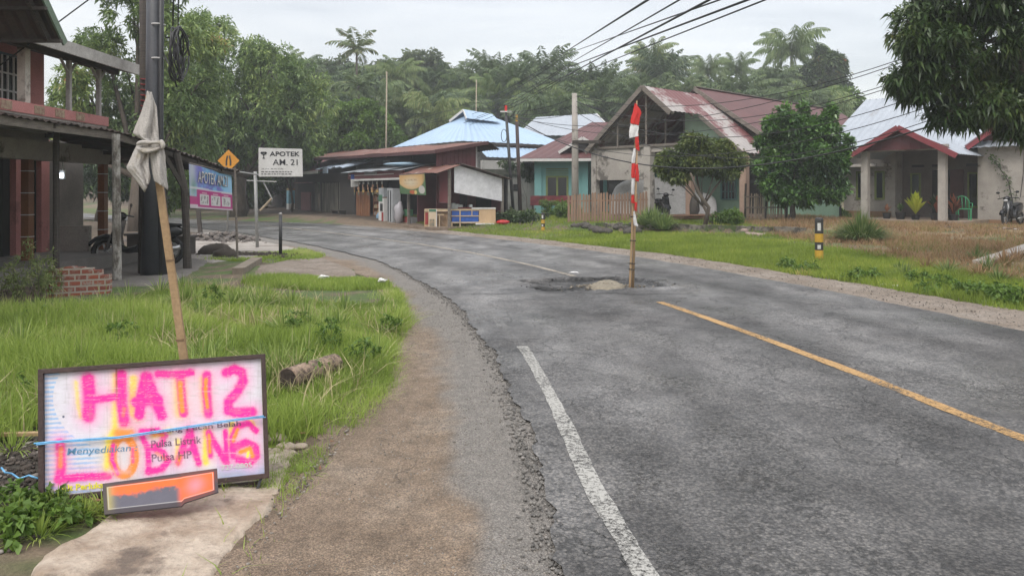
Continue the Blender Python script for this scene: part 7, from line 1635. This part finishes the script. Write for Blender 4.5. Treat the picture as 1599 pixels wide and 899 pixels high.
for k, (u, v, Y, ru, rv) in enumerate(((355, 285, 52, 70, 40), (150, 270, 40, 60, 40), (440, 270, 53, 50, 30), (270, 300, 55, 60, 25))):
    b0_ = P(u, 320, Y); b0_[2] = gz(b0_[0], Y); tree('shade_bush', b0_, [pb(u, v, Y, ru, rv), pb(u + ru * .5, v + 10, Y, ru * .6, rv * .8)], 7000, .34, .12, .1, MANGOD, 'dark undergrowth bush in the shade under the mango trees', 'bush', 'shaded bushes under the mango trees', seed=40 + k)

# --- fruit tree and leafy tree before the green house
b0_ = G(1114, 350); Y = b0_[1]
tree('fruit_tree', b0_, [pb(1046, 250, Y, 22, 15), pb(1082, 230, Y, 26, 12), pb(1122, 238, Y, 26, 14), pb(1098, 258, Y, 30, 13), pb(1058, 275, Y, 20, 10), pb(1148, 250, Y, 20, 13), pb(1078, 215, Y, 12, 6), pb(1035, 265, Y, 12, 8), pb(1135, 270, Y, 14, 8)], 17000, .18, .07, .065, leafmat('fruit tree leaf', [(0, (.05, .08, .025)), (.5, (.10, .14, .035)), (.85, (.19, .22, .055)), (1, (.30, .30, .09))], .45, .3, .4, big=.9),
     'small spreading fruit tree with a slanted trunk before the green porch', fork=.3, seed=12, lean=(-.2, 0), gap=.34, shell=.3)
m = MB(); q_ = G(1100, 352); m.tube([q_ - (0, 0, .1), q_ + (.15, 0, .6), P(1090, 300, q_[1]), P(1078, 270, q_[1])], [.09, .07, .06, .03], 8); tag(m.build('bent_sapling', BARK, smooth=True), 'thin slanted bare sapling crossing before the green porch', 'sapling')
b0_ = G(1232, 346); Y = b0_[1]
tree('leafy_tree', b0_, [pb(1215, 200, Y, 24, 24), pb(1250, 208, Y, 30, 30), pb(1290, 205, Y, 22, 26), pb(1215, 245, Y, 30, 26), pb(1262, 250, Y, 40, 30), pb(1305, 250, Y, 26, 24), pb(1210, 285, Y, 26, 22), pb(1250, 298, Y, 36, 24), pb(1295, 292, Y, 30, 24), pb(1298, 176, Y, 9, 12), pb(1195, 225, Y, 14, 14), pb(1225, 178, Y, 8, 14), pb(1255, 172, Y, 8, 10), pb(1325, 225, Y, 8, 12), pb(1186, 262, Y, 9, 9)],
     34000, .19, .085, .12, JACK, 'dense dark glossy leafy tree between the green and the grey house', seed=15, shell=.4, gap=.33, k=8, droop=.15, fork=.25)

# --- large mango overhanging the right edge
Y = 14.5; b0_ = np.array((P(1960, 300, 15.5)[0], 15.5, 0)); b0_[2] = gz(b0_[0], 15.5)
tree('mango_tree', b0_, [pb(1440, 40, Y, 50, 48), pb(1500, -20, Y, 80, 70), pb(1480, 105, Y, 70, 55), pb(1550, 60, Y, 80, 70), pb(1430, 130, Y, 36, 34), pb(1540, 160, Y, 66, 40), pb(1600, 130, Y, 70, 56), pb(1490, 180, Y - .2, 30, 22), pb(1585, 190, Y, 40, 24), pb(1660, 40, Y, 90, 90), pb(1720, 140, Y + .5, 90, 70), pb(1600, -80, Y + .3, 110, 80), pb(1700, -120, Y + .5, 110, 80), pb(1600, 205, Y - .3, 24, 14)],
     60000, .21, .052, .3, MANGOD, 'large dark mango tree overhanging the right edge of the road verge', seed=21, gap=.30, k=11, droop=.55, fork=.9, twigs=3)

# ================================================================== palms
def palm_mesh(nf, L, arch, stiff, leaf, per, wd, seed, up=1.25, side=.75):
    rng = np.random.default_rng(seed); V = []; n0 = 0
    for i in range(nf):
        az = i * 2.399 + rng.normal(0, .15); t = (i + .5) / nf; el = up * (1 - t) ** .8 - .65 * t ** 1.5 + rng.normal(0, .06); l = L * (.75 + .3 * math.sin(PI * min(1, t + .25))) * rng.uniform(.9, 1.1)
        K = per; s = np.linspace(0, 1, K); ang = el - arch * s ** 1.6 * (1.0 - .2 * t)
        dr = np.cumsum(np.cos(ang)) / K * l; dz = np.cumsum(np.sin(ang)) / K * l
        c = np.stack([np.cos(az) * dr, np.sin(az) * dr, dz], 1); tg = np.stack([np.cos(az) * np.cos(ang), np.sin(az) * np.cos(ang), np.sin(ang)], 1); sd = np.array((-math.sin(az), math.cos(az), 0))
        ll = leaf * (np.sin(PI * (s * .86 + .12)) ** .7) * rng.uniform(.85, 1.15, K)
        for sg_ in (-1, 1):
            d = sd * sg_ * side + tg * .5 + rng.normal(0, .14, (K, 3)); d[:, 2] -= stiff * rng.uniform(.6, 1.5, K); d /= np.linalg.norm(d, axis=1)[:, None]
            V.append(np.stack([c, c + d * (ll * .5)[:, None] + tg * wd / 2, c + d * ll[:, None] - np.array((0, 0, 1)) * (ll * .22)[:, None], c + d * (ll * .5)[:, None] - tg * wd / 2], 1).reshape(-1, 3))
        w = np.array((0, 0, 1.)) * .03
        V.append(np.stack([c[:-1] - w, c[1:] - w, c[1:] + w, c[:-1] + w], 1).reshape(-1, 3))
    v = np.concatenate(V); return np_mesh('crown', v, np.arange(len(v)).reshape(-1, 4))
PROT = {}
def palm(kind, u, vc, Y, lab, grp, sc=1.0, rot=None, tilt=0):
    """kind: prototype; (u, vc) is the photo pixel of the crown's heart"""
    p = P(u, vc, Y); zg_ = gz(p[0], Y); h = p[2] - zg_
    if kind not in PROT:
        spec = {'oil': dict(nf=44, L=4.1, side=.6, arch=1.55, stiff=.6, leaf=.9, per=36, wd=.14, seed=1), 'oilb': dict(nf=36, L=4.3, side=.6, arch=1.2, stiff=.5, leaf=.9, per=36, wd=.14, seed=2, up=1.45),
                'coco': dict(nf=30, L=3.9, side=.38, arch=1.75, stiff=.85, leaf=.85, per=36, wd=.13, seed=3, up=1.4), 'areca': dict(nf=14, L=2.3, arch=1.3, stiff=.3, leaf=.7, per=22, wd=.14, seed=4, up=1.35)}[kind]
        me = palm_mesh(**spec); me.materials.append(PALM2 if kind == 'coco' else PALM); PROT[kind] = me
    o = empty({'oil': 'oil_palm', 'oilb': 'oil_palm', 'coco': 'coconut_palm', 'areca': 'areca_palm'}[kind], (p[0], Y, zg_), lab, 'palm tree', grp)
    c = bpy.data.objects.new('crown', PROT[kind]); COL.objects.link(c); c.parent = o; c.location = (0, 0, h); c.scale = (sc,) * 3; c.scale = (sc * R.uniform(.85, 1.1), sc * R.uniform(.85, 1.1), sc * R.uniform(.8, 1.05)); c.rotation_euler = (R.uniform(-.16, .16), R.uniform(-.16, .16), R.uniform(0, 6.28))
    m = MB(); r = {'oil': .34, 'oilb': .34, 'coco': .17, 'areca': .10}[kind]; m.tube([(p[0] + R.uniform(-.3, .3), Y, zg_ - .2), (p[0], Y, zg_ + h * .5), (p[0], Y, p[2] + .1)], [r * 1.15, r * .95, r * .8], 8); m.build('trunk', BARK, o, smooth=True)
    return o
FAR = 'oil palms standing behind the houses'
big = [('oil', 470, 122, 72, 'bushy pale palm rising left of the areca palm', .85), ('areca', 557, 76, 62, 'slender areca palm topping the whole tree line', 1.0), ('areca', 560, 136, 58, 'shorter areca palm before the taller areca palm', .9),
       ('coco', 621, 122, 70, 'pale upright palm behind the tall thin mast', .8), ('oil', 684, 134, 74, 'oil palm with an upright plume behind the blue roof', .8), ('oilb', 755, 148, 78, 'oil palm directly above the blue roofed house', .8),
       ('oilb', 852, 124, 74, 'largest oil palm plume where the overhead cables converge', 1.0), ('coco', 1018, 92, 80, 'coconut palm rising behind the unfinished gable peak', .95), ('oil', 945, 140, 78, 'oil palm just left of the unfinished gable peak', .9),
       ('coco', 1105, 112, 84, 'feathery palm above the maroon roof ridge', .9), ('coco', 1150, 110, 86, 'upright feathery palm right of the maroon ridge end', .9), ('coco', 1236, 80, 78, 'tallest coconut palm above the leafy tree', 1.15)]
for k, (kd, u, v, Y, lab, s_) in enumerate(big): palm(kd, u, v, Y, lab, None, s_)
for k in range(80):
    u = 430 + k * 10.8 + R.uniform(-10, 10); v = R.choice((128, 140, 150, 160, 172, 185)) + R.uniform(-10, 10); 
    if u > 1240: v = max(v, 170)
    Y = 66 + (175 - v) * .25 + R.uniform(-4, 4); palm(R.choice(('oil', 'oilb', 'oil', 'coco')), u, v, Y, 'oil palm in the mass of palms behind the houses', FAR, R.uniform(.8, 1.05))
# a few broadleaved trees in the background
for (u, v, Y, ru, rv, n, mt, lab) in ((655, 110, 82, 60, 34, 14000, GREY, 'pale thin crowned tree behind the tall thin mast'), (1288, 110, 74, 38, 34, 14000, MANGOD, 'dark round tree right of the tallest coconut palm'), (1320, 165, 70, 50, 26, 12000, BRIGHT, 'low green tree above the grey zinc roof'),
                                       (1180, 160, 76, 60, 26, 12000, BRIGHT, 'bushy green tree behind the maroon roof'), (520, 130, 80, 50, 40, 12000, GREY, 'hazy tree left of the areca palms'), (415, 100, 70, 30, 30, 6000, GREY, 'hazy thin tree topping the mango crowns'), (1240, 175, 64, 60, 22, 11000, BRIGHT, 'green tree behind the leafy tree top')):
    b0_ = P(u, 250, Y); b0_[2] = gz(b0_[0], Y)
    tree('background_tree', b0_, [pb(u - ru * .45, v + 5, Y, ru * .5, rv * .7), pb(u + ru * .45, v + 8, Y, ru * .5, rv * .7), pb(u, v - rv * .3, Y, ru * .5, rv * .7), pb(u - ru * .2, v + rv * .8, Y, ru * .6, rv * .7), pb(u + ru * .3, v + rv * .9, Y, ru * .6, rv * .6)], n, .5, .2, .3, mt, lab, seed=int(u), gap=.4)
# understory that fills the plantation down to the ground
bl_ = []
rg_ = np.random.default_rng(5)
for k in range(74):
    u = -60 + k * 22.5; Y = 72 + 8 * rg_.random(); v = 225 + rg_.normal(0, 12) + (20 if u > 1280 else 0) + (0 if u > 380 else 10); bl_.append(pb(u, v, Y, 34, 42))
for k in range(30):
    u = 400 + k * 32; bl_.append(pb(u, 190 + rg_.normal(0, 9), 80, 34, 36))
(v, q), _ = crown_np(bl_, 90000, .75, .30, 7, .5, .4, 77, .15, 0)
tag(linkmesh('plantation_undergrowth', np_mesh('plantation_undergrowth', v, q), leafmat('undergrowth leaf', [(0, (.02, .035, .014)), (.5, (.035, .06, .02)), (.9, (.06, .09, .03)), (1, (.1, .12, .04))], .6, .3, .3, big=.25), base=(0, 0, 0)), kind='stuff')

# --- clumps near the houses
def clump(name, p, n, h, w, spread, mat, lab, cat='plant', grp=None, lean=.9):
    p = np.array(p, float); a = NR.uniform(0, 2 * PI, n); r = NR.random(n) ** .7; s0 = p + np.stack([np.cos(a) * r * spread * .35, np.sin(a) * r * spread * .35, 0 * a], 1)
    L = h * NR.uniform(.7, 1.15, n); d = np.stack([np.cos(a) * r * lean, np.sin(a) * r * lean, np.ones(n)], 1); d /= np.linalg.norm(d, axis=1)[:, None]
    sd = np.stack([-np.sin(a), np.cos(a), 0 * a], 1) * (w / 2); V = []; Q = []
    prev = s0; K = 4; pts = [s0]
    for i in range(1, K + 1):
        t = i / K; q_ = s0 + d * (L * t)[:, None]; q_[:, 2] -= L * r * .55 * t ** 2.2; q_[:, :2] += (d[:, :2] * (L * .35 * t * t * r)[:, None]); pts.append(q_)
    ws = [1, 1, .8, .5, .08]; v = np.stack([x for i in range(K + 1) for x in (pts[i] - sd * ws[i], pts[i] + sd * ws[i])], 1)
    b_ = (np.arange(n) * (2 * K + 2))[:, None]; q = np.concatenate([b_ + np.array([[2 * i, 2 * i + 1, 2 * i + 3, 2 * i + 2]]) for i in range(K)])
    return tag(linkmesh(name, np_mesh(name, v.reshape(-1, 3), q), mat, base=tuple(p)), lab, cat, grp)
GBL = leafmat('clump grass', [(0, (0.075, 0.128, 0.033)), (0.6, (0.128, 0.195, 0.052)), (1, (0.27, 0.3, 0.117))], .55, .3, .3)
PAND = leafmat('pale strap leaves', [(0, (0.104, 0.169, 0.048)), (0.6, (0.182, 0.26, 0.072)), (1, (0.338, 0.416, 0.144))], .45, .3, .4)
clump('grass_clump', G(1357, 380) + (0, .5, -.05), 1100, .95, .03, 1.2, GBL, 'large rounded grass clump before the grey house', 'grass clump')
for k, (u, v) in enumerate(((1022, 351), (1036, 352), (1010, 351))):
    clump('strap_leaf_plant', G(u, v), 170, .72, .05, .8, PAND, 'pale arching strap leaf plant right of the picket fence', 'plant', 'strap leaf plants by the fence')
for k, (u, v, rr_, h) in enumerate(((868, 338, .55, .6), (882, 342, .45, .5))):
    p = G(u, v); tree('shrub', p, [(p[0], p[1], p[2] + h * .6, rr_, rr_, h * .6), (p[0] + .4, p[1], p[2] + h * .4, rr_ * .7, rr_ * .7, h * .45)], 2600, .13, .05, .03, BRIGHT, 'low bright green shrub left of the picket fence', 'shrub', 'shrubs left of the picket fence', seed=60 + k)
for k, (u, v, rr_, h) in enumerate(((1140, 352, .5, .45), (1310, 342, .4, .4))):
    p = G(u, v); tree('shrub', p, [(p[0], p[1], p[2] + h * .6, rr_, rr_, h * .6)], 1800, .12, .05, .03, BRIGHT, ('low green shrub between the two porch columns of the green house' if k == 0 else 'low green shrub beside the dark tank'), 'shrub', seed=70 + k)
for k, (u, v) in enumerate(((795, 352), (812, 352), (832, 350), (780, 348))):
    p = G(u, v); tree('dark_shrub', p, [(p[0], p[1] + 1.2, p[2] + .25, .6, .4, .33)], 1700, .14, .06, .03, MANGOD, 'dark green shrub along the white wall behind the stall', 'shrub', 'shrubs along the white wall', seed=80 + k)
# vines over the corner of the white wall
p = P(826, 262, 38.6); tree('wall_creeper', (p[0], p[1], gz(p[0], p[1])), [(p[0], p[1], p[2] - .2, .5, .3, .7), (p[0] - .7, p[1] - .3, p[2] + .1, .8, .25, .25)], 2600, .14, .07, .02, MANGOD, 'dark creeper hanging over the white wall corner', 'creeper', seed=90, twigs=1)

# ================================================================== grass
def blades(name, P0, H, Wd, mat, lean=.5, kind='stuff', seg=2):
    n = len(P0); a = NR.uniform(0, 2 * PI, n); le = np.abs(NR.normal(0, lean, n)); dx = np.cos(a) * le; dy = np.sin(a) * le
    fa = NR.uniform(0, PI, n); sx_, sy_ = np.cos(fa) * Wd / 2, np.sin(fa) * Wd / 2; V = []
    for t, w in ((0, 1), (.5, .85), (1, .06)):
        c = P0 + np.stack([dx * H * t ** 1.7, dy * H * t ** 1.7, H * (t - .18 * le * t * t)], 1); s_ = np.stack([sx_ * w, sy_ * w, 0 * sx_], 1); V += [c - s_, c + s_]
    v = np.stack(V, 1).reshape(-1, 3); b_ = (np.arange(n) * 6)[:, None]; q = np.concatenate([b_ + np.array([[0, 1, 3, 2]]), b_ + np.array([[2, 3, 5, 4]])])
    return tag(linkmesh(name, np_mesh(name, v, q), mat, base=(0, 0, 0)), kind=kind)
GR1 = leafmat('long lush grass', [(0, (0.127, 0.187, 0.033)), (0.3, (0.23, 0.316, 0.061)), (0.65, (0.345, 0.45, 0.094)), (0.85, (0.46, 0.526, 0.154)), (0.94, (0.575, 0.538, 0.242)), (1, (0.713, 0.62, 0.363))], .5, .45, .35, big=.7)
GR2 = leafmat('short verge grass', [(0, (0.138, 0.189, 0.029)), (0.5, (0.229, 0.307, 0.046)), (0.85, (0.33, 0.394, 0.065)), (1, (0.588, 0.441, 0.169))], .55, .4, .3, big=.5)
GRD = leafmat('dry grass', [(0, (0.149, 0.098, 0.052)), (0.35, (0.299, 0.191, 0.104)), (0.62, (0.414, 0.274, 0.157)), (0.78, (0.196, 0.196, 0.057)), (0.92, (0.161, 0.206, 0.048)), (1, (0.253, 0.098, 0.048))], .7, .3, .2, big=.7)
# lush patch on the left: everything between the shoulder, the apron and the yard
poly = [p[:2] for p in (G(470, 690), G(520, 655), G(560, 610), G(600, 575), G(632, 530), G(640, 500), G(645, 484), G(600, 478), G(500, 474), G(440, 468), G(385, 458), G(300, 450), G(230, 462), G(185, 474), G(100, 492), G(60, 498), G(-60, 490))] + [(-6.5, 4.0), (-3.4, 3.6), (-3.05, 5.0), (-2.3, 4.75), (-1.75, 4.55), (-1.5, 4.75)]
def scatter(poly, n, y_bias=1.0, soft=0):
    xs_ = [p[0] for p in poly]; ys_ = [p[1] for p in poly]; x = NR.uniform(min(xs_), max(xs_), n * 3); t = NR.random(n * 3) ** y_bias; y = min(ys_) + (max(ys_) - min(ys_)) * t
    x = x + 0; k = inside(x + NR.normal(0, soft, n * 3) if soft else x, y, poly); x, y = x[k][:n], y[k][:n]; return x, y
def grasspatch(name, poly, n, h, w, mat, bias=1.0, soft=.05, lean=.5, thr=0, hn=.5, seed=0):
    x, y = scatter(poly, n, bias, soft); f = fbm(x * 1.1, y * 1.1, seed + 50); k = f > thr; x, y, f = x[k], y[k], f[k]
    H = h * (1 - hn + hn * 2.2 * sst(f, .25, .75)) * NR.uniform(.55, 1.2, len(x)); z = gza(x, y) - .02
    return blades(name, np.stack([x, y, z], 1), H, w * NR.uniform(.6, 1.4, len(x)) * (1 + .06 * y), mat, lean)
grasspatch('grass', poly, 125000, .21, .0055, GR1, 1.35, .06, .55, 0, .45, 1)
# ragged low fringe at the shoulder edge
n = 40000; y = 3.4 + NR.random(n) ** 1.3 * 10; o_ = off_grass(y) - np.abs(NR.normal(0, .22, n)) + .12 + .22 * (fbm(y * 2.1, y * 0 + 3, 3) - .5); x, yy = along(y, o_); k = (yy > 5.1) | (NR.random(n) < .03); x, yy = x[k], yy[k]
blades('grass', np.stack([x, yy, gza(x, yy) - .01], 1), .09 * NR.uniform(.4, 1.4, len(x)), .005 * NR.uniform(.7, 1.5, len(x)), GR1, .9)
n = 5200; x = -1.38 + NR.normal(0, .13, n); y = 3.9 + NR.random(n) * 1.1; f = fbm(x * 6, y * 6, 4); k = f > .47; x, y = x[k], y[k]
blades('grass', np.stack([x, y, gza(x, y)], 1), .05 * NR.uniform(.4, 1.5, len(x)), .004 * np.ones(len(x)), GR1, 1.0)
# strip beyond the drive and before the brick wall
p2 = [p[:2] for p in (G(380, 440), G(420, 436), G(560, 434), G(598, 442), G(608, 452), G(480, 454), G(400, 448))]
grasspatch('grass', p2, 16000, .12, .006, GR1, 1, .08, .6, 0, .4, 5)
p2 = [p[:2] for p in (G(340, 408), G(400, 410), G(500, 404), G(496, 396), G(420, 396), G(340, 396))]
grasspatch('grass', p2, 9000, .10, .008, GR1, 1, .2, .6, .3, .4, 6)
# weeds in the dark hollow and along the apron
for (u, v, n, h, sp) in ((20, 700, 90, .16, .3), (40, 668, 70, .14, .25), (90, 800, 150, .13, .25), (130, 808, 130, .12, .22), (160, 798, 100, .14, .2), (30, 815, 150, .13, .3), (60, 835, 120, .12, .25), (10, 640, 110, .2, .4), (200, 790, 50, .13, .15), (350, 770, 26, .09, .1), (445, 705, 40, .10, .15), (500, 610, 60, .2, .2), (470, 740, 60, .07, .25)):
    p = G(u, v); clump('weed_tuft', p, n, h, .006, sp, GR1, 'small tuft of wild grass around the warning board', 'grass tuft', 'wild grass tufts around the board', 1.6)
for k, (u, v, w_) in enumerate(((25, 805, .16), (60, 790, .14), (5, 840, .14), (95, 815, .1))):
    p = G(u, v); tree('broadleaf_weed', p, [(p[0], p[1], p[2] + .05, w_, w_, .06)], 380, .045, .03, .006, BRIGHT, 'low broad leaved weed on dark soil left of the apron', 'weed', 'broad leaved weeds left of the apron', seed=100 + k, twigs=1)
for k, (u, v, h) in enumerate(((45, 462, .85), (75, 466, .75), (20, 468, .7), (8, 462, .5), (60, 470, .6))):
    p = G(u, v); tree('tall_weed', p, [(p[0], p[1], p[2] + h * .55, .10, .10, h * .45), (p[0] + .1, p[1], p[2] + h * .35, .14, .10, h * .3)], 330, .085, .018, .01, leafmat('tall weed leaf', [(0, (.12, .16, .05)), (.6, (.22, .28, .09)), (.9, (.34, .36, .16)), (1, (.5, .48, .32))], .6, .4, .3), 'tall feathery weed before the tiled porch columns', 'weed', 'tall weeds before the pink house', seed=110 + k, twigs=4, droop=.1)
GRL = leafmat('arching grass', [(0, (.10, .16, .035)), (.5, (.22, .31, .07)), (.85, (.34, .42, .12)), (1, (.55, .52, .28))], .5, .4, .3)
x, y = scatter(poly, 150, 1.2)
for k in range(len(x)):
    if y[k] > 3.7: clump('grass_tussock', (x[k], y[k], gz(x[k], y[k]) - .02), int(R.uniform(45, 110)), R.uniform(.22, .42), .007 + .0006 * y[k], R.uniform(.12, .35), GRL, 'arching tussock rising out of the tall grass on the left', 'grass tuft', 'tussocks in the tall grass', 1.1)
x, y = scatter(poly, 9000, 1.2); f = fbm(x * 1.6, y * 1.6, 63); k_ = f > .50; x, y = x[k_], y[k_]
blades('straw_grass', np.stack([x, y, gza(x, y)], 1), NR.uniform(.12, .34, len(x)), .005 * NR.uniform(.6, 1.4, len(x)) * (1 + .05 * y), pm('straw blades', (.50, .43, .24), (.36, .30, .16), 6, .8, 0), 1.0)
x, y = scatter(poly, 12, 1.0)
for k in range(len(x)):
    p = (x[k], y[k], gz(x[k], y[k])); h = R.uniform(.2, .32); tree('field_weed', p, [(p[0], p[1], p[2] + h * .7, .12, .12, h * .4)], 240, .05, .02, .006, BRIGHT, 'leafy weed growing among the tall grass on the left', 'weed', 'weeds in the tall grass', seed=200 + k, twigs=1)
n = 7000; y = 2.3 + NR.random(n) ** 1.5 * 11; t = NR.random(n); o_ = off_grass(y) * (1 - t) + off_left(y) * t; x, yy = along(y, o_); k = fbm(x * 1.6, yy * 1.6, 71) + .2 * NR.random(n) > .52; x, yy, o_ = x[k], yy[k], o_[k]
stones('shoulder_grit', np.stack([x, yy, sh_z(x, yy, o_) + .001], 1), NR.uniform(.0015, .0065, len(x)), GRAV, .7)
# soil clods in the hollow
n = 2600; x = -2.75 + NR.normal(0, .38, n); y = 4.1 + NR.normal(0, .5, n); k = (x < -2.15) | (y > 4.5); x, y = x[k], y[k]
stones('soil_crumbs', np.stack([x, y, gza(x, y) + .005], 1), NR.uniform(.004, .022, len(x)), stonemat('soil crumbs', [(0, (.035, .028, .022)), (.8, (.08, .062, .05)), (1, (.3, .27, .24))]), .7)
# right hand verge
def band(name, n, y0, y1, o0, o1, h, w, mat, thr=0, seed=0, lean=.5, bias=1.2, cond=None):
    y = y0 + (y1 - y0) * NR.random(n) ** bias; o_ = NR.uniform(o0, o1, n); x, yy = along(y, o_); f = fbm(x * .9, yy * .9, seed); k = f > thr
    k &= o_ > np.interp(y, [0, 14, 26, 34, 60], [4.3, 4.2, 4.3, 5.8, 5.6]) + .35 * (fbm(y * 1.7, y * 0, 8) - .5)
    if cond is not None: k &= cond(x, yy, o_)
    x, yy, f = x[k], yy[k], f[k]; H = h * (.5 + 1.1 * f) * NR.uniform(.5, 1.25, len(x))
    return blades(name, np.stack([x, yy, gza(x, yy) - .015], 1), H, w * NR.uniform(.6, 1.4, len(x)), mat, lean)
dryz = lambda x, y, o_: ~((o_ > 6.6 + .8 * np.sin(x * 1.3)) & (x > 8.5) & (y < 29.5))
band('grass', 90000, 7, 22, 4.0, 8.2, .15, .011, GR2, 0, 11, .6, 1.0, dryz)
band('grass', 70000, 17, 33, 4.0, 14, .11, .016, GR2, 0, 12, .6, 1.0, dryz)
def dryband(n, seed):
    x = NR.uniform(8.2, 24, n); y = NR.uniform(13, 30.5, n); s = sdist(x, y); f = fbm(x * .7, y * .7, seed); k = (s > 6.3 + .5 * np.sin(x * 1.3)) & (f > .34) & (y < 29.6 - (x > 14) * (x - 14) * .9 + 0) ; x, y, f = x[k], y[k], f[k]
    return blades('dry_grass', np.stack([x, y, gza(x, y) - .01], 1), .17 * (.4 + 1.2 * f) * NR.uniform(.4, 1.3, len(x)), .015 * NR.uniform(.6, 1.4, len(x)), GRD, .8)
dryband(90000, 61)
for k in range(16):
    u = R.uniform(1390, 1600); v = R.uniform(385, 455); p = G(u, v); clump('dry_tuft', p, 90, R.uniform(.22, .42), .016, .4, GRD if k % 3 else GBL, 'tuft of dry brown grass on the burnt verge', 'grass tuft', 'dry grass tufts on the right verge', 1.3)
for k in range(12):
    u = R.uniform(1180, 1600); p = G(u, np.interp(u, [1180, 1600], [412, 476]) + R.uniform(-8, 4)); tree('verge_weed', p, [(p[0], p[1], p[2] + .09, .2, .2, .12)], 420, .07, .035, .008, BRIGHT, 'low green weed in the right verge grass', 'weed', 'weeds in the right verge', seed=130 + k, twigs=1)
n = 500; x = NR.uniform(11, 19, n); y = 28.2 - (x - 11) * .75 + NR.normal(0, .35, n); stones('dry_bank_rubble', np.stack([x, y, gza(x, y) + .02], 1), NR.uniform(.02, .07, n), stonemat('brown rubble', [(0, (.08, .06, .045)), (.8, (.2, .15, .11)), (1, (.4, .35, .3))]), .7)

# ================================================================== thin morning haze
def haze_box(dens):
    m = MB(); m.bb(-170, 170, -25, 230, -2.2, 34); mt = bpy.data.materials.new('thin haze'); mt.use_nodes = True; nt = mt.node_tree; nt.nodes.clear()
    o_ = nt.nodes.new('ShaderNodeOutputMaterial'); v_ = nt.nodes.new('ShaderNodeVolumePrincipled'); v_.inputs['Color'].default_value = (.86, .90, .95, 1); v_.inputs['Density'].default_value = dens; nt.links.new(v_.outputs[0], o_.inputs['Volume'])
    tag(m.build('haze', mt, base=(0, 0, 0)), kind='stuff')
haze_box(.0014)

# ================================================================== pieces that stand apart become parts of their own
def separate(o):
    me = o.data; n = len(me.vertices)
    if n > 4000: return
    par = list(range(n))
    def f(i):
        while par[i] != i: par[i] = par[par[i]]; i = par[i]
        return i
    for p_ in me.polygons:
        vs = list(p_.vertices); r = f(vs[0])
        for w in vs[1:]: par[f(w)] = r
    isl = {}
    for p_ in me.polygons: isl.setdefault(f(p_.vertices[0]), []).append(tuple(p_.vertices))
    if len(isl) < 2 or len(isl) > 40: return
    co = [v_.co.copy() for v_ in me.vertices]; first = True
    for fs in isl.values():
        ids = sorted({i for q_ in fs for i in q_}); mp_ = {a: b for b, a in enumerate(ids)}; m2 = bpy.data.meshes.new(o.name); m2.from_pydata([co[i] for i in ids], [], [tuple(mp_[i] for i in q_) for q_ in fs])
        for mt in me.materials: m2.materials.append(mt)
        m2.update()
        if first: o.data = m2; first = False
        else:
            c = o.copy(); c.data = m2; COL.objects.link(c); c.parent = o.parent
KINDS = ('barge_board', 'tin_panel', 'patterned_panel', 'grout_line', 'clamp', 'tie', 'plinth', 'white_trim', 'vent_slot', 'vent_hole', 'window_panel', 'black_bars', 'stripe', 'red_panel', 'batten', 'post', 'cement_panel', 'side_panel', 'porch_wall', 'rafter', 'ventilator', 'gablet_face', 'rear_roof', 'back_wall')
for o in list(SC.objects):
    if o.type == 'MESH' and o.parent is not None and o.name.split('.')[0] in KINDS and not o.children: separate(o)
